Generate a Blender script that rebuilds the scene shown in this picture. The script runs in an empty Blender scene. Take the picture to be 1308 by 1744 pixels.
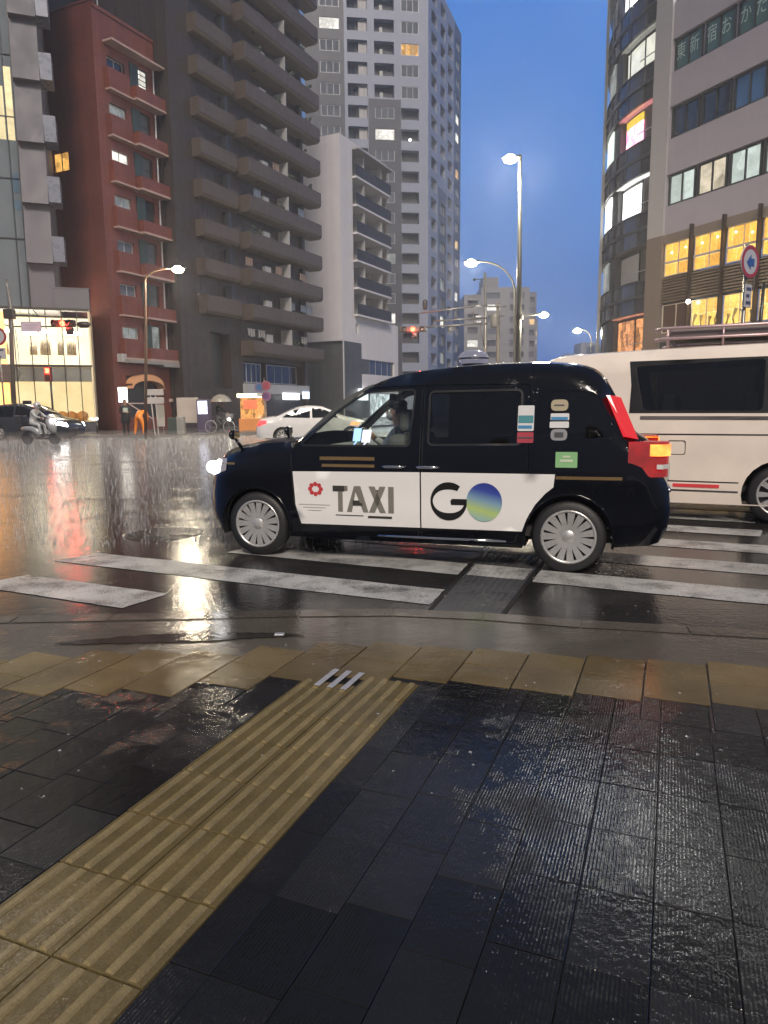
import bpy, bmesh, math, random
from mathutils import Vector, Matrix, Quaternion
from mathutils.geometry import delaunay_2d_cdt
random.seed(7)
R = math.radians
scene = bpy.context.scene
COL = scene.collection

# ------------------------------------------------------------------ camera
F_PX, CAM_H = 1209.0, 1.35
PITCH, ROLL = math.atan(177 / F_PX), R(0.5)
cd = bpy.data.cameras.new('camera'); cam = bpy.data.objects.new('camera', cd); COL.objects.link(cam)
cd.sensor_fit = 'VERTICAL'; cd.sensor_height = 34.62; cd.lens = 34.62 * F_PX / 1744
cd.clip_start = 0.05; cd.clip_end = 3000
c_fw = Vector((0, math.cos(PITCH), -math.sin(PITCH)))
c_up0 = Vector((0, math.sin(PITCH), math.cos(PITCH))); c_rt0 = Vector((1, 0, 0))
c_rt = c_rt0 * math.cos(ROLL) - c_up0 * math.sin(ROLL)
c_up = c_rt0 * math.sin(ROLL) + c_up0 * math.cos(ROLL)
cam.matrix_world = Matrix(((c_rt.x, c_up.x, -c_fw.x, 0), (c_rt.y, c_up.y, -c_fw.y, 0), (c_rt.z, c_up.z, -c_fw.z, CAM_H), (0, 0, 0, 1)))
scene.camera = cam

# ------------------------------------------------------------------ world, sun, exposure
SUN_EL, SUN_AZ = 2.0, 180.0      # light from behind the viewer, dusk
world = bpy.data.worlds.new('World'); scene.world = world; world.use_nodes = True
wn, wl = world.node_tree.nodes, world.node_tree.links
wn.clear()
w_out = wn.new('ShaderNodeOutputWorld'); w_bg = wn.new('ShaderNodeBackground')
sky = wn.new('ShaderNodeTexSky'); sky.sky_type = 'NISHITA'; sky.sun_disc = False
sky.sun_elevation = R(SUN_EL); sky.sun_rotation = R(SUN_AZ); sky.altitude = 100
sky.air_density = 1.6; sky.dust_density = 1.2; sky.ozone_density = 6.0
# thin overcast at dusk: the clear-sky model seen through an even blue veil that pales towards the horizon
w_bg.inputs['Strength'].default_value = 0.10
w_tc = wn.new('ShaderNodeTexCoord'); w_sp = wn.new('ShaderNodeSeparateXYZ'); wl.new(w_tc.outputs['Generated'], w_sp.inputs[0])
w_rp = wn.new('ShaderNodeValToRGB'); wl.new(w_sp.outputs[2], w_rp.inputs[0])
els = w_rp.color_ramp.elements
while len(els) < 5: els.new(0.5)
for e_, (p_, c_) in zip(els, ((0.0, (0.24, 1.05, 3.9)), (0.12, (0.52, 1.68, 4.75)), (0.30, (0.54, 1.75, 4.7)), (0.47, (0.34, 1.42, 4.4)), (0.60, (0.42, 0.70, 1.35)))):
    e_.position = p_; e_.color = (*c_, 1)
w_nz = wn.new('ShaderNodeTexNoise'); w_nz.inputs['Scale'].default_value = 2.2; w_nz.inputs['Detail'].default_value = 5; wl.new(w_tc.outputs['Generated'], w_nz.inputs['Vector'])
w_cl = wn.new('ShaderNodeMapRange'); w_cl.inputs[1].default_value = 0.3; w_cl.inputs[2].default_value = 0.7; w_cl.inputs[3].default_value = 0.93; w_cl.inputs[4].default_value = 1.07; wl.new(w_nz.outputs[0], w_cl.inputs[0])
w_ml = wn.new('ShaderNodeVectorMath'); w_ml.operation = 'SCALE'; wl.new(w_rp.outputs[0], w_ml.inputs[0]); wl.new(w_cl.outputs[0], w_ml.inputs['Scale'])
w_mx = wn.new('ShaderNodeMix'); w_mx.data_type = 'RGBA'; w_mx.inputs[0].default_value = 0.93
# unseen sky behind the viewer made greyer and darker, for less blue light
w_bk = wn.new('ShaderNodeMapRange'); w_bk.inputs[1].default_value = 0.35; w_bk.inputs[2].default_value = -0.35; w_bk.inputs[3].default_value = 0.0; w_bk.inputs[4].default_value = 0.9; wl.new(w_sp.outputs[1], w_bk.inputs[0])
w_gm = wn.new('ShaderNodeMix'); w_gm.data_type = 'RGBA'; w_gm.inputs[7].default_value = (0.85, 0.88, 1.0, 1); wl.new(w_bk.outputs[0], w_gm.inputs[0]); wl.new(w_ml.outputs[0], w_gm.inputs[6])
wl.new(sky.outputs[0], w_mx.inputs[6]); wl.new(w_gm.outputs[2], w_mx.inputs[7])
wl.new(w_mx.outputs[2], w_bg.inputs['Color']); wl.new(w_bg.outputs[0], w_out.inputs['Surface'])
sd = bpy.data.lights.new('sun', 'SUN'); sun = bpy.data.objects.new('sun', sd); COL.objects.link(sun)
sd.energy = 2.1; sd.angle = R(16); sd.color = (1.0, 0.88, 0.76)
sun.rotation_euler = (R(50), 0, R(5))
scene.view_settings.view_transform = 'Standard'; scene.view_settings.look = 'None'
scene.view_settings.exposure = 0.8; scene.view_settings.gamma = 1.0
cy = scene.cycles
cy.use_denoising = True; cy.max_bounces = 7; cy.diffuse_bounces = 2; cy.glossy_bounces = 4
cy.transmission_bounces = 4; cy.transparent_max_bounces = 16; cy.volume_bounces = 0
cy.sample_clamp_indirect = 4.0; cy.sample_clamp_direct = 0; cy.caustics_reflective = False; cy.caustics_refractive = False
cy.use_adaptive_sampling = True; cy.adaptive_threshold = 0.02; cy.use_light_tree = True
cy.volume_step_rate = 4.0; cy.blur_glossy = 0.5

# ------------------------------------------------------------------ helpers
def at(px, py, Y):
    d = c_fw * F_PX + c_rt * (px - 654) - c_up * (py - 872)
    return Vector((0, 0, CAM_H)) + d * (Y / d.y)
def ground(px, py, z=0.0):
    d = c_fw * F_PX + c_rt * (px - 654) - c_up * (py - 872)
    return Vector((0, 0, CAM_H)) + d * ((z - CAM_H) / d.z)

def tag(o, label=None, cat=None, group=None, kind=None):
    if label: o['label'] = label
    if cat: o['category'] = cat
    if group: o['group'] = group
    if kind: o['kind'] = kind
    return o
def empty(name, loc=(0, 0, 0), rz=0.0, label=None, cat=None, group=None):
    o = bpy.data.objects.new(name, None); COL.objects.link(o)
    o.location = loc; o.rotation_euler = (0, 0, rz); o.empty_display_size = 0.2
    return tag(o, label, cat, group)
def copy_tree(o, parent=None):
    c = o.copy(); COL.objects.link(c)
    if parent is not None: c.parent = parent
    for ch in list(o.children): copy_tree(ch, c)
    return c
def origin_of(p):
    v = Vector((0, 0, 0))
    while p is not None:
        v += p.location; p = p.parent
    return v

class MB:
    """collects shapes, then links them as one mesh object"""
    def __init__(s): s.v, s.f, s.m, s.sm, s.mi, s.smooth = [], [], [], [], 0, False
    def add(s, vs, fs):
        b = len(s.v); s.v += [Vector(v) for v in vs]
        for f in fs: s.f.append([b + i for i in f]); s.m.append(s.mi); s.sm.append(s.smooth)
        return s
    def hexa(s, c):      # 8 corners: bottom 4, top 4 (same winding)
        return s.add(c, [(3, 2, 1, 0), (4, 5, 6, 7), (0, 1, 5, 4), (1, 2, 6, 5), (2, 3, 7, 6), (3, 0, 4, 7)])
    def box(s, x0, x1, y0, y1, z0, z1):
        return s.hexa([(x0, y0, z0), (x1, y0, z0), (x1, y1, z0), (x0, y1, z0), (x0, y0, z1), (x1, y0, z1), (x1, y1, z1), (x0, y1, z1)])
    def bbox(s, x0, x1, y0, y1, z0, z1, b=0.01):   # box with all edges chamfered
        bm = bmesh.new(); bmesh.ops.create_cube(bm, size=1.0)
        for v in bm.verts: v.co = Vector(((x0 + x1) / 2 + v.co.x * (x1 - x0), (y0 + y1) / 2 + v.co.y * (y1 - y0), (z0 + z1) / 2 + v.co.z * (z1 - z0)))
        bmesh.ops.bevel(bm, geom=bm.edges[:], offset=b, segments=2, affect='EDGES', profile=0.5)
        bm.verts.index_update(); s.add([v.co.copy() for v in bm.verts], [[v.index for v in f.verts] for f in bm.faces]); bm.free(); return s
    def prism(s, pts, z0, z1):
        n = len(pts); vs = [(p[0], p[1], z0) for p in pts] + [(p[0], p[1], z1) for p in pts]
        return s.add(vs, [list(range(n - 1, -1, -1)), list(range(n, 2 * n))] + [(i, (i + 1) % n, n + (i + 1) % n, n + i) for i in range(n)])
    def tube(s, path, r, n=8, cap=True):
        path = [Vector(p) for p in path]; rs = r if isinstance(r, (list, tuple)) else [r] * len(path)
        vs, fs = [], []
        t = (path[1] - path[0]).normalized(); a = t.orthogonal().normalized()
        for i, p in enumerate(path):
            if i == 0: t = path[1] - p
            elif i == len(path) - 1: t = p - path[i - 1]
            else: t = path[i + 1] - path[i - 1]
            t.normalize(); a = (a - t * a.dot(t)).normalized(); b = t.cross(a)
            for k in range(n):
                an = 2 * math.pi * k / n; vs.append(p + (a * math.cos(an) + b * math.sin(an)) * rs[i])
        for i in range(len(path) - 1):
            for k in range(n): fs.append((i * n + k, i * n + (k + 1) % n, (i + 1) * n + (k + 1) % n, (i + 1) * n + k))
        if cap: fs += [list(range(n - 1, -1, -1)), list(range((len(path) - 1) * n, len(path) * n))]
        return s.add(vs, fs)
    def lathe(s, prof, c=(0, 0, 0), axis='z', n=24, cap=False):   # prof: (radius, height)
        vs, fs = [], []
        for r, h in prof:
            for k in range(n):
                a = 2 * math.pi * k / n; x, y = r * math.cos(a), r * math.sin(a)
                p = {'z': (x, y, h), 'y': (x, h, y), 'x': (h, x, y)}[axis]
                vs.append(Vector(p) + Vector(c))
        for i in range(len(prof) - 1):
            for k in range(n): fs.append((i * n + k, i * n + (k + 1) % n, (i + 1) * n + (k + 1) % n, (i + 1) * n + k))
        if cap: fs += [list(range(n)), list(range((len(prof) - 1) * n, len(prof) * n))]
        return s.add(vs, fs)
    def ball(s, c, rx, ry=None, rz=None, n=14, m=9):
        ry = ry or rx; rz = rz or rx; vs, fs = [], []
        for i in range(m + 1):
            a = math.pi * i / m
            for k in range(n):
                b = 2 * math.pi * k / n
                vs.append((c[0] + rx * math.sin(a) * math.cos(b), c[1] + ry * math.sin(a) * math.sin(b), c[2] + rz * math.cos(a)))
        for i in range(m):
            for k in range(n): fs.append((i * n + k, (i + 1) * n + k, (i + 1) * n + (k + 1) % n, i * n + (k + 1) % n))
        return s.add(vs, fs)
    # facade based shapes
    def fbox(s, fa, s0, s1, z0, z1, o0, o1):
        return s.hexa([fa.pt(s0, z0, o0), fa.pt(s1, z0, o0), fa.pt(s1, z0, o1), fa.pt(s0, z0, o1), fa.pt(s0, z1, o0), fa.pt(s1, z1, o0), fa.pt(s1, z1, o1), fa.pt(s0, z1, o1)])
    def fquad(s, fa, s0, s1, z0, z1, o=0.0):
        return s.add([fa.pt(s0, z0, o), fa.pt(s1, z0, o), fa.pt(s1, z1, o), fa.pt(s0, z1, o)], [(0, 1, 2, 3)])
    def wall(s, fa, s0, s1, z0, z1, holes=(), depth=0.2, o=0.0, back=0.0):
        S = sorted({s0, s1} | {h[0] for h in holes} | {h[1] for h in holes}); Z = sorted({z0, z1} | {h[2] for h in holes} | {h[3] for h in holes})
        for i in range(len(S) - 1):
            for j in range(len(Z) - 1):
                a, b = (S[i] + S[i + 1]) / 2, (Z[j] + Z[j + 1]) / 2
                if a < s0 or a > s1 or b < z0 or b > z1: continue
                if any(h[0] < a < h[1] and h[2] < b < h[3] for h in holes): continue
                s.fquad(fa, S[i], S[i + 1], Z[j], Z[j + 1], o)
        for h in holes:
            for q in (((h[0], h[2]), (h[1], h[2])), ((h[1], h[2]), (h[1], h[3])), ((h[1], h[3]), (h[0], h[3])), ((h[0], h[3]), (h[0], h[2]))):
                s.add([fa.pt(*q[0], o), fa.pt(*q[1], o), fa.pt(*q[1], o - depth), fa.pt(*q[0], o - depth)], [(0, 1, 2, 3)])
        if back:
            A, B = fa.pt(s0, z0, o), fa.pt(s1, z0, o); n = fa.n3 * -back; up = Vector((0, 0, z1 - z0))
            s.add([A, B, B + n, A + n, A + up, B + up, B + n + up, A + n + up], [(0, 3, 7, 4), (1, 2, 6, 5), (3, 2, 6, 7), (4, 5, 6, 7)])
        return s
    def build(s, name, mat, parent=None, local=False, bevel=0.0):
        off = Vector((0, 0, 0)) if (local or parent is None) else origin_of(parent)
        me = bpy.data.meshes.new(name)
        me.from_pydata([v - off for v in s.v], [], s.f)
        for m in (mat if isinstance(mat, (list, tuple)) else [mat]): me.materials.append(m)
        me.polygons.foreach_set('material_index', s.m); me.polygons.foreach_set('use_smooth', s.sm)
        me.update()
        o = bpy.data.objects.new(name, me); COL.objects.link(o)
        if parent is not None: o.parent = parent
        if bevel:
            bv = o.modifiers.new('bevel', 'BEVEL'); bv.width = bevel; bv.segments = 2; bv.limit_method = 'ANGLE'
        return o

class Fa:
    """a vertical facade: point P, direction d along it, normal n towards the street (the viewer's side)"""
    def __init__(s, P, d):
        s.P = Vector((P[0], P[1])); s.d = Vector(d).normalized(); s.n = Vector((s.d.y, -s.d.x))
        if s.n.dot(-s.P) < 0: s.n = -s.n
        s.n3 = Vector((s.n.x, s.n.y, 0))
    def pt(s, a, z, o=0.0):
        q = s.P + s.d * a + s.n * o
        return Vector((q.x, q.y, z))

def text_mesh(body, size, bold=0.0, sx=1.0, cx=True):
    c = bpy.data.curves.new('lettering', 'FONT'); c.body = body; c.size = size; c.offset = bold; c.resolution_u = 3
    c.align_x = 'CENTER' if cx else 'LEFT'; c.align_y = 'CENTER'
    o = bpy.data.objects.new('lettering', c); COL.objects.link(o)
    bpy.context.view_layer.update()
    dg = bpy.context.evaluated_depsgraph_get()
    me = bpy.data.meshes.new_from_object(o.evaluated_get(dg))
    vs = [(v.co.x * sx, v.co.y) for v in me.vertices]; fs = [list(p.vertices) for p in me.polygons]
    bpy.data.objects.remove(o); bpy.data.curves.remove(c); bpy.data.meshes.remove(me)
    return vs, fs

# ------------------------------------------------------------------ materials
MATS = {}
def _new(name):
    m = bpy.data.materials.new(name); m.use_nodes = True; nt = m.node_tree; nt.nodes.clear()
    out = nt.nodes.new('ShaderNodeOutputMaterial'); MATS[name] = m
    return m, nt, out
def N(nt, t, **kw):
    n = nt.nodes.new(t)
    for k, v in kw.items():
        if k.startswith('i_'):
            key = k[2:].replace('_', ' ')
            n.inputs[key].default_value = v
        else: setattr(n, k, v)
    return n
def L(nt, a, b): nt.links.new(a, b)
def math_(nt, op, a, b=None, c=None):
    n = nt.nodes.new('ShaderNodeMath'); n.operation = op
    for i, x in enumerate((a, b, c)):
        if x is None: continue
        if isinstance(x, (int, float)): n.inputs[i].default_value = x
        else: nt.links.new(x, n.inputs[i])
    return n.outputs[0]
def ramp(nt, x, pts):
    n = nt.nodes.new('ShaderNodeValToRGB'); e = n.color_ramp.elements
    while len(e) < len(pts): e.new(0.5)
    for i, (p, c) in enumerate(pts):
        e[i].position = p; e[i].color = (c, c, c, 1) if isinstance(c, (int, float)) else (*c, 1)
    nt.links.new(x, n.inputs[0]); return n.outputs[0]
def pos(nt):
    return nt.nodes.new('ShaderNodeNewGeometry').outputs['Position']
def noise(nt, vec, scale, detail=3, rough=0.55, out=0, **kw):
    n = nt.nodes.new('ShaderNodeTexNoise'); n.inputs['Scale'].default_value = scale
    n.inputs['Detail'].default_value = detail; n.inputs['Roughness'].default_value = rough
    if vec is not None: nt.links.new(vec, n.inputs['Vector'])
    return n.outputs[out]
def mixc(nt, f, a, b, mode='MIX'):
    n = nt.nodes.new('ShaderNodeMix'); n.data_type = 'RGBA'; n.blend_type = mode
    for sock, x in ((n.inputs[0], f), (n.inputs[6], a), (n.inputs[7], b)):
        if isinstance(x, (int, float)): sock.default_value = x
        elif isinstance(x, tuple): sock.default_value = (*x, 1) if len(x) == 3 else x
        else: nt.links.new(x, sock)
    return n.outputs[2]
def scaled(nt, vec, sc, rot=(0, 0, 0)):
    n = nt.nodes.new('ShaderNodeMapping'); n.inputs['Scale'].default_value = sc; n.inputs['Rotation'].default_value = rot
    nt.links.new(vec, n.inputs['Vector']); return n.outputs[0]

def M(name, col, rough=0.5, metal=0.0, var=0.18, scale=1.5, bump=0.0, bscale=30, streak=0.0, coat=0.0, spec=0.5, fine=0.0):
    """a weathered surface: base colour with slow and fine noise, optional vertical rain streaks and bump"""
    if name in MATS: return MATS[name]
    m, nt, out = _new(name); p = pos(nt)
    bs = N(nt, 'ShaderNodeBsdfPrincipled'); L(nt, bs.outputs[0], out.inputs[0])
    c = mixc(nt, noise(nt, p, scale, 5), tuple(x * (1 - var) for x in col), tuple(min(1, x * (1 + var)) for x in col))
    if streak:
        st = ramp(nt, noise(nt, scaled(nt, p, (3.0, 3.0, 0.06)), 1.3, 4), [(0.42, 1 - streak), (0.62, 1.0)])
        c = mixc(nt, 1.0, c, st, 'MULTIPLY')
    if fine:
        c = mixc(nt, 1.0, c, ramp(nt, noise(nt, p, 60, 2), [(0.35, 1 - fine), (0.65, 1.0)]), 'MULTIPLY')
    L(nt, c, bs.inputs['Base Color'])
    r = ramp(nt, noise(nt, p, scale * 2.3, 3), [(0.3, max(0.02, rough * 0.8)), (0.7, min(1, rough * 1.2))])
    L(nt, r, bs.inputs['Roughness'])
    bs.inputs['Metallic'].default_value = metal; bs.inputs['Coat Weight'].default_value = coat; bs.inputs['Coat Roughness'].default_value = 0.04
    bs.inputs['Specular IOR Level'].default_value = spec
    if bump:
        b = N(nt, 'ShaderNodeBump'); b.inputs['Strength'].default_value = bump; b.inputs['Distance'].default_value = 0.01
        L(nt, noise(nt, p, bscale, 4), b.inputs['Height']); L(nt, b.outputs[0], bs.inputs['Normal'])
    return m

def EM(name, col, strength, var=0.25, scale=2.0, col2=None, gloss=True):
    """something that gives off light (lamp, lit window, screen): uneven emission behind a glossy surface"""
    if name in MATS: return MATS[name]
    m, nt, out = _new(name); p = pos(nt)
    bs = N(nt, 'ShaderNodeBsdfPrincipled'); L(nt, bs.outputs[0], out.inputs[0])
    bs.inputs['Base Color'].default_value = (0.03, 0.03, 0.03, 1); bs.inputs['Roughness'].default_value = 0.12 if gloss else 0.6
    f = ramp(nt, noise(nt, p, scale, 4), [(0.3, 0.0), (0.7, 1.0)])
    L(nt, mixc(nt, f, tuple(x * (1 - var) for x in col), tuple(col2 or col)), bs.inputs['Emission Color'])
    bs.inputs['Emission Strength'].default_value = strength
    return m

def ROOM(name, col, strength, dark=0.45, scale=1.2):
    """a lit window seen from the street: bright ceiling zone, darker furniture and curtain shapes"""
    if name in MATS: return MATS[name]
    m, nt, out = _new(name); p = pos(nt)
    bs = N(nt, 'ShaderNodeBsdfPrincipled'); L(nt, bs.outputs[0], out.inputs[0])
    bs.inputs['Base Color'].default_value = (0.02, 0.02, 0.02, 1); bs.inputs['Roughness'].default_value = 0.1
    v = N(nt, 'ShaderNodeTexVoronoi'); v.distance = 'CHEBYCHEV'; v.inputs['Scale'].default_value = scale
    L(nt, scaled(nt, p, (1, 1, 0.7)), v.inputs['Vector'])
    sep = N(nt, 'ShaderNodeSeparateColor'); L(nt, v.outputs['Color'], sep.inputs[0])
    a = ramp(nt, sep.outputs[0], [(0.2, dark), (0.55, 0.85), (0.9, 1.0)])
    b = ramp(nt, noise(nt, p, scale * 2.5, 4), [(0.3, dark), (0.6, 1.0)])
    k = mixc(nt, 1.0, a, b, 'MULTIPLY')
    L(nt, mixc(nt, 1.0, k, col, 'MULTIPLY'), bs.inputs['Emission Color'])
    bs.inputs['Emission Strength'].default_value = strength
    return m

def GLASS(name, tint, refl_rough=0.02, ior=1.5):
    """thin window sheet: tinted see-through with a mirror coat by angle"""
    if name in MATS: return MATS[name]
    m, nt, out = _new(name); p = pos(nt)
    tr = N(nt, 'ShaderNodeBsdfTransparent'); tr.inputs[0].default_value = (*tint, 1)
    gl = N(nt, 'ShaderNodeBsdfGlossy'); gl.inputs['Roughness'].default_value = refl_rough; gl.inputs['Color'].default_value = (0.9, 0.92, 0.95, 1)
    ge = nt.nodes.new('ShaderNodeNewGeometry'); dt = N(nt, 'ShaderNodeVectorMath', operation='DOT_PRODUCT'); L(nt, ge.outputs['Normal'], dt.inputs[0]); L(nt, ge.outputs['Incoming'], dt.inputs[1])
    f0 = ((ior - 1) / (ior + 1)) ** 2 * 1.3
    fres = math_(nt, 'MULTIPLY_ADD', math_(nt, 'POWER', math_(nt, 'SUBTRACT', 1.0, math_(nt, 'ABSOLUTE', dt.outputs['Value'])), 5.0), 1 - f0, f0)
    b = N(nt, 'ShaderNodeBump'); b.inputs['Strength'].default_value = 0.04; b.inputs['Distance'].default_value = 0.01
    L(nt, noise(nt, p, 25, 2), b.inputs['Height']); L(nt, b.outputs[0], gl.inputs['Normal'])
    mx = N(nt, 'ShaderNodeMixShader'); L(nt, fres, mx.inputs[0]); L(nt, tr.outputs[0], mx.inputs[1]); L(nt, gl.outputs[0], mx.inputs[2])
    L(nt, mx.outputs[0], out.inputs[0]); return m

def facade_vec(nt, d):
    p = pos(nt); dn = N(nt, 'ShaderNodeVectorMath', operation='DOT_PRODUCT'); L(nt, p, dn.inputs[0]); dn.inputs[1].default_value = (d[0], d[1], 0)
    se = N(nt, 'ShaderNodeSeparateXYZ'); L(nt, p, se.inputs[0]); cb = N(nt, 'ShaderNodeCombineXYZ')
    L(nt, dn.outputs['Value'], cb.inputs[0]); L(nt, se.outputs[2], cb.inputs[1]); return cb.outputs[0]
def TILES(name, c1, c2, joint, d, w, h, rough=0.4, off=0.5, mortar=0.012, streak=0.2):
    """brick or panel courses that follow a facade's direction"""
    if name in MATS: return MATS[name]
    m, nt, out = _new(name); v = facade_vec(nt, d); p = pos(nt)
    bs = N(nt, 'ShaderNodeBsdfPrincipled'); L(nt, bs.outputs[0], out.inputs[0])
    br = N(nt, 'ShaderNodeTexBrick'); L(nt, v, br.inputs['Vector']); br.offset = off
    br.inputs['Scale'].default_value = 1.0; br.inputs['Brick Width'].default_value = w; br.inputs['Row Height'].default_value = h
    br.inputs['Mortar Size'].default_value = mortar; br.inputs['Mortar Smooth'].default_value = 0.2
    br.inputs['Color1'].default_value = (*c1, 1); br.inputs['Color2'].default_value = (*c2, 1); br.inputs['Mortar'].default_value = (*joint, 1)
    c = mixc(nt, 1.0, br.outputs[0], ramp(nt, noise(nt, p, 0.5, 5), [(0.3, 0.78), (0.7, 1.0)]), 'MULTIPLY')
    st = ramp(nt, noise(nt, scaled(nt, p, (3.0, 3.0, 0.05)), 1.1, 4), [(0.4, 1 - streak), (0.62, 1.0)])
    L(nt, mixc(nt, 1.0, c, st, 'MULTIPLY'), bs.inputs['Base Color'])
    L(nt, ramp(nt, noise(nt, p, 2.0, 3), [(0.3, rough * 0.7), (0.7, min(1, rough * 1.3))]), bs.inputs['Roughness'])
    b = N(nt, 'ShaderNodeBump'); b.inputs['Strength'].default_value = 0.4; b.inputs['Distance'].default_value = 0.01; b.invert = True
    L(nt, br.outputs['Fac'], b.inputs['Height']); L(nt, b.outputs[0], bs.inputs['Normal'])
    return m

def PANELROOM(name, c1, c2, line, d, w, h, strength, off=0.3):
    """a lit interior seen through a window: wood panels, shelves and bright gaps that follow the facade"""
    if name in MATS: return MATS[name]
    m, nt, out = _new(name); v = facade_vec(nt, d); p = pos(nt)
    bs = N(nt, 'ShaderNodeBsdfPrincipled'); L(nt, bs.outputs[0], out.inputs[0]); bs.inputs['Base Color'].default_value = (0.02, 0.02, 0.02, 1); bs.inputs['Roughness'].default_value = 0.1
    br = N(nt, 'ShaderNodeTexBrick'); L(nt, v, br.inputs['Vector']); br.offset = off; br.inputs['Scale'].default_value = 1.0; br.inputs['Brick Width'].default_value = w; br.inputs['Row Height'].default_value = h
    br.inputs['Mortar Size'].default_value = 0.018; br.inputs['Mortar Smooth'].default_value = 0.5; br.inputs['Bias'].default_value = -0.1
    br.inputs['Color1'].default_value = (*c1, 1); br.inputs['Color2'].default_value = (*c2, 1); br.inputs['Mortar'].default_value = (*line, 1)
    k = ramp(nt, noise(nt, p, 0.9, 2), [(0.3, 0.6), (0.7, 1.0)])
    c = mixc(nt, 1.0, br.outputs[0], k, 'MULTIPLY'); c = mixc(nt, 1.0, c, ramp(nt, noise(nt, p, 9, 4), [(0.35, 0.7), (0.6, 1.0)]), 'MULTIPLY')
    L(nt, c, bs.inputs['Emission Color']); bs.inputs['Emission Strength'].default_value = strength
    return m
U_ = Vector((-0.904, 0.427)); V_ = Vector((0.438, 0.899)); E_ = -U_
# pavement tile frame
TA = R(22); T_ = Vector((math.sin(TA), math.cos(TA))); S_ = Vector((math.cos(TA), -math.sin(TA)))
def ST(s, t, z=0.0):
    q = S_ * s + T_ * t
    return Vector((q.x, q.y, z))
# ------------------------------------------------------------------ wet ground
def WET(name, c1, c2, grain=120, grain_bump=0.5, rough=0.3, puddle=0.5, pscale=0.9, ribs=0.0, island=0.0, vcol_scale=2.5, ripple=0.25, dirt=0.3, wave=0.25, rmin=0.05, wear=0.0):
    if name in MATS: return MATS[name]
    m, nt, out = _new(name); p = pos(nt)
    bs = N(nt, 'ShaderNodeBsdfPrincipled'); L(nt, bs.outputs[0], out.inputs[0]); bs.inputs['IOR'].default_value = 1.38
    c = mixc(nt, noise(nt, p, vcol_scale, 6, 0.6), c1, c2)
    c = mixc(nt, 1.0, c, ramp(nt, noise(nt, p, grain, 3), [(0.3, 1 - dirt), (0.7, 1.0)]), 'MULTIPLY')
    c = mixc(nt, 1.0, c, ramp(nt, noise(nt, p, 0.7, 4), [(0.35, 0.7), (0.65, 1.0)]), 'MULTIPLY')
    if wear:       # aggregate showing through worn paint
        w1 = noise(nt, p, 3.0, 5, 0.65); w2 = noise(nt, p, 75, 3, 0.7)
        wf = ramp(nt, math_(nt, 'ADD', math_(nt, 'MULTIPLY', w1, 0.55), math_(nt, 'MULTIPLY', w2, 0.55)), [(0.60 - wear * 0.12, 0.0), (0.68 - wear * 0.08, 0.85)])
        c = mixc(nt, wf, c, (0.05, 0.048, 0.046))
    if island:
        g = nt.nodes.new('ShaderNodeNewGeometry')
        rr = ramp(nt, g.outputs['Random Per Island'], [(0.0, 1 - island), (1.0, 1.0)])
        c = mixc(nt, 1.0, c, rr, 'MULTIPLY')
    L(nt, c, bs.inputs['Base Color'])
    pn = noise(nt, p, pscale, 4, 0.6)
    pm = ramp(nt, pn, [(max(0.0, 0.62 - 0.3 * puddle), 0.0), (max(0.05, 0.72 - 0.3 * puddle), 1.0)])     # 1 = standing water
    pms = N(nt, 'ShaderNodeSeparateColor'); L(nt, pm, pms.inputs[0]); pf = pms.outputs[0]
    dry = math_(nt, 'SUBTRACT', 1.0, pf)
    r = math_(nt, 'MULTIPLY_ADD', dry, rough - rmin, rmin)
    if island:
        r = math_(nt, 'MULTIPLY', r, math_(nt, 'MULTIPLY_ADD', g.outputs['Random Per Island'], 0.6, 0.7))
    L(nt, r, bs.inputs['Roughness'])
    # relief of the surface itself, drowned where water stands
    h = math_(nt, 'MULTIPLY', noise(nt, p, grain, 3), grain_bump * 0.3)
    if ribs:
        d = N(nt, 'ShaderNodeVectorMath', operation='DOT_PRODUCT'); L(nt, p, d.inputs[0]); d.inputs[1].default_value = (S_.x, S_.y, 0)
        w = math_(nt, 'SINE', math_(nt, 'MULTIPLY', d.outputs['Value'], 2 * math.pi / 0.0105))
        w = math_(nt, 'MULTIPLY', w, math_(nt, 'MULTIPLY_ADD', noise(nt, p, 14, 3), 1.2, -0.1))
        h = math_(nt, 'MULTIPLY_ADD', w, ribs, h)
    h = math_(nt, 'MULTIPLY', h, math_(nt, 'MULTIPLY_ADD', dry, 0.65, 0.35))
    # water: slow waves plus rings from rain drops
    v = N(nt, 'ShaderNodeTexVoronoi'); v.voronoi_dimensions = '2D'; v.inputs['Scale'].default_value = 7.0; L(nt, p, v.inputs['Vector'])
    sc = N(nt, 'ShaderNodeSeparateColor'); L(nt, v.outputs['Color'], sc.inputs[0])
    dist = v.outputs['Distance']
    ring = math_(nt, 'MULTIPLY', math_(nt, 'SINE', math_(nt, 'MULTIPLY', math_(nt, 'SUBTRACT', dist, math_(nt, 'MULTIPLY', sc.outputs[1], 0.3)), 75.0)),
                 math_(nt, 'POWER', 2.718, math_(nt, 'MULTIPLY', math_(nt, 'ABSOLUTE', math_(nt, 'SUBTRACT', dist, math_(nt, 'MULTIPLY', sc.outputs[1], 0.28))), -16.0)))
    ring = math_(nt, 'MULTIPLY', ring, math_(nt, 'GREATER_THAN', sc.outputs[0], 0.5))
    wv = math_(nt, 'MULTIPLY', noise(nt, p, 34, 3, 0.6), wave * 0.95)
    wv = math_(nt, 'ADD', wv, math_(nt, 'MULTIPLY', noise(nt, p, 7, 2, 0.5), wave * 1.0))
    wv = math_(nt, 'MULTIPLY_ADD', ring, ripple * 0.12, wv)
    h = math_(nt, 'ADD', h, wv)
    b = N(nt, 'ShaderNodeBump'); b.inputs['Strength'].default_value = 0.6; b.inputs['Distance'].default_value = 0.006
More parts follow.
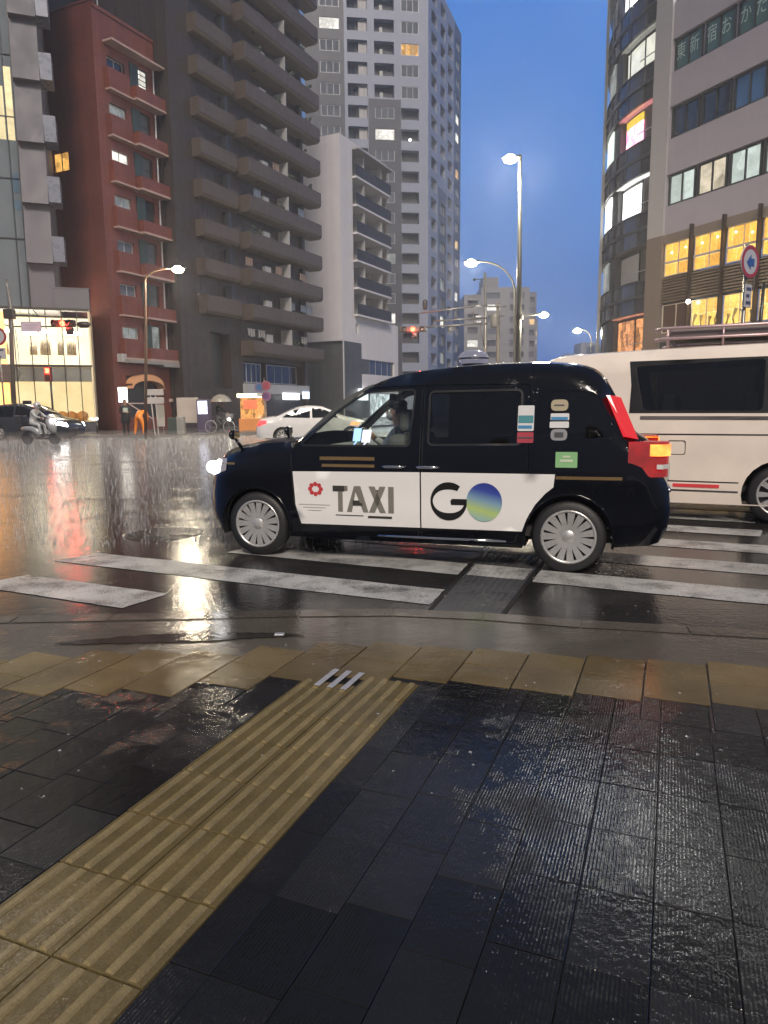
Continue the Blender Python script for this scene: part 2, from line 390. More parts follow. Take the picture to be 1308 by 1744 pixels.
    L(nt, h, b.inputs['Height']); L(nt, b.outputs[0], bs.inputs['Normal'])
    return m

m_road = WET('wet asphalt', (0.022, 0.021, 0.021), (0.048, 0.045, 0.043), grain=170, grain_bump=0.7, rough=0.24, puddle=0.8, pscale=0.5, wave=0.5, rmin=0.12)
m_paint = WET('worn wet road paint', (0.50, 0.51, 0.50), (0.64, 0.63, 0.61), grain=200, grain_bump=0.5, rough=0.4, puddle=0.3, dirt=0.2, wave=0.25, rmin=0.10, vcol_scale=9, wear=0.55)
m_kerb = WET('wet kerb concrete', (0.10, 0.088, 0.073), (0.17, 0.15, 0.125), grain=150, grain_bump=0.6, rough=0.28, puddle=0.8, pscale=1.2, wave=0.42, rmin=0.06)
m_tan = WET('wet tan paving', (0.065, 0.048, 0.026), (0.37, 0.275, 0.135), vcol_scale=2.2, grain=150, grain_bump=0.6, rough=0.27, puddle=0.6, island=0.3, wave=0.4, ripple=0.5, rmin=0.06)
m_dark = WET('wet dark ribbed paving', (0.016, 0.016, 0.018), (0.042, 0.042, 0.044), grain=260, grain_bump=0.4, rough=0.17, puddle=0.8, pscale=1.7, ribs=0.20, island=0.62, wave=0.55, rmin=0.03, ripple=0.3)
m_bed = WET('wet joint mortar', (0.012, 0.012, 0.012), (0.02, 0.02, 0.02), rough=0.5, puddle=0.2)
m_tac = WET('wet yellow tactile paving', (0.085, 0.065, 0.030), (0.25, 0.19, 0.085), grain=170, grain_bump=0.5, rough=0.22, puddle=0.7, pscale=3.0, wave=0.4, vcol_scale=8, rmin=0.05, ripple=0.4)
m_tac_bar = WET('worn tops of the tactile bars', (0.17, 0.13, 0.062), (0.40, 0.315, 0.155), grain=170, grain_bump=0.5, rough=0.26, puddle=0.5, pscale=5.0, wave=0.25, vcol_scale=12, rmin=0.08)
m_steel_strip = M('wet pale studs', (0.42, 0.43, 0.47), 0.3, 0.3, bump=0.2, bscale=120)
m_far_pave = WET('wet far pavement', (0.10, 0.095, 0.09), (0.16, 0.15, 0.14), grain=40, rough=0.4, puddle=0.5)
m_iron = WET('wet cast iron', (0.07, 0.065, 0.06), (0.11, 0.10, 0.095), grain=90, rough=0.3, puddle=0.3)

# road: one sheet to the horizon
mb = MB(); mb.add([(-900, -300, -0.006), (900, -300, -0.006), (900, 1500, -0.006), (-900, 1500, -0.006)], [(0, 1, 2, 3)])
road = tag(mb.build('road', m_road), 'dark wet asphalt crossing mirroring shop and street lights', 'road', kind='structure')

def em(e, m, z):     # point in the crosswalk frame: e along a stripe, m across the road
    return Vector((E_.x * e + V_c.x * m, E_.y * e + V_c.y * m, z))
V_c = Vector((0.427, 0.904))
def stripe(corners, name='crosswalk_stripe', z=-0.002, mat=None):
    bm = bmesh.new(); vs = [bm.verts.new((c[0], c[1], z)) for c in corners]
    f = bm.faces.new(vs); bmesh.ops.subdivide_edges(bm, edges=bm.edges[:], cuts=14, use_grid_fill=True)
    rnd = random.Random(int(1000 * abs(corners[0][0])) + 3)
    for v in bm.verts:
        if v.is_boundary: v.co.x += rnd.uniform(-.006, .006); v.co.y += rnd.uniform(-.006, .006)
    me = bpy.data.meshes.new(name); bm.to_mesh(me); bm.free(); me.materials.append(mat or m_paint)
    o = bpy.data.objects.new(name, me); COL.objects.link(o); o.parent = road; return o
GL = [Vector((0.765, 6.02)), Vector((0.268, 4.47))]; GR = [Vector((1.300, 5.92)), Vector((0.715, 4.42))]
def on_line(A, m):   # point of a guide-strip edge at cross offset m
    a, b = A[0].dot(V_c), A[1].dot(V_c); t = (m - a) / (b - a); return A[0] + (A[1] - A[0]) * t
def pt(e, m): return (E_.x * e + V_c.x * m, E_.y * e + V_c.y * m)
for m0, m1, ea, eb in ((3.53, 3.96, -5.2, -3.68), (4.45, 4.88, -5.36, None), (5.38, 5.81, -4.15, None), (6.34, 6.77, -3.4, None), (7.28, 7.71, -2.6, None)):
    L0, L1 = (pt(ea - 0.07, m0), pt(ea + 0.03, m1))
    R0, R1 = (pt(eb, m0), pt(eb + 0.03, m1)) if eb else (on_line(GL, m0) - E_ * 0.05, on_line(GL, m1) - E_ * 0.05)
    stripe([L0, R0, R1, L1])
for m0, m1, eb in ((5.38, 5.81, 0.52), (6.34, 6.77, 0.50), (7.28, 7.71, 0.48), (8.22, 8.65, 0.44), (9.16, 9.59, 0.42), (10.1, 10.53, 0.42)):
    stripe([on_line(GR, m0) + E_ * 0.05, pt(eb, m0), pt(eb + 0.03, m1), on_line(GR, m1) + E_ * 0.05])
# guide strip for blind pedestrians across the road, with raised dots where a stripe would pass
g0, g1 = 4.12, 13.0
mb = MB(); a, b, c, d = on_line(GL, g0), on_line(GR, g0), on_line(GR, g1), on_line(GL, g1)
mb.add([(*q, -0.0025) for q in (a, b, c, d)], [(0, 1, 2, 3)])
m_guide = WET('wet grey guide strip', (0.07, 0.072, 0.078), (0.12, 0.122, 0.13), grain=160, grain_bump=1.0, rough=0.34, puddle=0.5)
gs = mb.build('guide_strip', m_guide, road)
mb = MB(); mb.mi = 0
for k in range(6):
    m0 = 5.40 + 0.94 * k
    if k > 3: break
    mb.add([(*q, -0.0005) for q in (on_line(GL, m0) + E_ * 0.02, on_line(GR, m0) - E_ * 0.02, on_line(GR, m0 + 0.41) - E_ * 0.02, on_line(GL, m0 + 0.41) + E_ * 0.02)], [(0, 1, 2, 3)])
mb.build('painted_band', m_paint, gs)
mb = MB(); mb.smooth = True
for i in range(0, 62):
    for j in range(9):
        m = 4.5 + i * 0.055; A = on_line(GL, m); B = on_line(GR, m); q = A + (B - A) * ((j + 0.8) / 9.6)
        white = any(5.40 + 0.94 * k < m < 5.81 + 0.94 * k for k in range(4)); mb.mi = 1 if white else 0
        z = -0.0005 if white else -0.0025
        mb.add([(q.x + 0.012 * math.cos(x), q.y + 0.012 * math.sin(x), z) for x in (0.5, 1.8, 3.0, 4.3, 5.5)] + [(q.x, q.y, z + 0.006)], [(0, 1, 5), (1, 2, 5), (2, 3, 5), (3, 4, 5), (4, 0, 5)])
mb.build('raised_dots', [m_guide, m_paint], gs)['kind'] = 'stuff'
mb = MB()
for Aa in (GL, GR):
    off = -0.035 if Aa is GL else 0.0
    mb.add([(*q, -0.0018) for q in (on_line(Aa, 4.3) + E_ * off, on_line(Aa, 4.3) + E_ * (off + 0.035), on_line(Aa, 9) + E_ * (off + 0.035), on_line(Aa, 9) + E_ * off)], [(0, 1, 2, 3)])
mb.build('drain_slot', m_bed, gs)
# manhole cover left of the taxi
ctr = ground(278, 909, -0.006); mb = MB(); mb.lathe([(0.0, 0.0), (0.40, 0.0), (0.43, -0.004)], (ctr.x, ctr.y, 0.0), n=40)
for i in range(-13, 14):
    for j in range(-13, 14):
        x, y = i * 0.03, j * 0.03
        if x * x + y * y < 0.14 and (i + j) % 2 == 0: mb.box(ctr.x + x - 0.010, ctr.x + x + 0.010, ctr.y + y - 0.010, ctr.y + y + 0.010, 0.0002, 0.005)
tag(mb.build('manhole_cover', m_iron), 'round studded iron manhole cover in the wet road left of the taxi', 'manhole cover')

# near pavement: kerb concrete, tan border tiles, dark ribbed tiles, yellow tactile path
KERB = [(-40, -22.0), (-24, -8.5), (-14.5, 0.6), (-9.0, 3.2), (-5.5, 4.2), (-3.8, 4.48), (-2.56, 4.575), (-1.4, 4.615), (-0.6, 4.66), (0.18, 4.66), (0.75, 4.53), (1.28, 4.36), (2.34, 4.12), (3.6, 3.75), (6.0, 2.95), (12, 0.7), (30, -7), (60, -21)]
mb = MB(); n = len(KERB)
mb.add([(x, y, 0.0) for x, y in KERB] + [(x, y - 14, 0.0) for x, y in KERB], [(i, i + n, i + n + 1, i + 1) for i in range(n - 1)])
mb.add([(x, y, 0.0) for x, y in KERB] + [(x, y + 0.03, -0.02) for x, y in KERB], [(i, i + 1, i + n + 1, i + n) for i in range(n - 1)])
pavement = mb.build('pavement', m_kerb); pavement['kind'] = 'structure'
tag(pavement, 'wet pavement corner the viewer stands on, flush with the road', 'pavement')
# kerb stones: a row of long slabs with open joints
mb = MB()
def along(poly, step):
    out, acc = [], 0.0
    for (x0, y0), (x1, y1) in zip(poly, poly[1:]):
        l = math.hypot(x1 - x0, y1 - y0); t = acc
        while t < l: out.append((Vector((x0 + (x1 - x0) * t / l, y0 + (y1 - y0) * t / l)), Vector((x1 - x0, y1 - y0)) / l)); t += step
        acc = t - l
    return out
ks = along(KERB[4:15], 0.62)
for (q, d), (q2, d2) in zip(ks, ks[1:]):
    a, b = q + d * 0.004, q2 - d2 * 0.004; n1, n2 = Vector((d.y, -d.x)) * 0.16, Vector((d2.y, -d2.x)) * 0.16
    mb.add([(a.x, a.y, 0.006), (b.x, b.y, 0.006), (b.x + n2.x, b.y + n2.y, 0.005), (a.x + n1.x, a.y + n1.y, 0.005), (a.x, a.y, -0.02), (b.x, b.y, -0.02)], [(0, 3, 2, 1), (0, 1, 5, 4)])
mb.build('kerb', WET('wet kerb stone', (0.12, 0.105, 0.086), (0.19, 0.165, 0.137), grain=150, grain_bump=0.6, rough=0.26, puddle=0.8, pscale=1.2, island=0.25, wave=0.4, rmin=0.06), pavement)
SC = [-2.98, -2.70, -2.43, -2.13, -1.835, -1.54, -1.25, -0.966, -0.665, -0.37, -0.07, 0.225, 0.52]
LOW = [2.36, 2.475, 2.575, 2.78, 2.97, 3.10, 3.19, 3.235, 3.25, 3.30, 3.36, 3.40]
UP = [2.97, 3.08, 3.17, 3.36, 3.55, 3.66, 3.69, 3.75, 3.79, 3.86, 3.90, 3.97]
for k in range(14):
    SC.append(SC[-1] + 0.295); LOW.append(LOW[-1] + 0.035); UP.append(UP[-1] + 0.035)
for k in range(12):
    SC.insert(0, SC[0] - 0.29); LOW.insert(0, LOW[0] - 0.16); UP.insert(0, UP[0] - 0.15)
def tile(mb, s0, s1, t0, t1, z, g=0.004, tilt=0.0015, rnd=random, skirt=0.012):
    zs = [z + rnd.uniform(-tilt, tilt) for _ in range(4)]; b = 0.0015
    o = [ST(s0 + g, t0 + g, zs[0] - b), ST(s1 - g, t0 + g, zs[1] - b), ST(s1 - g, t1 - g, zs[2] - b), ST(s0 + g, t1 - g, zs[3] - b)]
    i = [ST(s0 + g + b, t0 + g + b, zs[0]), ST(s1 - g - b, t0 + g + b, zs[1]), ST(s1 - g - b, t1 - g - b, zs[2]), ST(s0 + g + b, t1 - g - b, zs[3])]
    u = [v - Vector((0, 0, skirt)) for v in o]
    mb.add(i + o + u, [(0, 1, 2, 3)] + [(k, 4 + k, 4 + (k + 1) % 4, (k + 1) % 4) for k in range(4)] + [(4 + k, 8 + k, 8 + (k + 1) % 4, 4 + (k + 1) % 4) for k in range(4)])
# mortar bed under all tiles
mb = MB()
for k in range(len(LOW)): mb.add([ST(SC[k], -8, 0.004), ST(SC[k + 1], -8, 0.004), ST(SC[k + 1], UP[k], 0.004), ST(SC[k], UP[k], 0.004)], [(0, 1, 2, 3)])
mb.build('mortar_bed', m_bed, pavement)
mb = MB()
for k in range(len(LOW)):
    mid = LOW[k] + (UP[k] - LOW[k]) * 0.5 if k % 2 else LOW[k] + 0.02
    tile(mb, SC[k], SC[k + 1], LOW[k], UP[k] if k % 2 == 0 else mid, 0.014)
    if k % 2: tile(mb, SC[k], SC[k + 1], mid, UP[k], 0.014)
mb.build('border_tiles', m_tan, pavement)['kind'] = 'stuff'
P0, P1 = -1.65, -1.085
def low_at(s):
    for k in range(len(LOW)):
        if SC[k] <= s < SC[k + 1]: return LOW[k]
    return -9
mb = MB(); rnd = random.Random(11)
cols = [-1.085 + 0.12 + 0.1955 * k for k in range(0, 22)]; cols = [-1.085] + cols
lefts = [P0 - 0.1955 * k for k in range(0, 24)]
allc = [(cols[i], cols[i + 1]) for i in range(len(cols) - 1)] + [(lefts[i + 1], lefts[i]) for i in range(len(lefts) - 1)]
for s0, s1 in allc:
    t = -1.6 - rnd.choice([0, 0.1, 0.2, 0.15])
    bounds = sorted({s0, s1} | {c for c in SC if s0 < c < s1})
    while t < 4.6:
        t2 = t + 0.3
        whole = t2 <= min(low_at((a + b) / 2) for a, b in zip(bounds, bounds[1:]))
        for a, b in ([(s0, s1)] if whole else list(zip(bounds, bounds[1:]))):
            if b - a < 0.012: continue
            lim = low_at((a + b) / 2); te = min(t2, lim)
            if te - t > 0.012: tile(mb, a, b, t, te, 0.012, g=0.0013, tilt=0.0012, rnd=rnd)
        t = t2
mb.build('dark_tiles', m_dark, pavement)['kind'] = 'stuff'
# tactile path: 28 cm tiles, each with four raised bars along the walking direction
mb = MB(); mb2 = MB(); rnd = random.Random(5); half = (P1 - P0) / 2
for k in range(-7, 8):
    t0 = 1.156 + 0.29 * k; t1 = t0 + 0.29
    for j in range(2):
        s0 = P0 + half * j; s1 = s0 + half
        if t0 < -1.2: continue
        tt1 = min(t1, min(low_at(s0 + 0.02), low_at(s1 - 0.02)) + 0.03)
        if tt1 - t0 < 0.03: continue
        mb.mi = 0; tile(mb, s0, s1, t0, tt1, 0.014, g=0.003, tilt=0.0012, rnd=rnd)
        for q in range(4):
            sc_ = s0 + half * (q + 0.5) / 4; w0, w1 = 0.0130, 0.0085; z0, z1 = 0.013, 0.0215
            steel = (k == 6 and j == 0 and q > 0)
            mb.mi = 1; tgt = mb2 if steel else mb; a, b = t0 + 0.005, tt1 - 0.005
            if steel: z0, z1 = 0.0205, 0.0235; w0, w1 = 0.0155, 0.0125; a, b = t0 + 0.03, t1 - 0.03
            bot = [ST(sc_ - w0, a, z0), ST(sc_ + w0, a, z0), ST(sc_ + w0, b, z0), ST(sc_ - w0, b, z0)]
            top = [ST(sc_ - w1, a + 0.006, z1), ST(sc_ + w1, a + 0.006, z1), ST(sc_ + w1, b - 0.006, z1), ST(sc_ - w1, b - 0.006, z1)]
            tgt.add(bot + top, [(4, 5, 6, 7)] + [(i, (i + 1) % 4, 4 + (i + 1) % 4, 4 + i) for i in range(4)])
            if steel:
                w0, w1 = 0.0130, 0.0085; z0, z1 = 0.013, 0.0215; a, b = t0 + 0.005, tt1 - 0.005
                bot = [ST(sc_ - w0, a, z0), ST(sc_ + w0, a, z0), ST(sc_ + w0, b, z0), ST(sc_ - w0, b, z0)]
                top = [ST(sc_ - w1, a + 0.006, z1), ST(sc_ + w1, a + 0.006, z1), ST(sc_ + w1, b - 0.006, z1), ST(sc_ - w1, b - 0.006, z1)]
                mb.add(bot + top, [(4, 5, 6, 7)] + [(i, (i + 1) % 4, 4 + (i + 1) % 4, 4 + i) for i in range(4)])
tp = mb.build('tactile_paving', [m_tac, m_tac_bar]); tag(tp, 'yellow tactile paving strip with raised bars running to the kerb', 'path', kind='structure')
for _ in range(1): mb2.build('steel_strips', m_steel_strip, tp)
# low wet seam in the gutter, left of the tactile strip
mb = MB(); rnd = random.Random(4); A_, B_ = [], []
for i in range(60):
    x = 90 + 430 * i / 59; c = 1096 - 15 * math.sin(math.pi * 0.5 * i / 59); hw = 7.0 * math.sin(math.pi * (i + 0.5) / 60) ** 0.7 + rnd.uniform(-0.9, 0.9)
    A_.append(ground(x, c - hw, 0.0065)); B_.append(ground(x, c + hw, 0.0065))
n = len(A_); mb.add(A_ + B_, [(n + i, n + i + 1, i + 1, i) for i in range(n - 1)])
mb.build('gutter_seam', WET('dark gutter seam', (0.035, 0.031, 0.026), (0.07, 0.062, 0.052), rough=0.2, puddle=0.8, wave=0.35, vcol_scale=7), pavement)
# small reflector plate set in the kerb
q = ground(476, 1082, 0.0); mb = MB(); mb.bbox(q.x - 0.03, q.x + 0.03, q.y - 0.02, q.y + 0.02, 0.0, 0.012, 0.004)
tag(mb.build('kerb_stud', m_steel_strip), 'tiny pale stud set in the wet kerb', 'stud')

# pavement on the far side
FARK = [(-90, 47), (-40, 40), (-22, 37.5), (-15, 35.6), (-11.9, 34.3), (-9.5, 36.0), (-6.5, 40), (-3.4, 46), (8, 70), (30, 115)]
BACK = [(-90, 90), (-40, 80), (-22, 80), (-15, 80), (-12, 80), (-9, 80), (-8, 82), (-6, 90), (4, 110), (20, 130)]
mb = MB(); n = len(FARK)
mb.add([(x, y, 0.12) for x, y in FARK] + [(x, y, 0.12) for x, y in BACK] + [(x, y - 0.02, -0.02) for x, y in FARK], [(i, i + 1, i + n + 1, i + n) for i in range(n - 1)] + [(i, i + 2 * n, i + 2 * n + 1, i + 1) for i in range(n - 1)])
tag(mb.build('far_pavement', m_far_pave), 'wet pavement in front of the shops on the far side', 'pavement', kind='structure')
FR = [(60, 8), (34, 20), (24, 25.5), (16, 33), (11.5, 42), (11, 60), (30, 120)]
BR = [(80, 40), (70, 60), (60, 70), (50, 80), (45, 90), (40, 100), (60, 130)]
mb = MB(); n = len(FR)
mb.add([(x, y, 0.12) for x, y in FR] + [(x, y, 0.12) for x, y in BR] + [(x, y - 0.02, -0.02) for x, y in FR], [(i, i + 1, i + n + 1, i + n) for i in range(n - 1)] + [(i, i + 2 * n, i + 2 * n + 1, i + 1) for i in range(n - 1)])
tag(mb.build('far_pavement', m_far_pave), 'wet pavement below the white office building at right', 'pavement', kind='structure')
# ------------------------------------------------------------------ buildings
m_glass_dark = M('dark window glass', (0.022, 0.026, 0.032), 0.06, var=0.4, scale=0.6, spec=0.8)
m_glass_grey = M('curtained window glass', (0.111, 0.122, 0.141), 0.10, var=0.3, scale=0.9)
m_frame_dark = M('dark window frame', (0.03, 0.032, 0.036), 0.35)
m_frame_grey = M('grey aluminium frame', (0.42, 0.43, 0.45), 0.35, 0.2)
m_white_lit = ROOM('white lit room', (1.0, 0.96, 0.86), 1.0, 0.6)
m_warm_lit = ROOM('warm lit room', (1.0, 0.62, 0.22), 0.9, 0.5)
m_amber_lit = ROOM('amber lit room', (1.0, 0.52, 0.12), 0.8, 0.5, 2.0)
m_dim_lit = ROOM('dim lit room', (0.62, 0.66, 0.62), 0.30, 0.55)
m_dark_room = M('dark recess', (0.03, 0.03, 0.034), 0.5, var=0.4)
m_white_trim = M('white painted trim', (0.370, 0.363, 0.370), 0.5, streak=0.2)
m_ac = M('air conditioner casing', (0.370, 0.370, 0.355), 0.4)

def window(fa, s0, s1, z0, z1, o, pane, frame, parent, cols=2, rows=1, fw=0.05, dep=0.06, name='window'):
    mb = MB()
    mb.fbox(fa, s0, s1, z0, z0 + fw, o - dep, o); mb.fbox(fa, s0, s1, z1 - fw, z1, o - dep, o)
    mb.fbox(fa, s0, s0 + fw, z0 + fw, z1 - fw, o - dep, o - 0.002); mb.fbox(fa, s1 - fw, s1, z0 + fw, z1 - fw, o - dep, o - 0.002)
    for k in range(1, cols):
        c = s0 + (s1 - s0) * k / cols; mb.fbox(fa, c - fw * 0.4, c + fw * 0.4, z0 + fw, z1 - fw, o - dep, o - 0.004)
    for k in range(1, rows):
        c = z0 + (z1 - z0) * k / rows; mb.fbox(fa, s0 + fw, s1 - fw, c - fw * 0.3, c + fw * 0.3, o - dep, o - 0.006)
    w = mb.build(name, frame, parent)
    p = MB(); p.fquad(fa, s0 + fw * 0.5, s1 - fw * 0.5, z0 + fw * 0.5, z1 - fw * 0.5, o - dep * 0.8); p.build('pane', pane, w)
    return w

# ---- grey corner building with the bright glass storefront
P = at(163, 735, 42); fa = Fa((P.x, P.y), (-0.94, -0.342))
m_panel = M('grey metal cladding', (0.125, 0.122, 0.14), 0.6, 0.0, var=0.05, scale=0.4, streak=0.0)
m_shop_wall = M('cream shop wall', (0.75, 0.64, 0.42), 0.6, var=0.1)
m_shop_glow = EM('shop wall with painted glow', (1.0, 0.82, 0.50), 1.1, 0.2, 0.6, (1.0, 0.89, 0.64), gloss=False)  # emission in the wall itself stands in for lamp light
m_shop_glow_low = EM('lower shop wall with amber glow', (1.0, 0.72, 0.32), 0.78, 0.2, 0.7, (1.0, 0.82, 0.46), gloss=False)  # amber lamp light put into the wall as emission
m_shop_lamp = EM('shop ceiling light', (1.0, 0.9, 0.72), 18.0, 0.05)
m_band = M('grey spandrel glass', (0.26, 0.27, 0.25), 0.2)
gb = empty('shop_building', (P.x, P.y, 0), label='grey clad building with a bright two storey glass storefront at far left', cat='building')
LEFT = 15.0
mb = MB(); mb.fbox(fa, -0.08, LEFT, 0.12, 0.72, -0.3, 0.02); mb.build('plinth', M('dark stone plinth', (0.05, 0.05, 0.055), 0.3), gb)
mb = MB()
mb.fbox(fa, -0.08, 0.02, 0.72, 7.05, -4, 0.0)
mb.fbox(fa, LEFT - 0.1, LEFT, 0.72, 7.05, -4, 0.0)
mb.fquad(fa, 0, LEFT, 0.12, 7.05, -4.0)
mb.build('wall', m_shop_wall, gb)
mb = MB(); mb.fquad(fa, 0.05, LEFT, 3.95, 7.0, -3.9); mb.build('upper_room', m_shop_glow, gb)
mb = MB(); mb.fquad(fa, 0.05, 4.35, 0.75, 3.1, -2.6); mb.build('lower_room', m_shop_glow_low, gb)
mb = MB(); mb.fquad(fa, 4.4, LEFT, 0.75, 3.1, -0.6); mb.fquad(fa, 4.4, LEFT, 4.0, 6.9, -0.6); mb.build('orange_room', EM('shop wall with orange glow', (1.0, 0.40, 0.10), 2.2, 0.3, 0.8, (1.0, 0.50, 0.18), gloss=False), gb)  # orange shop light put into the wall as emission
mb = MB(); mb.fbox(fa, 0.02, LEFT, 3.78, 3.95, -3.9, -0.05); mb.fbox(fa, 0.02, LEFT, 0.5, 0.74, -3.9, -0.1); mb.build('shop_floor', m_shop_wall, gb)
mb = MB(); mb.fbox(fa, 0.02, LEFT, 3.02, 3.78, -0.16, -0.08); mb.build('spandrel', m_band, gb)
for s0, s1, zz in ((0.5, 1.4, 5.85), (1.9, 2.7, 5.9), (2.9, 3.6, 5.8), (4.2, 5.2, 5.9), (6, 7.4, 5.9), (8.2, 9.4, 5.9), (10.5, 12, 5.9)):
    mb = MB(); mb.fbox(fa, s0, s1, zz, zz + 0.10, -2.2, -1.2); mb.build('ceiling_light', m_shop_lamp, gb)
for s0, h, w in ((0.9, 1.25, 0.5), (1.55, 1.1, 0.35), (2.3, 1.4, 0.55), (3.0, 0.9, 0.4), (4.5, 1.2, 0.5), (6.6, 1.3, 0.6)):   # garments on rails upstairs
    mb = MB(); mb.smooth = True
    for j in range(4): mb.tube([fa.pt(s0 + j * w / 4, 4.62, -1.8), fa.pt(s0 + j * w / 4, 4.62 + h * 0.5, -1.8), fa.pt(s0 + j * w / 4, 4.62 + h * 0.75, -1.8)], [w * 0.16, w * 0.13, 0.03], 7)
    mb.tube([fa.pt(s0 - 0.1, 4.62 + h * 0.78, -1.8), fa.pt(s0 + w, 4.62 + h * 0.78, -1.8)], 0.015, 6)
    mb.build('clothes_rail', M('hanging garments', (0.20, 0.17, 0.13), 0.8, var=0.6, scale=4), gb)
for s0 in (0.7, 1.3, 1.8, 5, 6.2):
    mb = MB(); mb.smooth = True; mb.lathe([(0.0, 0.75), (0.25, 0.78), (0.33, 1.0), (0.3, 1.2), (0.1, 1.32), (0, 1.33)], tuple(fa.pt(s0, 0, -1.0).xy) + (0,), n=12)
    mb.build('display_table', M('orange shop display', (0.55, 0.26, 0.06), 0.6, var=0.4, scale=5), gb)
mb = MB()
for s in (0.61, 1.41, 2.24, 3.06, 3.9, 4.7, 5.5, 6.3, 7.1, 7.9, 8.7, 9.5, 10.3, 11.1, 12, 12.9, 13.8): mb.fbox(fa, s - 0.022, s + 0.022, 0.72, 7.05, -0.07, 0.03)
mb.fbox(fa, -0.06, LEFT, 3.86, 3.96, -0.06, 0.024); mb.fbox(fa, -0.06, LEFT, 6.98, 7.12, -0.06, 0.035)
mb.build('mullion_grid', M('storefront mullions', (0.05, 0.045, 0.035), 0.4), gb)
mb = MB(); mb.fquad(fa, 0.0, LEFT, 0.72, 7.0, -0.03); mb.build('shop_glass', GLASS('storefront glass', (0.93, 0.93, 0.9)), gb)
mb = MB(); mb.fbox(fa, -0.12, 1.70, 7.12, 8.2, -1.5, 0.03); mb.fbox(fa, -0.16, 1.72, 8.2, 8.26, -1.5, 0.06); mb.build('terrace_parapet', m_panel, gb)
# tower part: panel column, glazing column, little balcony boxes
m_tg = M('sky grey curtain glazing', (0.148, 0.174, 0.192), 0.15, var=0.25, scale=0.5)
TOP = 36.0
mb = MB(); mb.fbox(fa, 1.62, 2.93, 7.12, TOP, -6, -0.05); mb.build('tower_wall', m_panel, gb)
mb = MB(); mb.fbox(fa, 3.0, LEFT, 7.12, TOP, -6, -0.18); mb.build('curtain_wall', m_tg, gb)
mb = MB(); mb.fbox(fa, 2.93, 3.0, 7.12, TOP, -0.2, 0.04); mb.fbox(fa, 3.4, 3.44, 7.12, TOP, -0.2, -0.1)
z = 9.45
while z < TOP:
    mb.fbox(fa, 3.0, LEFT, z + 1.3, z + 1.36, -0.2, -0.12); z += 3.15
mb.build('dark_seam', m_frame_dark, gb)
z = 9.45
while z < TOP - 3:
    mb = MB()   # each storey's panel leans out towards its foot like a shingle
    mb.hexa([fa.pt(1.60, z, 0), fa.pt(2.92, z, 0), fa.pt(2.92, z, 0.42), fa.pt(1.60, z, 0.42), fa.pt(1.60, z + 3.05, -0.04), fa.pt(2.92, z + 3.05, -0.04), fa.pt(2.92, z + 3.05, 0.02), fa.pt(1.60, z + 3.05, 0.02)])
    mb.build('leaning_panel', m_panel, gb)
    mb = MB(); mb.fbox(fa, 0.98, 1.60, z + 0.15, z + 1.5, -1.2, 0.25); mb.build('balcony_box', M('blue grey balcony panel', (0.192, 0.207, 0.252), 0.3, 0.2), gb)
    z += 3.15
mb = MB(); mb.fquad(fa, 3.06, 3.40, 15.9, 19.6, -0.16); mb.fquad(fa, 3.5, 8.5, 15.9, 18.6, -0.165); mb.build('lit_window', ROOM('yellow lit stairwell', (1.0, 0.82, 0.45), 0.75, 0.8), gb)
mb = MB(); mb.fquad(fa, 3.06, 3.38, 13.2, 14.2, -0.16); mb.fquad(fa, 3.06, 3.38, 12.3, 12.8, -0.16); mb.build('blue_window', M('blue window', (0.10, 0.16, 0.22), 0.15), gb)

# ---- red brick building
P = at(200, 735, 45); fl = Fa((P.x, P.y), U_); ff = Fa((P.x, P.y), V_)
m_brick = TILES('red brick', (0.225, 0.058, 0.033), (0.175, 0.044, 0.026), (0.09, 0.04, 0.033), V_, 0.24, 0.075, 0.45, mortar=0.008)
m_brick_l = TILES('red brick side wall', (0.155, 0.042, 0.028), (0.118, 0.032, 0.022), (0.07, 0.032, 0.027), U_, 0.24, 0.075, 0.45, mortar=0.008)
m_soffit = M('pinkish plaster soffit', (0.340, 0.244, 0.215), 0.6)
m_shut = M('dark green shutter', (0.022, 0.04, 0.038), 0.45)
rb = empty('brick_building', (P.x, P.y, 0), label='red brick apartment building with dark green shutters beside the storefront', cat='building')
ZT = 24.6; W1 = 5.75
holes = []; z0s = [4.62 + 2.63 * k for k in range(7)]
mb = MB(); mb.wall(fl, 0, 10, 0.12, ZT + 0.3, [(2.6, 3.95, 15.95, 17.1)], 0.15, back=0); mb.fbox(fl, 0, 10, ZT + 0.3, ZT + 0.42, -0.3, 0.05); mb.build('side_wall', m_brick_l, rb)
hs = []
for z in z0s: hs += [(0.95, 2.35, z + 1.25, z + 1.95), (2.75, 4.35, z + 0.75, z + 2.25)]
hs += [(1.0, 3.7, 0.9, 3.55)]
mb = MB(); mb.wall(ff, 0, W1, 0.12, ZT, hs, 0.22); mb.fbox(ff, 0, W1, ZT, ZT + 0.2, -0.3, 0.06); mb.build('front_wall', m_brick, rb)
mb = MB(); B = [ff.pt(0.02, 0, -0.02), ff.pt(W1 - 0.02, 0, -0.02), ff.pt(W1, 0, -9), fl.pt(9.9, 0, -0.02)]
mb.prism([(b.x, b.y) for b in B], ZT - 0.3, ZT - 0.1); mb.add([ff.pt(W1, 0.12, 0), ff.pt(W1, 0.12, -9), ff.pt(W1, ZT, -9), ff.pt(W1, ZT, 0)], [(0, 1, 2, 3)]); mb.build('roof', m_brick, rb)
lit = {6: (None, m_white_lit), 5: (m_dim_lit, m_glass_grey), 4: (m_white_lit, m_glass_grey), 3: (m_dim_lit, m_glass_dark), 2: (m_glass_grey, m_glass_grey), 1: (m_glass_grey, m_glass_grey), 0: (m_dim_lit, m_dim_lit)}
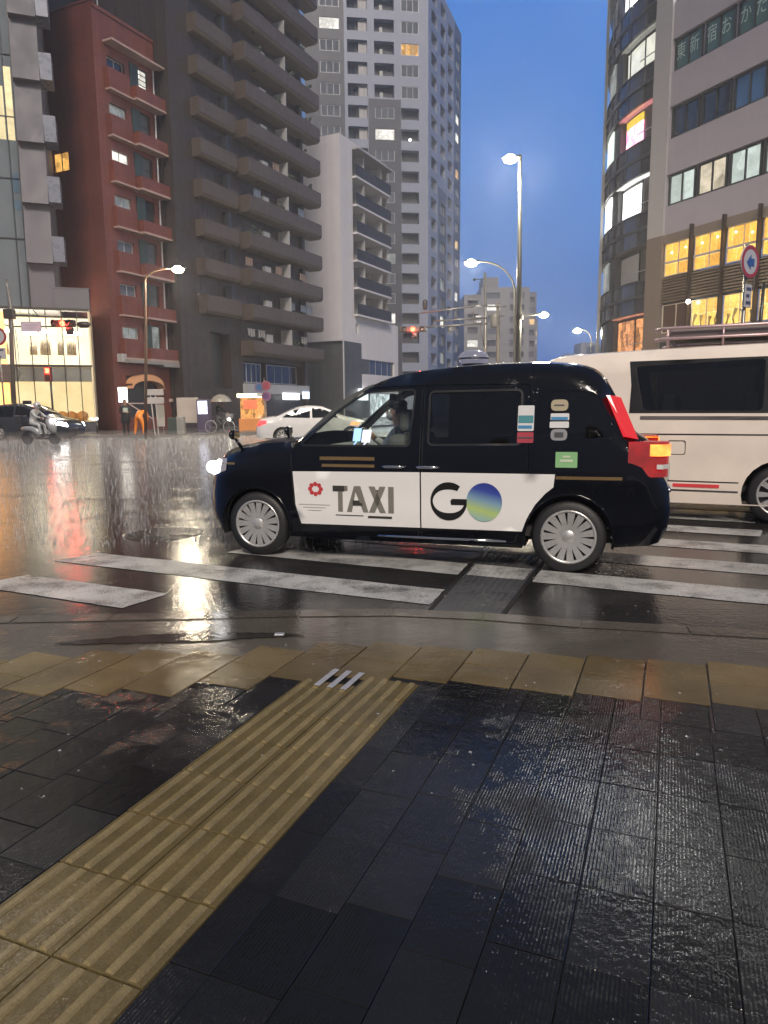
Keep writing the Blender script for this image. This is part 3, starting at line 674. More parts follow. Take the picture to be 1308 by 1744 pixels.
for k, z in enumerate(z0s):
    a, b = lit[k]
    window(ff, 0.95, 2.35, z + 1.25, z + 1.95, -0.16, a or m_glass_dark, m_frame_grey, rb, 2)
    w = window(ff, 3.45, 4.35, z + 0.75, z + 2.25, -0.14, b, m_frame_dark, rb, 1, 5 if k == 6 else 2, name='french_window')
    mb = MB(); mb.fbox(ff, 2.72, 3.42, z + 0.7, z + 2.28, 0.0, 0.07); mb.fbox(ff, 2.78, 3.36, z + 0.8, z + 2.18, 0.07, 0.085); mb.build('shutter', m_shut, rb)
    # balcony in front of the french window, bay parapet under the small window
    mb = MB(); mb.fbox(ff, 2.55, 5.7, z + 0.02, z + 0.72, 0.62, 0.72); mb.fbox(ff, 2.55, 2.65, z + 0.02, z + 0.72, 0, 0.62); mb.fbox(ff, 5.6, 5.7, z + 0.02, z + 0.72, 0, 0.62); mb.build('balcony', m_brick, rb)
    mb = MB(); mb.fbox(ff, 2.52, 5.73, z - 0.10, z + 0.02, 0.0, 0.75); mb.build('balcony_slab', m_soffit, rb)
    mb = MB(); mb.fbox(ff, 0.75, 2.45, z + 0.02, z + 1.2, 0.0, 0.30); mb.build('window_bay', m_brick, rb)
    mb = MB(); mb.fbox(ff, 0.72, 2.48, z - 0.08, z + 0.02, 0.0, 0.42); mb.build('bay_slab', m_soffit, rb)
    mb = MB(); mb.tube([ff.pt(4.7, z, 0.1), ff.pt(4.7, z + 2.5, 0.1)], 0.05, 6); mb.build('drain_pipe', m_frame_grey, rb)
mb = MB(); mb.fbox(ff, 0.72, 5.73, z0s[-1] + 2.55, z0s[-1] + 2.67, 0.0, 0.75); mb.build('top_canopy', m_soffit, rb)
window(fl, 2.6, 3.95, 15.95, 17.1, -0.08, m_amber_lit, m_frame_dark, rb, 2)
mb = MB(); mb.fbox(ff, 0.6, 5.76, 4.30, 4.52, 0.0, 0.8); mb.fbox(ff, 3.6, 5.76, 4.18, 4.30, 0.0, 0.8); mb.build('first_floor_ledge', M('grey ledge', (0.222, 0.215, 0.207), 0.5), rb)
# arched entrance awning
m_awn = M('orange brown awning', (0.50, 0.26, 0.13), 0.7)
mb = MB(); pts = []
for i in range(13):
    a = math.pi * i / 12; pts.append((2.35 - 1.40 * math.cos(a), 3.02 + 0.62 * math.sin(a), 2.35 - 1.40 * math.cos(a), 2.72 + 0.52 * math.sin(a)))
for (a0, a1, b0, b1), (c0, c1, d0, d1) in zip(pts, pts[1:]):
    mb.add([ff.pt(a0, a1, 0.55), ff.pt(c0, c1, 0.55), ff.pt(d0, d1, 0.62), ff.pt(b0, b1, 0.62), ff.pt(a0, a1, 0.0), ff.pt(c0, c1, 0.0), ff.pt(b0, b1, 0.0), ff.pt(d0, d1, 0.0)], [(0, 1, 2, 3), (0, 4, 5, 1), (3, 2, 7, 6)])
mb.build('awning', m_awn, rb)
mb = MB(); mb.fquad(ff, 1.0, 3.7, 0.9, 3.55, -0.2); mb.build('entrance', m_dark_room, rb)
mb = MB(); mb.fbox(ff, 0.9, 3.9, 1.75, 1.82, 0.1, 0.2); mb.add([ff.pt(0.9, 1.75, 0.15), ff.pt(2.6, 0.75, 0.5), ff.pt(2.6, 0.83, 0.5), ff.pt(0.9, 1.83, 0.15)], [(0, 1, 2, 3)]); mb.build('handrail', M('pale pink handrail', (0.55, 0.42, 0.38), 0.4), rb)
mb = MB(); mb.lathe([(0, -0.1), (0.14, -0.1), (0.14, 0.1), (0, 0.1)], tuple(ff.pt(4.6, 2.0, 0.3)), n=10); mb.build('wall_lamp', m_soffit, rb)
mb = MB(); mb.fbox(ff, 0.35, 0.75, 4.35, 4.85, 0.0, 0.4); mb.build('wall_box', m_white_trim, rb)
mb = MB(); mb.fquad(ff, W1 + 0.25, W1 + 0.55, 16.3, 17.6, -0.3); mb.build('lit_window', EM('narrow lit window', (1.0, 0.97, 0.85), 1.6), rb)
mb = MB(); mb.tube([fl.pt(1.5, ZT + 0.3, -2), fl.pt(1.5, ZT + 4.5, -2)], 0.04, 6); mb.build('roof_mast', m_frame_grey, rb)

# ---- dark apartment block behind the brick building, lit balconies at the top
P = at(236, 735, 58); fb = Fa((P.x, P.y), U_)
m_dkblue = M('dark blue grey render', (0.044, 0.044, 0.056), 0.6, streak=0.2)
db = empty('dark_block', (P.x, P.y, 0), label='dark blue grey block with lit balconies rising behind the red brick building', cat='building')
mb = MB(); mb.wall(fb, -1.5, 12, 0.1, 46, [], 0.2, back=8); mb.build('wall', m_dkblue, db)
for k in range(3):
    z = 26.3 + 3.0 * k
    mb = MB(); mb.fbox(fb, 0.4, 9, z, z + 1.15, 0.0, 1.3); mb.build('balcony', m_dkblue, db)
    for s0, s1, mm in (((0.7, 1.9, m_warm_lit), (2.4, 4.0, m_white_lit), (6.4, 7.2, m_dim_lit)) if k < 2 else ((1, 2.2, m_white_lit), (4, 5, m_white_lit))):
        window(fb, s0, s1, z + 0.4, z + 2.6, 0.05, mm, m_frame_dark, db, 2)
    mb = MB(); mb.lathe([(0, -0.06), (0.22, -0.06), (0.16, 0.06), (0, 0.06)], tuple(fb.pt(1.3, z + 2.55, 0.6)), n=10); mb.build('balcony_lamp', EM('balcony lamp', (1.0, 0.97, 0.8), 6.0), db)
    mb = MB(); mb.lathe([(0, -0.05), (0.16, -0.05), (0.1, 0.05), (0, 0.05)], tuple(fb.pt(5.6, z + 2.3, 0.6)), n=10); mb.build('balcony_lamp', EM('balcony lamp', (1.0, 0.97, 0.8), 6.0), db)

# ---- brown apartment building with long solid balconies
P = at(333, 735, 50); ff = Fa((P.x, P.y), V_); fl = Fa(ff.pt(-1.0, 0).xy, U_)
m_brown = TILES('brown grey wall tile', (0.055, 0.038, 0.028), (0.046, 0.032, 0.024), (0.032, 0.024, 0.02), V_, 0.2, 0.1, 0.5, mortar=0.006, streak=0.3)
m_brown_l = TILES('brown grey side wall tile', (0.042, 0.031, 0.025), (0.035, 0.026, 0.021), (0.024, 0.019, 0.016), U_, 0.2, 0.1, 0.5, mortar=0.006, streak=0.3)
m_parapet = M('taupe concrete balcony', (0.080, 0.060, 0.047), 0.55, streak=0.15)
m_under = M('balcony underside painted lit', (0.17, 0.14, 0.105), 0.6, var=0.2)  # light on the soffits put into a paler colour
br = empty('apartment_building', (P.x, P.y, 0), label='tall brown grey apartment building with long solid balconies on every floor', cat='building')
TOPB = 41.0; FL = [5.4 + 2.575 * k for k in range(14)]
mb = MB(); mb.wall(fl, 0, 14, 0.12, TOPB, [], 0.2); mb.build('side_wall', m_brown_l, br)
mb = MB()
for k in range(4): mb.fbox(fl, 0.8 + k * 1.6, 1.05 + k * 1.6, 0.12, TOPB, 0.0, 0.12)
mb.build('wall_rib', m_brown_l, br)
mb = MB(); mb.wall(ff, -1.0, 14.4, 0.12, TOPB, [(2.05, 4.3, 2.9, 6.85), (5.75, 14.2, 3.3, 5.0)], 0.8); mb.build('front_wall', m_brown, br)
mb = MB(); mb.fquad(ff, 2.0, 4.4, 2.8, 6.9, -0.8); mb.build('dark_opening', m_dark_room, br)
mb = MB(); mb.add([ff.pt(14.4, 0.12, 0), ff.pt(14.4, 0.12, -12), ff.pt(14.4, TOPB, -12), ff.pt(14.4, TOPB, 0)], [(0, 1, 2, 3)]); mb.fbox(ff, -1, 14.4, TOPB, TOPB + 0.2, -12, 0.0); mb.build('end_wall', m_brown, br)
def balcony(s0, s1, z, h, o, r=0.28):
    mb = MB(); prof = [(0.0, z - 0.02), (o - r, z - 0.02)]
    for i in range(1, 6):
        a = math.pi / 2 * i / 5; prof.append((o - r + r * math.sin(a), z - 0.02 + r - r * math.cos(a)))
    prof += [(o, z + h), (o - 0.14, z + h), (o - 0.14, z + 0.15), (0.0, z + 0.15)]
    n = len(prof); vs = [ff.pt(s0, q[1], q[0]) for q in prof] + [ff.pt(s1, q[1], q[0]) for q in prof]
    for i in range(n - 1):
        mb.mi = 1 if i < 4 else 0
        mb.add([vs[i], vs[i + 1], vs[n + i + 1], vs[n + i]], [(0, 1, 2, 3)])
    mb.mi = 0
    mb.fbox(ff, s0, s0 + 0.14, z + 0.15, z + h, 0.0, o - 0.14); mb.fbox(ff, s1 - 0.14, s1, z + 0.15, z + h, 0.0, o - 0.14)
    mb.add([vs[i] for i in range(n)], [list(range(n))]); mb.add([vs[n + i] for i in range(n)], [list(range(n))])
    return mb.build('balcony', [m_parapet, m_under], br)
rnd = random.Random(3)
for k, z in enumerate(FL):
    h = 1.15 if k else 1.05
    balcony(5.55, 15.75, z, h, 1.25)
    if k >= 1: balcony(0.95, 4.85, z, 1.1 if k > 1 else 1.25, 0.75)
    if k >= 1:
        for s0, mm in ((1.25, m_glass_dark), (2.6, m_dim_lit if rnd.random() < 0.7 else m_glass_grey)):
            window(ff, s0, s0 + 1.1, z + 0.15, z + 2.15, 0.02, mm, m_frame_dark, br, 2)
        mb = MB(); mb.fbox(ff, 3.95, 4.2, z + 0.2, z + 2.2, 0.02, 0.6); mb.build('privacy_screen', m_frame_dark, br)
    for s0 in (6.3, 9.3, 12.6):
        window(ff, s0, s0 + 1.7, z + 0.15, z + 2.15, 0.02, m_glass_dark if rnd.random() < 0.72 else m_glass_grey, m_frame_dark, br, 2)
    mb = MB(); mb.fbox(ff, 10.95, 11.05, z + 0.2, z + 2.3, 0.0, 1.05); mb.build('balcony_divider', m_white_trim, br)
    mb = MB(); mb.fbox(ff, 8.2, 8.95, z + 0.75, z + 1.75, 0.3, 0.6); mb.build('outdoor_unit', m_ac, br)
    if k > 2:
        mb = MB(); mb.lathe([(0, 0.0), (0.16, 0.0), (0.16, 0.03), (0, 0.03)], tuple(ff.pt(7.4, z - 0.055, 0.7)), n=10); mb.build('soffit_vent', m_frame_dark, br)
rnd = random.Random(8)
for k, z in enumerate(FL):
    for s0 in (6.0, 7.3, 9.9, 11.7, 13.4, 14.4):
        t_ = rnd.random()
        if t_ < 0.3:
            mb = MB(); mb.tube([ff.pt(s0 - 0.5, z + 1.95, 0.7), ff.pt(s0 + 0.5, z + 1.95, 0.7)], 0.02, 5)
            for j in range(3): mb.fbox(ff, s0 - 0.42 + 0.3 * j, s0 - 0.2 + 0.3 * j, z + 1.35 + 0.1 * rnd.random(), z + 1.93, 0.69, 0.71)
            mb.build('laundry', M('hung laundry ' + 'abc'[k % 3], ((0.3, 0.29, 0.28), (0.16, 0.2, 0.26), (0.28, 0.2, 0.16))[k % 3], 0.8), br)
        elif t_ < 0.5:
            mb = MB(); mb.smooth = True; c = ff.pt(s0, z + 1.2, 0.95)
            for j in range(9): mb.ball(c + Vector((rnd.uniform(-.3, .3), rnd.uniform(-.3, .3), rnd.uniform(-.1, .3))), rnd.uniform(.07, .14), None, None, 6, 4)
            mb.build('balcony_plant', M('dark potted foliage', (0.03, 0.045, 0.025), 0.7), br)
mb = MB(); mb.fbox(ff, 14.0, 14.42, 0.12, FL[-1], 0.0, 0.35); mb.build('corner_pillar', m_brown, br)
# ground floor shops
mb = MB(); mb.fbox(ff, 5.6, 14.4, 2.55, 3.3, 0.0, 0.5); mb.build('shop_fascia', M('grey shop fascia', (0.33, 0.34, 0.36), 0.4), br)
mb = MB(); mb.fbox(ff, 5.7, 14.3, 0.14, 2.5, -0.3, 0.05); mb.build('shop_front', m_dark_room, br)
for s0, s1 in ((5.9, 8.4), (9.2, 13.6)):
    window(ff, s0, s1, 3.4, 4.9, -0.3, m_glass_dark, m_frame_grey, br, 4)
mb = MB(); mb.fbox(ff, 6.0, 8.2, 0.5, 2.45, 0.06, 0.1); mb.build('lit_shop_window', ROOM('orange lit shop', (1.0, 0.52, 0.16), 0.8, 0.4, 3.0), br)
mb = MB(); mb.fbox(ff, 5.95, 8.25, 2.15, 2.5, 0.1, 0.5); mb.build('shop_light_box', EM('cream light box', (1.0, 0.86, 0.55), 2.6), br)
mb = MB(); mb.fbox(ff, 10.2, 12.6, 2.1, 2.65, 0.5, 0.62); mb.build('lit_sign', EM('white lit sign', (0.95, 0.98, 1.0), 2.0), br)
mb = MB(); mb.fbox(ff, 13.2, 14.2, 2.2, 2.8, 0.5, 0.6); mb.build('lit_sign', EM('bluish lit sign', (0.7, 0.82, 1.0), 1.5), br)

# ---- white mid-rise with dark balcony rails
P = at(586, 735, 74); ff = Fa((P.x, P.y), V_); fl = Fa((P.x, P.y), U_)
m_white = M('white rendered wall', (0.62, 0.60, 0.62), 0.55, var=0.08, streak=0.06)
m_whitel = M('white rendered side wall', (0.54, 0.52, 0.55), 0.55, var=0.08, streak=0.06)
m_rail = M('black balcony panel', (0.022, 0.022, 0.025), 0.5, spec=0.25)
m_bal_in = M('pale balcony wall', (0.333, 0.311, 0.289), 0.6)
wb = empty('white_midrise', (P.x, P.y, 0), label='white mid-rise with black balcony rails between the brown block and the tower', cat='building')
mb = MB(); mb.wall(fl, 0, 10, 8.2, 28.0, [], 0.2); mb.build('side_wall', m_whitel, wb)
mb = MB(); mb.fbox(fl, -0.05, 9, 0.12, 8.2, -6, -0.3); mb.build('dark_base', M('dark green grey base', (0.075, 0.078, 0.075), 0.5, streak=0.2), wb)
mb = MB(); mb.wall(ff, 0, 2.6, 0.12, 28.0, [], 0.2); mb.wall(ff, 2.6, 13.5, 0.12, 10.9, [(3.4, 12.4, 5.0, 6.6), (3.4, 12.6, 0.3, 3.0), (2.9, 3.5, 9.2, 10.2)], 0.3)
mb.fbox(ff, 2.6, 10.6, 27.3, 28.0, -8, 0.0); mb.add([ff.pt(13.5, 0.1, 0), ff.pt(13.5, 0.1, -8), ff.pt(13.5, 10.9, -8), ff.pt(13.5, 10.9, 0)], [(0, 1, 2, 3)]); mb.build('front_wall', m_white, wb)
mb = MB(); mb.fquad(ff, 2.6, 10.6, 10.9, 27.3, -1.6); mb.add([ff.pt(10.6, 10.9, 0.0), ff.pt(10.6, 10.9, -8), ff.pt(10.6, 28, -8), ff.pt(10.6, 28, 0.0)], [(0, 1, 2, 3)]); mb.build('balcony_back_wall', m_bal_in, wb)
window(ff, 3.4, 12.4, 5.0, 6.6, -0.2, m_glass_dark, m_frame_grey, wb, 6)
window(ff, 3.4, 12.6, 0.3, 3.0, -0.2, ROOM('shop strip lit', (0.9, 0.95, 1.0), 1.4, 0.4), m_frame_grey, wb, 6)
window(ff, 2.9, 3.5, 9.2, 10.2, -0.2, m_glass_dark, m_frame_grey, wb, 1)
for k in range(6):
    z = 10.9 + 2.73 * k
    mb = MB(); mb.fbox(ff, 2.6, 10.75, z - 0.02, z + 0.16, -1.6, 0.5); mb.build('balcony_slab', m_white, wb)
    mb = MB(); mb.fbox(ff, 2.62, 10.75, z + 0.16, z + 1.28, 0.42, 0.47); mb.fbox(ff, 10.7, 10.75, z + 0.16, z + 1.28, -1.5, 0.42); mb.build('balcony_rail', m_rail, wb)
    for s0 in (3.0, 5.0, 7.1, 9.0):
        window(ff, s0, s0 + 1.3, z + 0.2, z + 2.2, -1.55, m_bal_in if s0 in (3.0, 7.1) else m_dim_lit, m_frame_grey, wb, 2)
    for s0 in (4.6, 8.7):
        mb = MB(); mb.fbox(ff, s0, s0 + 0.08, z + 0.16, z + 2.5, -1.6, 0.3); mb.build('balcony_divider', m_white_trim, wb)
mb = MB(); mb.fbox(ff, 2.6, 10.9, 27.25, 27.4, -1.6, 0.75); mb.build('roof_canopy', m_white_trim, wb)
mb = MB(); mb.fbox(ff, 3.0, 4.6, 2.2, 3.4, 0.1, 0.5); mb.build('lit_sign', EM('white lit sign', (0.95, 0.98, 1.0), 2.0), wb)

# ---- residential tower
P = at(533, 735, 102); ff = Fa((P.x, P.y), (0.99, 0.137)); cr = ff.pt(16.76, 0); fs = Fa((cr.x, cr.y), (0.329, 0.944))
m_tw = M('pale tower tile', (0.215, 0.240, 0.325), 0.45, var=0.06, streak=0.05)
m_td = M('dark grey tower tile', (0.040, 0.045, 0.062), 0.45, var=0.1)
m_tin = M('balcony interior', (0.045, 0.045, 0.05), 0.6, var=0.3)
tw = empty('residential_tower', (P.x, P.y, 0), label='pale and dark grey residential tower, the tallest building, left of open sky', cat='building')
ZB = [51.2 + 2.715 * k for k in range(-17, 3)]; TT = 60.0
def twall(fa, s0, s1, z0, z1, mat, holes, name='wall'):
    mb = MB(); mb.wall(fa, s0, s1, z0, z1, [h for h in holes if s0 <= h[0] and h[1] <= s1 and z0 <= h[2] and h[3] <= z1], 0.9); mb.build(name, mat, tw)
hA, hB, hC, hD = [], [], [], []
for z in ZB:
    hA.append((2.05, 4.68, z + 0.03, z + 1.45)); hB.append((5.72, 8.4, z + 0.0, z + 1.6))
    hC.append((9.35, 12.05, z, z + 1.6) if z > 42.5 else (9.4, 12.05, z + 0.03, z + 1.45)); hD.append((13.0, 15.45, z, z + 1.5))
LO = 42.85
twall(ff, 0, 5.3, 0.1, TT, m_td, hA)
twall(ff, 5.3, 8.49, 0.1, TT, m_tw, hB)
twall(ff, 8.49, 13.02 - 0.05, LO, TT, m_tw, hC); twall(ff, 8.49, 13.02 - 0.05, 0.1, LO, m_td, hC)
twall(ff, 12.97, 16.76, 0.1, TT, m_tw, hD)
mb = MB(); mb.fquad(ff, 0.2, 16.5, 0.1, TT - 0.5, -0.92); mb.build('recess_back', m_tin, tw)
litA = {52: m_white_lit}; rnd = random.Random(21)
for i, z in enumerate(ZB):
    window(ff, 2.05, 4.68, z + 0.03, z + 1.45, -0.06, m_white_lit if abs(z - 51.2) < 0.1 else m_glass_grey, m_frame_grey, tw, 3, fw=0.07)
    if z <= 42.5:
        lt = m_white_lit if abs(z - 37.6) < 0.2 or abs(z - 13.2) < 0.2 else (m_dim_lit if abs(z - 21.3) < 1.4 else m_glass_grey)
        window(ff, 9.4, 12.05, z + 0.03, z + 1.45, -0.06, lt, m_frame_grey, tw, 3, fw=0.07)
    if z > 42.5:
        window(ff, 13.0, 15.45, z, z + 1.5, -0.06, m_amber_lit if abs(z - 48.5) < 0.3 else m_glass_grey, m_frame_grey, tw, 3, fw=0.07)
    # balcony details inside the recesses: a pale side screen and a window
    window(ff, 5.75, 6.9, z - 0.1, z + 1.55, -0.85, m_glass_dark, m_frame_dark, tw, 2, name='balcony_window')
    mb = MB(); mb.fbox(ff, 7.25, 8.38, z - 0.1, z + 1.58, -0.9, -0.45); mb.build('balcony_screen', m_white_trim, tw)
    if z > 42.5:
        mb = MB(); mb.fbox(ff, 10.1, 10.5, z, z + 0.7, -0.7, -0.2); mb.build('outdoor_unit', m_ac, tw)
mb = MB(); q = ff.pt(14.2, ZB[12] + 0.15, 0.05); mb.ball(q, 0.17); mb.build('balcony_lamp', EM('balcony lamp', (1.0, 0.97, 0.8), 6.0), tw)
# narrow side face
hS = []
for z in ZB:
    hS += [(1.6, 4.6, z - 0.2, z + 1.5), (6.6, 9.4, z + 0.3, z + 2.0), (11.0, 14.0, z - 0.4, z + 1.3), (16.0, 18.2, z, z + 1.4)]
def scol(s0, s1, mat, z0=0.1, z1=TT): twall(fs, s0, s1, z0, z1, mat, hS, 'side_wall')
scol(0, 5.4, m_tw); scol(5.4, 10.2, m_tw, 33.4, TT); scol(5.4, 10.2, m_td, 0.1, 33.4); scol(10.2, 15, m_tw); scol(15, 19.5, m_td)
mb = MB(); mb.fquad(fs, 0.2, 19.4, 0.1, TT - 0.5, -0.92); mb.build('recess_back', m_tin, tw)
for i, z in enumerate(ZB):
    window(fs, 16.0, 18.2, z, z + 1.4, -0.1, {15: m_white_lit, 14: m_white_lit, 12: m_amber_lit, 8: m_warm_lit, 5: m_white_lit}.get(i, m_glass_grey), m_frame_grey, tw, 2, name='side_window')
    if i < 10:
        window(fs, 6.6, 9.4, z + 0.3, z + 2.0, -0.2, {3: m_white_lit, 1: m_dim_lit, 5: m_dim_lit}.get(i, m_glass_dark), m_frame_grey, tw, 3, name='side_window')
# glazed fin painted with the blue of reflected sky, at the left edge with projecting balcony ends
m_bluegl = M('sky painted glazing', (0.10, 0.22, 0.50), 0.12, var=0.15, scale=0.3)  # reflected sky put into the base colour
m_bluegl2 = M('pale sky painted glazing', (0.20, 0.34, 0.62), 0.12, var=0.15, scale=0.3)
mb = MB(); mb.fbox(ff, -0.55, 0.0, 0.1, TT, -3, 0.06); mb.build('glazed_fin', m_bluegl, tw)
mb = MB(); mb.fbox(ff, -1.55, -0.55, 0.1, TT, -3, -0.02); mb.build('glazed_screen', m_bluegl2, tw)
for k in range(-12, 3):
    z = 51.2 + 3.0 * k * 1.19; mb = MB(); lo = k % 2
    mb.hexa([ff.pt(-3.6 + 1.2 * lo, z - 0.6, -1), ff.pt(-1.5, z + 1.3, -1), ff.pt(-1.5, z + 1.3, 0.05), ff.pt(-3.6 + 1.2 * lo, z - 0.6, 0.05), ff.pt(-3.7 + 1.2 * lo, z + 0.3, -1), ff.pt(-1.5, z + 2.5, -1), ff.pt(-1.5, z + 2.5, 0.05), ff.pt(-3.7 + 1.2 * lo, z + 0.3, 0.05)])
    mb.build('balcony_end', m_bluegl2, tw)
mb = MB(); A = [ff.pt(0, 0, -0.95), ff.pt(16.7, 0, -0.95), fs.pt(19.5, 0, -0.95), ff.pt(2, 0, -18)]; mb.prism([(a.x, a.y) for a in A], TT - 0.3, TT + 0.3); mb.build('roof', m_td, tw)
mb = MB(); mb.fbox(fs, 19.3, 19.5, 0.1, TT, -14, 0.0); mb.build('end_wall', m_td, tw)
# ---- far apartment block and low skyline
def far_block(px0, px1, py, Y, label, mat, seed, name='far_block', cat='building', step=None, dep=12):
    A = at(px0, 735, Y); B = at(px1, 735, Y); fa = Fa((A.x, A.y), (B.x - A.x, B.y - A.y)); w = (B - A).xy.length; h = at((px0 + px1) / 2, py, Y).z
    o = empty(name, (A.x, A.y, 0), label=label, cat=cat)
    rnd = random.Random(seed); dz = 3.0; n = max(1, int(w / 4.2)); hs = []
    z = h - 2.4
    while z > 6:
        for i in range(n): hs.append((w * (i + 0.2) / n, w * (i + 0.8) / n, z, z + 1.5))
        z -= dz
    mb = MB(); mb.wall(fa, 0, w, 0.1, h, hs, 0.5, back=dep); mb.fbox(fa, 0, w, h, h + 0.4, -dep, 0.05); mb.build('wall', mat, o)
    mb = MB(); mb.fquad(fa, 0.1, w - 0.1, 0.2, h - 0.2, -0.52); mb.build('recess_back', m_tin, o)
    for hh in hs[:90]:
        if rnd.random() < 0.14:
            mb = MB(); mb.fquad(fa, hh[0], hh[1], hh[2], hh[3], -0.3); mb.build('window', m_white_lit if rnd.random() < 0.6 else m_warm_lit, o)
        elif rnd.random() < 0.5:
            mb = MB(); mb.fquad(fa, hh[0], hh[1], hh[2], hh[3], -0.3); mb.build('window', m_glass_grey, o)
    return fa, o, w, h
m_far = M('far grey wall', (0.222, 0.215, 0.222), 0.6, var=0.1); m_far2 = M('far dark grey wall', (0.163, 0.155, 0.163), 0.6, var=0.1)
fa, o, w, h = far_block(817, 897, 492, 190, 'grey far apartment block behind the utility poles', m_far, 4)
mb = MB(); mb.fbox(fa, 0.5, 4.5, h, h + 3.0, -8, -0.5); mb.build('roof_house', m_far2, o)
far_block(789, 818, 505, 170, 'narrow grey far block touching the tower edge', m_far, 5)
far_block(895, 909, 500, 205, 'dark grey far slab behind the tall lamp post', m_far2, 6)
far_block(905, 912, 545, 260, 'slim distant block right of the tall lamp post', m_far2, 9)
far_block(985, 1015, 585, 330, 'small distant block beyond the furthest street lamp', m_far, 7)
far_block(960, 985, 604, 360, 'lowest distant block on the skyline', m_far, 8)
far_block(1008, 1030, 590, 300, 'distant block next to the curved building', m_far2, 10)

# ---- white office building at right
P = at(1104, 735, 39.5); fa = Fa((P.x, P.y), (0.416, -0.909))
m_off = M('white office panel', (0.262, 0.246, 0.288), 0.5, var=0.06, streak=0.03)
m_pil = M('pale office pillar', (0.296, 0.289, 0.303), 0.45, var=0.06, streak=0.03)
ob = empty('office_building', (P.x, P.y, 0), label='white office building with bands of dark framed windows at the right edge', cat='building')
OT = 34.0; hs = []; rows = [11.65, 14.95, 18.15, 21.45, 24.7, 28.0]; cols = [(0.55 + 1.855 * k, 0.55 + 1.855 * k + 1.7) for k in range(10)]
for z in rows: hs.append((0.5, 19.2, z - 0.03, z + 1.55))
mb = MB(); mb.wall(fa, 0.5, 19.3, 10.2, OT, [(a + 0.001, b - 0.1, c, d) for a, b, c, d in hs], 0.3, back=8); mb.build('wall', m_off, ob)
mb = MB(); mb.fbox(fa, -0.6, 0.5, 10.2, OT, -2, 0.12); mb.build('corner_pillar', m_pil, ob)
mb = MB(); mb.fbox(fa, -0.6, 0.5, 0.12, 10.2, -2, 0.12); mb.build('lower_pillar', M('taupe stone pillar', (0.148, 0.122, 0.104), 0.4, var=0.12), ob)
wh_off = EM('bright office row', (1.0, 1.0, 0.95), 5.0, 0.3, 0.8)
pk = {0: [ROOM('pale green office', (0.80, 0.92, 0.84), 0.52, 0.75)] * 10, 1: [m_glass_dark, m_glass_dark, M('blue reflecting pane', (0.055, 0.12, 0.26), 0.1), m_glass_dark] * 3, 2: [M('teal sign glass', (0.055, 0.11, 0.115), 0.12, var=0.2)] * 10,
      3: [wh_off] * 10, 4: [m_glass_dark] * 10, 5: [m_white_lit] * 10}
signs = []
for r, z in enumerate(rows):
    for k, (a, b) in enumerate(cols):
        if r == 0 and k == 1: pane = ROOM('beige office blind', (0.85, 0.74, 0.55), 0.6, 0.6)
        else: pane = pk[r][k]
        w = window(fa, a, b, z, z + 1.52, -0.12, pane, m_frame_dark, ob, 2, fw=0.09, dep=0.1)
        signs.append((r, k, a, b, z, w))
m_let = M('pale window lettering', (0.26, 0.36, 0.35), 0.5)
chars = '東新宿おかだクリニック'
ci = 0
for r, k, a, b, z, w in signs:
    if r == 2 and k < 3:
        for j in range(2):
            if ci >= 6: break
            vs, fs_ = text_mesh(chars[ci], 0.84, 0.0); c = a + (b - a) * (0.26 + 0.48 * j); ci += 1
            mb = MB(); mb.add([fa.pt(c - 0 + x * 0.72, z + 0.78 + y, -0.075) for x, y in vs], fs_); mb.build('window_lettering', m_let, w)
# lower storeys: amber restaurant windows, louvre band, dark fins
mb = MB(); mb.fbox(fa, 0.5, 19.3, 9.75, 10.2, -0.5, 0.02); mb.fbox(fa, 0.5, 19.3, 4.7, 5.15, -0.5, 0.0); mb.build('lower_beam', M('taupe stone pillar', (0.148, 0.122, 0.104), 0.4), ob)
mb = MB(); mb.fbox(fa, 0.5, 19.3, 0.12, 4.7, -0.5, -0.05); mb.build('ground_floor', m_dark_room, ob)
m_rest = PANELROOM('amber restaurant', (0.92, 0.46, 0.07), (0.62, 0.30, 0.05), (1.0, 0.66, 0.24), (0.416, -0.909), 0.92, 1.45, 1.3)
m_rest2 = PANELROOM('golden restaurant', (1.0, 0.58, 0.13), (0.66, 0.36, 0.07), (1.0, 0.75, 0.36), (0.416, -0.909), 0.47, 0.74, 1.3)
m_pend = EM('pendant lamp', (1.0, 0.85, 0.5), 4.0, 0.1)
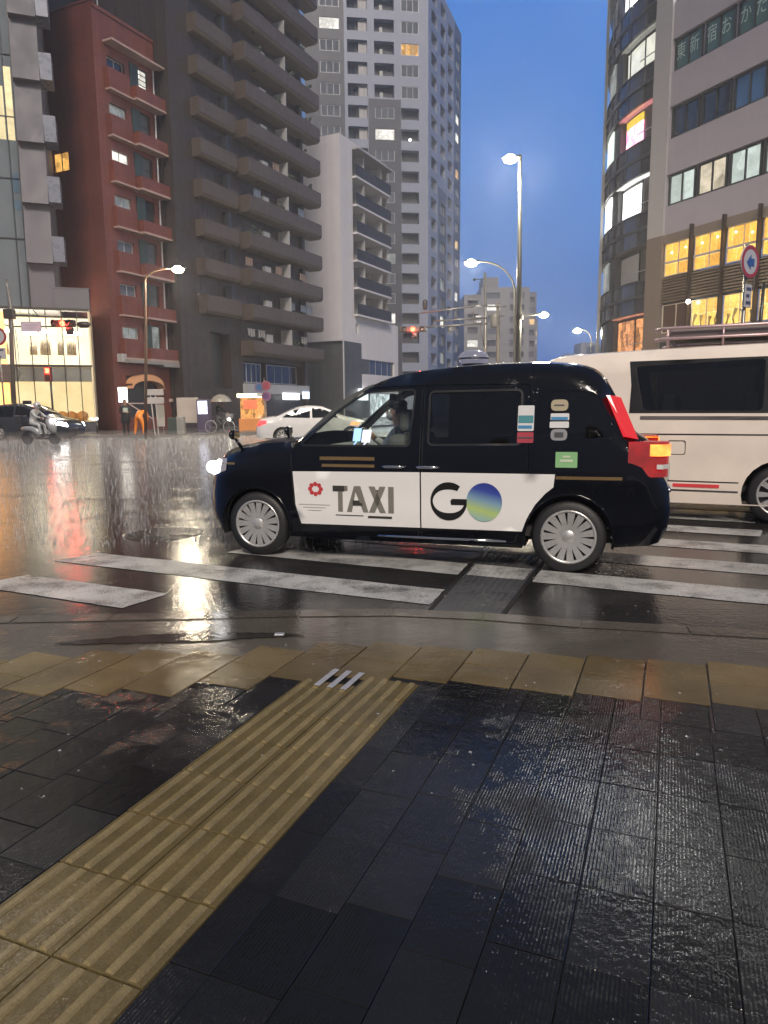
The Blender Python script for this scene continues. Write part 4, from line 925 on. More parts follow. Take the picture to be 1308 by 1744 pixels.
for k in range(10):
    a = 0.55 + 1.93 * k; b = a + 1.85
    window(fa, a, b, 8.08, 9.75, -0.05, m_rest, M('pale steel frame', (0.5, 0.44, 0.36), 0.4), ob, 2, 1, fw=0.05)
    mb = MB(); mb.fbox(fa, a, b, 8.72, 8.82, -0.05, 0.0); mb.build('window_rail', M('grey steel rail', (0.32, 0.31, 0.33), 0.4), ob)
    if k == 0:
        window(fa, a, b, 5.18, 6.62, -0.05, M('brown door panel', (0.075, 0.05, 0.04), 0.4), M('pale steel frame', (0.5, 0.44, 0.36), 0.4), ob, 2, fw=0.04)
    else:
        window(fa, a, b, 5.18, 6.62, -0.05, m_rest2, M('pale steel frame', (0.5, 0.44, 0.36), 0.4), ob, 2, fw=0.04)
        rnd = random.Random(k)
        for j in range(4):
            mb = MB(); mb.smooth = True; c = a + 0.2 + 0.45 * j
            mb.tube([fa.pt(c, 5.2, -0.085), fa.pt(c + rnd.uniform(-.1, .1), 5.5, -0.085), fa.pt(c + rnd.uniform(-.15, .15), 5.5 + rnd.uniform(0.2, 0.5), -0.085)], [0.05, 0.04, 0.1], 6)
            mb.build('flower_display', M('flower display', (0.30, 0.24, 0.10), 0.7, var=0.6, scale=9), ob)
    for j in range(2):
        mb = MB(); mb.smooth = True; mb.ball(fa.pt(a + 0.45 + 0.9 * j, 9.25 + 0.1 * ((k + j) % 3), -0.085), 0.06, 0.06, 0.05, 8, 6); mb.build('pendant_lamp', m_pend, ob)
    # slatted louvre band between the storeys
    mb = MB()
    for j in range(9): mb.fbox(fa, a - 0.03, b + 0.03, 6.74 + j * 0.147, 6.74 + j * 0.147 + 0.085, -0.12, 0.03)
    mb.build('louvre', M('bronze louvre', (0.148, 0.115, 0.081), 0.4, 0.2), ob)
mb = MB(); mb.fbox(fa, 0.5, 19.3, 6.66, 8.06, -0.3, -0.13); mb.build('louvre_backing', m_dark_room, ob)
for k in range(1, 10):
    s = 0.5 + 1.93 * k - 0.03; mb = MB(); mb.fbox(fa, s - 0.05, s + 0.05, 5.0, 10.35, -0.05, 0.22); mb.build('fin', M('dark bronze fin', (0.035, 0.026, 0.022), 0.4), ob)
mb = MB(); mb.ball(fa.pt(2.55, 6.55, 0.25), 0.11); mb.build('spot_lamp', EM('spot lamp', (1.0, 0.95, 0.85), 14.0), ob)

# ---- curved dark building
RC = 11.0; CC = Vector((P.x, P.y)) + Vector((0.909, 0.416)) * RC + Vector((-0.10, 0.05))
m_cd = M('dark curved cladding', (0.050, 0.052, 0.060), 0.35, var=0.2); m_cp = M('blue grey spandrel glass', (0.085, 0.105, 0.165), 0.12, var=0.3, scale=0.7)
m_cp2 = M('dark spandrel glass', (0.050, 0.055, 0.068), 0.12, var=0.3)
m_cw = M('grey recess wall', (0.085, 0.083, 0.086), 0.5); m_ceil = M('grey recess ceiling', (0.30, 0.30, 0.28), 0.5)
cb = empty('curved_building', (CC.x, CC.y, 0), label='dark building with curved glazed balconies beside the open sky', cat='building')
def cp(th, r, z): return Vector((CC.x + r * math.cos(R(th)), CC.y + r * math.sin(R(th)), z))
def arc(mb, t0, t1, r0, r1, z0, z1, n=4):
    for i in range(n):
        a, b = t0 + (t1 - t0) * i / n, t0 + (t1 - t0) * (i + 1) / n
        mb.hexa([cp(a, r0, z0), cp(b, r0, z0), cp(b, r1, z0), cp(a, r1, z0), cp(a, r0, z1), cp(b, r0, z1), cp(b, r1, z1), cp(a, r1, z1)])
TH = [206, 197, 189.5, 182, 176, 169, 162, 154, 146, 138, 130]; END = 125
mb = MB(); arc(mb, 207, END, 8.0, 10.40, 0.12, 37, 14); mb.build('core_wall', m_cw, cb)
SILL = [0.8, 4.25, 8.15, 11.75, 15.5, 19.2, 22.9, 26.6, 30.3, 34.0]
Z_A = EM('lit ceiling white', (1.0, 0.98, 0.92), 0.75); Z_B = EM('dim lit ceiling', (0.55, 0.55, 0.48), 0.28); Z_P = EM('lit ceiling pink', (1.0, 0.35, 0.34), 0.42); Z_O = EM('lit ceiling orange', (1.0, 0.38, 0.24), 0.4)
wh = EM('bright white window', (1.0, 1.0, 0.97), 1.8, 0.1); wh2 = EM('brightest white window', (1.0, 1.0, 0.97), 30.0, 0.1); cream = EM('cream lit window', (0.92, 0.92, 0.78), 0.62, 0.3, 1.2)
orange = ROOM('orange lit window', (1.0, 0.42, 0.16), 0.8, 0.35, 2.5); blind = M('pale blind', (0.33, 0.33, 0.34), 0.4)
# per floor: list of (from angle, to angle, material)
floorlit = {1: [(206, 194.5, orange), (194.1, 183, orange)], 2: [(195, 183.5, blind)], 3: [(195, 183, wh)], 5: [(206, 194, cream), (193.6, 185.2, cream), (184.8, 183, cream)],
            6: [(206, 195, wh2), (194.6, 183, wh2)], 7: [(206, 195, wh2), (194.6, 183, wh2)], 8: [(195, 183, wh)]}
ceil = {5: Z_B, 3: Z_A, 6: Z_A, 7: Z_A, 4: Z_P, 1: Z_O}
for i, z in enumerate(SILL[:-1]):
    zt = SILL[i + 1] - 1.72       # opening from sill z to zt, spandrel above
    mb = MB(); arc(mb, 207, END, 10.40, 11.0, zt + 0.80, zt + 0.98, 16); mb.build('curved_slab', m_cd, cb)
    mb = MB(); arc(mb, 207, END, 10.42, 10.84, SILL[i + 1] - 0.06, SILL[i + 1] + 0.0, 16); mb.build('recess_floor', m_cd, cb)
    for j in range(len(TH) - 1):
        a, b = TH[j] - 0.35, TH[j + 1] + 0.35; g = m_cp if j in (1, 3, 6) else m_cp2
        mb = MB(); arc(mb, a, b, 10.86, 10.9, zt + 1.0, SILL[i + 1], 3); mb.build('spandrel_panel', g, cb)
        mb = MB(); arc(mb, a, b, 10.86, 10.9, zt + 0.05, zt + 0.80, 3); mb.build('spandrel_panel', g, cb)
    mb = MB()
    for t in TH: arc(mb, t - 0.35, t + 0.35, 10.84, 10.95, zt, SILL[i + 1], 1)
    arc(mb, 207, END, 10.84, 10.96, SILL[i + 1] - 0.02, SILL[i + 1] + 0.06, 16); arc(mb, 207, END, 10.84, 10.96, zt, zt + 0.05, 16)
    mb.build('spandrel_frame', m_cd, cb)
    mb = MB(); arc(mb, 207, 182, 10.42, 10.83, zt - 0.03, zt - 0.005, 8); mb.build('recess_ceiling', ceil.get(i, m_ceil), cb)
    for a, b, mm in floorlit.get(i, []):
        mb = MB(); arc(mb, a, b, 10.42, 10.46, z + 0.08, zt - 0.22, 4); w = mb.build('window', mm, cb)
        mb = MB(); arc(mb, a + 0.15, a, 10.42, 10.5, z + 0.04, zt - 0.04, 1); arc(mb, b, b - 0.3, 10.42, 10.5, z + 0.04, zt - 0.04, 1); arc(mb, a, b, 10.42, 10.49, zt - 0.21, zt - 0.10, 4); mb.build('frame', m_frame_dark, w)
    if i == 4:
        mb = MB(); mb.mi = 0; arc(mb, 194, 184, 10.42, 10.48, z + 0.08, zt - 0.60, 3); mb.mi = 1; arc(mb, 194, 184, 10.42, 10.485, zt - 0.60, zt - 0.18, 3)
        mb.build('lit_sign', [EM('pink lit sign', (1.0, 0.10, 0.28), 2.6, 0.35, 1.5, (1.0, 0.45, 0.65)), EM('yellow sign header', (1.0, 0.66, 0.05), 0.8, 0.5, 14.0)], cb)
    # dark pier and pale strip windows on the outer left curve
    mb = MB(); arc(mb, 182.5, 176.5, 10.42, 10.72, z + 0.06, zt - 0.01, 3); mb.build('recess_pier', M('dark grey pier', (0.075, 0.075, 0.082), 0.5), cb)
    mm = {3: wh, 4: EM('pale strip window', (0.82, 0.95, 0.86), 0.75, 0.2), 5: m_dim_lit, 2: m_dim_lit}.get(i, m_glass_grey)
    mb = MB(); arc(mb, 176.2, 168, 10.72, 10.80, z + 0.1, zt - 0.05, 3); arc(mb, 167, 160, 10.75, 10.82, z + 0.1, zt - 0.05, 3); mb.build('strip_window', mm, cb)
    mb = MB(); arc(mb, 176.4, END, 10.42, 10.70, z + 0.06, zt - 0.01, 10); mb.build('rear_wall', m_cw, cb)
    mb = MB(); arc(mb, 207, 194, 10.78, 10.82, z + 0.55, z + 0.59, 4); mb.build('handrail', m_frame_grey, cb)
mb = MB(); arc(mb, 166.5, 163.5, 10.95, 11.12, 0.12, 36, 1); mb.build('pale_edge_fin', M('pale edge fin', (0.42, 0.41, 0.40), 0.4), cb)
# ------------------------------------------------------------------ street lamps, signals, signs
m_pole = M('dark green grey pole paint', (0.045, 0.046, 0.042), 0.35, 0.3, bump=0.1)
m_pole_l = M('galvanised pole', (0.22, 0.215, 0.20), 0.35, 0.6)
m_brownpole = M('brown pole', (0.12, 0.075, 0.05), 0.4, 0.2)
m_bulb = EM('street lamp lens', (1.0, 0.86, 0.56), 40.0, 0.05)
m_bulb_s = EM('small lamp lens', (1.0, 0.94, 0.80), 40.0, 0.05)
def lamp_light(parent, p, power, aim=None):
    l = bpy.data.lights.new('lamp_light', 'POINT'); l.energy = power; l.color = (1.0, 0.86, 0.64); l.shadow_soft_size = 0.3
    o = bpy.data.objects.new('lamp_light', l); COL.objects.link(o); o.parent = parent; o.location = p - origin_of(parent)
def lamp_head(parent, p, d, size=1.0, bulb=None):
    # cobra style head at p pointing along d, lens underneath
    d = Vector((d[0], d[1], 0)).normalized(); n = Vector((-d.y, d.x, 0)); mb = MB(); mb.smooth = True
    for q, w, h in ((-0.1, 0.06, 0.04), (0.05, 0.12, 0.09), (0.35, 0.16, 0.10), (0.6, 0.12, 0.07), (0.68, 0.02, 0.02)): pass
    secs = [(-0.1, 0.05, 0.05), (0.08, 0.12, 0.09), (0.35, 0.16, 0.11), (0.58, 0.12, 0.08), (0.68, 0.03, 0.03)]
    vs, fs = [], []
    for q, w, h in secs:
        for k in range(10):
            a = 2 * math.pi * k / 10; vs.append(p + d * q * size + n * w * size * math.cos(a) + Vector((0, 0, max(-0.02, h * math.sin(a)) * size)))
    for i in range(len(secs) - 1):
        for k in range(10): fs.append((i * 10 + k, i * 10 + (k + 1) % 10, (i + 1) * 10 + (k + 1) % 10, (i + 1) * 10 + k))
    mb.add(vs, fs); hd = mb.build('lamp_head', m_pole, parent)
    mb = MB(); mb.smooth = True; mb.ball(p + d * 0.34 * size + Vector((0, 0, -0.05 * size)), 0.27 * size, 0.20 * size, 0.16 * size); mb.build('lens', bulb or m_bulb, hd)
# tall lamp post by the taxi's far side
b = at(880, 735, 25); b.z = 0; top = at(886, 264, 25)
sl = empty('street_lamp', b, label='tall street lamp post with a lit head and a second lit arm lower down', cat='street lamp', group='lit street lamps')
base = Vector((b.x, b.y, 0)); mb = MB(); mb.smooth = True
mb.tube([base, base + Vector((0, 0, 0.5)), Vector((b.x, b.y, 5)), Vector((top.x, top.y, top.z))], [0.11, 0.10, 0.085, 0.055], 12); mb.build('post', m_pole, sl)
hp = at(884, 268, 25); mb = MB(); mb.tube([Vector((top.x, top.y, top.z)), hp + Vector((-0.1, 0, 0))], 0.04, 8); mb.build('arm', m_pole, sl)
lamp_head(sl, hp, (-1, 0.1), 0.85); lamp_light(sl, hp + Vector((-0.3, 0, -0.35)), 2000)
q0, q1 = at(885, 540, 25), at(916, 535, 25); mb = MB(); mb.tube([q0, q1], 0.03, 8); mb.lathe([(0.09, -0.08), (0.13, -0.08), (0.13, 0.08), (0.09, 0.08)], (q0.x, q0.y, q0.z), n=12); mb.build('arm', m_pole, sl)
lamp_head(sl, q1, (1, 0), 0.6); lamp_light(sl, q1 + Vector((0.2, 0, -0.25)), 450)
# curved-arm lamp behind it
def swan_lamp(px, py_top, hx, hy, Y, label, power, r=0.07, mat=None, size=1.0, sq=1.0, bulb=None):
    b = at(px, 735, Y); hp = at(hx, hy, Y); tp = at(px, py_top, Y)
    o = empty('street_lamp', (b.x, b.y, 0), label=label, cat='street lamp', group='lit street lamps')
    path = [Vector((b.x, b.y, 0)), Vector((tp.x + (b.x - tp.x) * 0.3, tp.y, tp.z * 0.6)), Vector((tp.x, tp.y, tp.z))]
    D = hp - path[-1]
    for i in range(1, 9):
        a = math.pi / 2 * i / 8; path.append(path[2] + Vector((D.x * (1 - math.cos(a)) * sq, D.y * (1 - math.cos(a)), D.z * math.sin(a))))
    path.append(hp)
    mb = MB(); mb.smooth = True; mb.tube(path, [r, r * 0.9, r * 0.8] + [r * 0.6] * (len(path) - 3), 10); mb.build('post', mat or m_pole, o)
    lamp_head(o, hp, (-1 if hx < px else 1, 0), size, bulb); lamp_light(o, hp + Vector((-0.3 if hx < px else 0.3, 0, -0.4)), power); return o
swan_lamp(877, 500, 815, 446, 33, 'swan neck street lamp curving left in front of the far grey block', 1300, sq=0.9)
swan_lamp(1007, 583, 992, 562, 62, 'furthest street lamp, small and low beside the curved building', 1500, size=1.3, sq=0.9)
swan_lamp(247, 480, 290, 457, 33, 'brown street lamp arching right in front of the red brick building', 500, mat=m_brownpole, sq=1.0)
# utility poles
def wood_pole(px, py, Y, label, arms):
    b = at(px, 735, Y); t = at(px, py, Y); o = empty('utility_pole', (b.x, b.y, 0), label=label, cat='utility pole')
    mb = MB(); mb.smooth = True; mb.tube([Vector((b.x, b.y, 0)), t], [0.17, 0.12], 10); mb.build('post', m_pole_l if Y < 45 else M('weathered concrete pole', (0.16, 0.14, 0.115), 0.6), o)
    for (ax0, ax1, ay) in arms:
        p, q = at(ax0, ay, Y - 0.15), at(ax1, ay, Y - 0.15); mb = MB(); mb.tube([p, q], 0.05, 6); mb.build('cross_arm', m_pole_l, o)
        for k in range(3):
            e = p + (q - p) * (k / 2); mb = MB(); mb.smooth = True; mb.lathe([(0, 0.02), (0.06, 0.04), (0.05, 0.12), (0.07, 0.16), (0, 0.2)], tuple(e), n=8); mb.build('insulator', m_white_trim, o)
    return o
o = wood_pole(848, 516, 50, 'stout brown utility pole carrying a transformer and short cross arms', [(828, 862, 522), (832, 858, 538), (835, 853, 550)])
p = at(842, 545, 49.6); mb = MB(); mb.smooth = True; mb.lathe([(0, -0.5), (0.22, -0.5), (0.25, -0.4), (0.25, 0.35), (0.15, 0.45), (0, 0.45)], tuple(p), n=12); mb.build('transformer', M('transformer tank', (0.2, 0.19, 0.17), 0.5), o)
# signal mast with the long arm
Y = 46; b = at(828, 735, Y)
sm = empty('signal_mast', (b.x, b.y, 0), label='grey signal mast with long horizontal arms reaching left over the road', cat='signal mast')
mb = MB(); mb.smooth = True; mb.tube([Vector((b.x, b.y, 0)), at(826, 464, Y)], [0.13, 0.09], 10); mb.tube([at(818, 545, Y), at(824, 590, Y)], 0.04, 6); mb.build('post', m_pole_l, sm)
for (x0, y0, x1, y1, r) in ((830, 519, 716, 533, 0.055), (830, 541, 738, 547, 0.05), (830, 551, 724, 557, 0.05)):
    mb = MB(); mb.smooth = True; mb.tube([at(x0, y0, Y - 0.1), at(x1, y1, Y - 0.1)], r, 8); mb.build('arm', m_pole_l, sm)
mb = MB(); mb.tube([at(775, 525, Y - 0.1), at(775, 545, Y - 0.1)], 0.04, 6); mb.tube([at(806, 521, Y - 0.1), at(806, 552, Y - 0.1)], 0.04, 6); mb.build('brace', m_pole_l, sm)
for yy in (522, 540, 549):
    mb = MB(); mb.box(*(lambda q: (q.x - 0.15, q.x + 0.15, q.y - 0.3, q.y - 0.15, q.z - 0.05, q.z + 0.05))(at(814, yy, Y))); mb.build('clamp', m_steel_strip, sm)
mb = MB(); mb.smooth = True; mb.tube([at(826, 475, Y), at(809, 476, Y)], 0.03, 6); mb.ball(at(808, 476, Y), 0.1); mb.build('bracket', m_pole, sm)
mb = MB(); mb.smooth = True; q = at(724, 520, Y); mb.lathe([(0, -0.3), (0.12, -0.25), (0.17, 0.0), (0.15, 0.28), (0.05, 0.36), (0, 0.36)], tuple(q), n=10); mb.build('camera_dome', M('dark camera dome', (0.03, 0.03, 0.035), 0.2), sm)
mb = MB(); mb.smooth = True; q = at(769, 560, Y); mb.lathe([(0.1, -0.03), (0.22, -0.03), (0.22, 0.03), (0.1, 0.03), (0.1, -0.03)], tuple(q), axis='y', n=14); mb.build('ring_sensor', m_pole_l, sm)
m_sig = M('dark brown signal housing', (0.030, 0.022, 0.018), 0.4)
m_red = EM('red signal lens', (1.0, 0.03, 0.015), 6.0, 0.2, 12.0, (1.0, 0.12, 0.05))
m_off_l = M('unlit signal lens', (0.02, 0.035, 0.03), 0.15)
def red_glow(parent, p, power):
    l = bpy.data.lights.new('signal_glow', 'POINT'); l.energy = power; l.color = (1.0, 0.05, 0.03); l.shadow_soft_size = 0.08
    o = bpy.data.objects.new('signal_glow', l); COL.objects.link(o); o.parent = parent; o.location = p
def h_signal(c, label, tilt=0.0, arrow=True, w=1.15, lit=2, dx=0.0):
    # horizontal three-lens head facing the viewer, hooded lenses, arrow box below
    o = empty('traffic_light', c, label=label, cat='traffic light', group='red traffic lights over the road')
    mb = MB(); mb.bbox(-w / 2, w / 2, -0.1, 0.12, -0.18, 0.18, 0.06); mb.build('housing', m_sig, o, local=True)
    for k in range(3):
        x = (-w / 3 + 0.01) + k * (w / 3 - 0.01); lit_ = (k == lit)
        mb = MB(); mb.smooth = True; mb.lathe([(0, -0.135), (0.09, -0.14), (0.16, -0.115)], (x, 0, 0), axis='y', n=18); mb.build('lens', m_red if lit_ else m_off_l, o, local=True)
        if lit_: red_glow(o, (x, -0.42, 0.0), 70)
        mb = MB(); mb.smooth = True; vs, fs = [], []
        for i in range(13):
            a = -0.35 + (math.pi + 0.7) * i / 12
            vs += [(x + 0.17 * math.cos(a), -0.10, 0.17 * math.sin(a)), (x + 0.17 * math.cos(a), -0.30 + 0.1 * (1 - math.sin(max(0, a if a < 3.14 else 0))), 0.17 * math.sin(a))]
        fs = [(2 * i, 2 * i + 1, 2 * i + 3, 2 * i + 2) for i in range(12)]; mb.add(vs, fs); mb.build('visor', m_sig, o, local=True)
    if arrow:
        mb = MB(); mb.bbox(0.0 + dx, 0.36 + dx, -0.1, 0.12, -0.56, -0.19, 0.05); mb.build('arrow_box', m_sig, o, local=True)
        mb = MB(); mb.smooth = True; mb.lathe([(0, -0.125), (0.08, -0.13), (0.13, -0.115)], (0.18 + dx, 0, -0.37), axis='y', n=18); mb.build('lens', m_off_l, o, local=True)
    return o
h_signal(at(703, 561, 45.6), 'red traffic light on the mast arm just above the taxi', dx=-0.05, lit=1, w=1.7)
# left pole with street name board, signal and no-entry style round sign
Y = 38; b = at(25, 735, Y)
lp = empty('signal_pole', (b.x, b.y, 0), label='grey pole in front of the lit storefront at the far left', cat='pole')
mb = MB(); mb.smooth = True; mb.tube([Vector((b.x, b.y, 0)), at(17, 520, Y), at(13, 490, Y), at(11, 475, Y)], [0.13, 0.10, 0.07, 0.05], 10); mb.build('post', m_pole_l, lp)
mb = MB(); mb.tube([at(18, 556, Y), at(92, 556, Y)], 0.04, 8); mb.tube([at(8, 553, Y), at(18, 556, Y)], 0.03, 6); mb.build('arm', m_pole_l, lp)
mb = MB(); mb.bbox(*(lambda q: (q.x - 0.24, q.x + 0.24, q.y - 0.2, q.y + 0.2, q.z - 0.25, q.z + 0.25))(at(16, 535, Y)), 0.03); mb.build('junction_box', m_pole, lp)
q = at(12, 638, Y); mb = MB(); mb.bbox(q.x - 0.35, q.x + 0.28, q.y - 0.2, q.y + 0.2, q.z - 0.4, q.z + 0.5, 0.03); mb.build('control_box', M('taupe control box', (0.12, 0.10, 0.085), 0.5), lp)
mb = MB(); mb.tube([at(26, 560, Y), at(31, 600, Y), at(34, 640, Y), at(29, 650, Y)], 0.015, 6); mb.build('cable', m_pole, lp)
q = at(54, 556, Y - 0.2); sg = empty('street_name_sign', q, label='pale blank looking street name board on the arm of the left pole', cat='sign')
mb = MB(); mb.bbox(-0.55, 0.5, -0.03, 0.03, -0.27, 0.25, 0.02); mb.build('board', M('pale lavender sign board', (0.42, 0.42, 0.50), 0.35), sg, local=True)
mb = MB()
for i, (x0, x1, z) in enumerate(((-0.35, 0.3, 0.06), (-0.28, 0.22, -0.08))): mb.box(x0, x1, -0.034, -0.031, z - 0.018, z + 0.018)
mb.build('faint_lines', M('faint sign lines', (0.28, 0.28, 0.36), 0.4), sg, local=True)
h_signal(at(108, 551, 37.7), 'red traffic light in front of the bright storefront windows', dx=0.12, lit=1, w=1.25)
q = at(142, 553, 38.0); o = empty('traffic_light', q, label='dark side-facing signal head right of the storefront red light', cat='traffic light')
mb = MB(); mb.smooth = True; mb.tube([(-0.3, 0, 0.02), (-0.15, 0, 0.0), (0.2, 0, 0), (0.36, 0, 0.03)], [0.10, 0.17, 0.17, 0.05], 10); mb.build('housing', m_sig, o, local=True)
mb = MB(); mb.tube([(-1.0, 0, 0), (-0.2, 0, 0)], 0.03, 6); mb.build('arm', m_sig, o, local=True)
# pedestrian signal
q = at(82, 637, 36.6); o = empty('pedestrian_signal', Vector((q.x, q.y, 0.12)), label='small pedestrian signal showing red on a slim post before the storefront', cat='traffic light'); dz = q.z - 0.12
mb = MB(); mb.smooth = True; mb.tube([(0.05, 0.15, 0), (0.05, 0.15, dz + 0.3)], 0.035, 8); mb.build('post', m_pole, o, local=True)
mb = MB(); mb.bbox(-0.17, 0.17, -0.1, 0.1, -0.38 + dz, 0.36 + dz, 0.03); mb.build('housing', M('red brown signal housing', (0.12, 0.02, 0.015), 0.4), o, local=True)
mb = MB(); mb.bbox(-0.11, 0.11, -0.115, -0.1, 0.03 + dz, 0.29 + dz, 0.008); mb.build('lens', m_red, o, local=True); red_glow(o, (0, -0.22, 0.16 + dz), 25)
mb = MB(); mb.bbox(-0.11, 0.11, -0.115, -0.1, -0.30 + dz, -0.03 + dz, 0.008); mb.build('lens', m_off_l, o, local=True)
# round sign with plates
def round_sign(c, r, label, pole_xy, plates, blue=True, lean=0.0, face=0.0):
    o = empty('road_sign', Vector((c.x, c.y, 0)), label=label, cat='road sign')
    if face: o.rotation_euler.z = face
    z = c.z
    mb = MB(); mb.smooth = True; mb.tube([(lean, 0.06, 0), (0.0, 0.06, z + r * 1.05)], 0.035, 8); mb.build('post', m_pole_l, o, local=True)
    mb = MB(); mb.lathe([(0, -0.012), (r * 0.98, -0.012), (r, 0.0), (r * 0.98, 0.012), (0, 0.012)], (0, 0, z), axis='y', n=32); d = mb.build('disc', M('sign white', (0.40, 0.40, 0.42), 0.35, var=0.06), o, local=True)
    mb = MB(); mb.lathe([(r * 0.74, -0.015), (r * 0.97, -0.015)], (0, 0, z), axis='y', n=32); mb.build('red_ring', M('sign red', (0.30, 0.025, 0.03), 0.35), d, local=True)
    if blue:
        mb = MB(); vs = [(r * x, -0.017, z + r * y) for x, y in ((-0.42, -0.05), (0.05, 0.45), (0.05, 0.2), (0.42, 0.2), (0.42, -0.25), (0.05, -0.25), (0.05, -0.5))]
        mb.add(vs, [range(7)]); mb.build('blue_symbol', M('sign blue', (0.03, 0.08, 0.26), 0.35), d, local=True)
    for (w, h, dz, marks) in plates:
        mb = MB(); mb.bbox(-w, w, -0.012, 0.012, z + dz - h, z + dz + h, 0.006); pl = mb.build('plate', M('sign white', (0.62, 0.62, 0.62), 0.35), o, local=True)
        for k in range(marks):
            mb = MB(); zz = z + dz + h * (0.6 - 1.2 * k / max(1, marks - 1)); mb.box(-w * 0.7, w * 0.7 - (k % 2) * w * 0.4, -0.016, -0.013, zz - h * 0.14, zz + h * 0.14)
            mb.build('plate_mark', M('sign dark marks', (0.05, 0.05, 0.09), 0.4), pl, local=True)
    return o
round_sign(at(1277, 446, 12.5), 0.275, 'round red rimmed sign with a blue symbol above a white plate', None, [(0.1, 0.19, -0.56, 3)], face=0.58, lean=0.03)
round_sign(at(-4, 573, 34), 0.42, 'half seen round red rimmed sign at the left edge of the picture', None, [(0.32, 0.26, -0.78, 2)], blue=False)
# thin dark slanted post right of the round sign
p0, p1 = at(1291, 735, 14), at(1301, 480, 14); o = empty('thin_post', (p0.x, p0.y, 0), label='thin dark slanted post at the right edge behind the round sign', cat='post')
mb = MB(); mb.smooth = True; mb.tube([Vector((p0.x - 0.1, p0.y, 0)), at(1294, 560, 14), p1], [0.05, 0.04, 0.03], 8); mb.tube([at(1294, 545, 14), at(1286, 552, 14)], 0.02, 6); mb.build('post', m_pole, o)
# blue and red road signs by the shops
b = at(452, 735, 41); o = empty('road_sign', (b.x, b.y, 0.12), label='post with blue, red and purple discs in front of the shops', cat='road sign')
mb = MB(); mb.tube([(0, 0.05, 0), (0, 0.05, 3.0)], 0.035, 8); mb.build('post', m_pole_l, o, local=True)
for x, z, col, nm in ((-0.28, 2.45, (0.03, 0.09, 0.20), 'blue'), (0.12, 2.55, (0.20, 0.03, 0.05), 'red'), (0.12, 1.95, (0.10, 0.04, 0.13), 'purple')):
    mb = MB(); mb.lathe([(0, -0.012), (0.26, -0.012), (0.28, 0.0), (0, 0.012)], (x, 0, z), axis='y', n=20); d = mb.build('disc', M('sign ' + nm + ' face', col, 0.35), o, local=True)
    mb = MB(); mb.lathe([(0.2, -0.016), (0.25, -0.016)], (x, 0, z), axis='y', n=20); mb.build('rim', M('sign rim pink', (0.25, 0.12, 0.16), 0.35), d, local=True)
mb = MB(); mb.bbox(-0.42, 0.0, -0.012, 0.012, 1.95, 2.12, 0.005); mb.build('plate', M('sign white', (0.62, 0.62, 0.62), 0.35), o, local=True)
# guide boards and street clutter in front of the red building
b = at(268, 735, 35.6); o = empty('guide_sign', (b.x, b.y, 0.12), label='grey guide post with two stacked boards beside the brown lamp', cat='sign')
mb = MB(); mb.tube([(-0.12, 0, 0), (-0.25, 0, 2.1)], 0.035, 8); mb.tube([(0.05, 0, 0), (0.0, 0, 2.2)], 0.035, 8); mb.build('post', m_white_trim, o, local=True)
for z in (1.55, 1.95):
    mb = MB(); mb.bbox(-0.4, 0.42, -0.05, -0.01, z, z + 0.3, 0.01); mb.build('board', M('pale grey board', (0.36, 0.34, 0.34), 0.4), o, local=True)
b = at(275, 735, 36.4); o = empty('banner', (b.x, b.y, 0.12), label='upright white banner on a short stand by the guide post', cat='banner')
mb = MB(); mb.bbox(-0.2, 0.2, -0.02, 0.02, 0.4, 1.5, 0.01); mb.build('cloth', M('off white cloth', (0.45, 0.43, 0.40), 0.7), o, local=True)
mb = MB(); mb.tube([(-0.15, 0, 0), (-0.15, 0, 0.45)], 0.02, 6); mb.tube([(0.12, 0, 0), (0.12, 0, 0.45)], 0.02, 6); mb.build('stand', m_white_trim, o, local=True)
b = at(213, 735, 37.2); o = empty('lit_signboard', (b.x, b.y, 0.12), label='small bright white lit signboard beside the brick entrance', cat='sign')
mb = MB(); mb.tube([(0, 0, 0), (0, 0, 1.7)], 0.05, 8); mb.build('post', m_pole, o, local=True)
mb = MB(); mb.bbox(-0.2, 0.2, -0.1, 0.1, 1.65, 2.4, 0.02); mb.build('light_box', EM('warm white light box', (1.0, 0.95, 0.82), 6.0, 0.1), o, local=True)
for px, w, h, Y, lab, mat in ((298, 0.3, 0.85, 36.3, 'dark green street cabinet', M('dark green cabinet', (0.05, 0.065, 0.055), 0.5)), (309, 0.18, 0.9, 36.2, 'grey slatted box beside the green cabinet', M('grey slatted box', (0.24, 0.24, 0.23), 0.5))):
    b = at(px, 735, Y); mb = MB(); mb.bbox(b.x - w, b.x + w, b.y - 0.2, b.y + 0.2, 0.12, 0.12 + h, 0.03)
    for k in range(5): mb.box(b.x - w * 0.8, b.x + w * 0.8, b.y - 0.225, b.y - 0.2, 0.25 + k * h / 6, 0.29 + k * h / 6)
    tag(mb.build('street_cabinet', mat), lab, 'cabinet')
b = at(322, 735, 40); o = empty('notice_board', (b.x, b.y, 0.12), label='large pale notice board on legs in front of the brown wall', cat='notice board')
mb = MB(); mb.bbox(-0.62, 0.6, -0.03, 0.03, 0.5, 1.9, 0.02); mb.build('board', M('pale beige board', (0.34, 0.30, 0.27), 0.5), o, local=True)
mb = MB(); mb.tube([(-0.5, 0, 0), (-0.5, 0, 0.6)], 0.03, 6); mb.tube([(0.5, 0, 0), (0.5, 0, 0.6)], 0.03, 6); mb.build('legs', m_pole, o, local=True)
b = at(349, 735, 40); o = empty('vending_machine', (b.x, b.y, 0.12), label='dark vending machine with a bluish lit front by the brown wall', cat='vending machine')
mb = MB(); mb.bbox(-0.35, 0.35, -0.25, 0.3, 0, 1.8, 0.03); mb.build('body', M('dark violet cabinet', (0.06, 0.05, 0.09), 0.4), o, local=True)
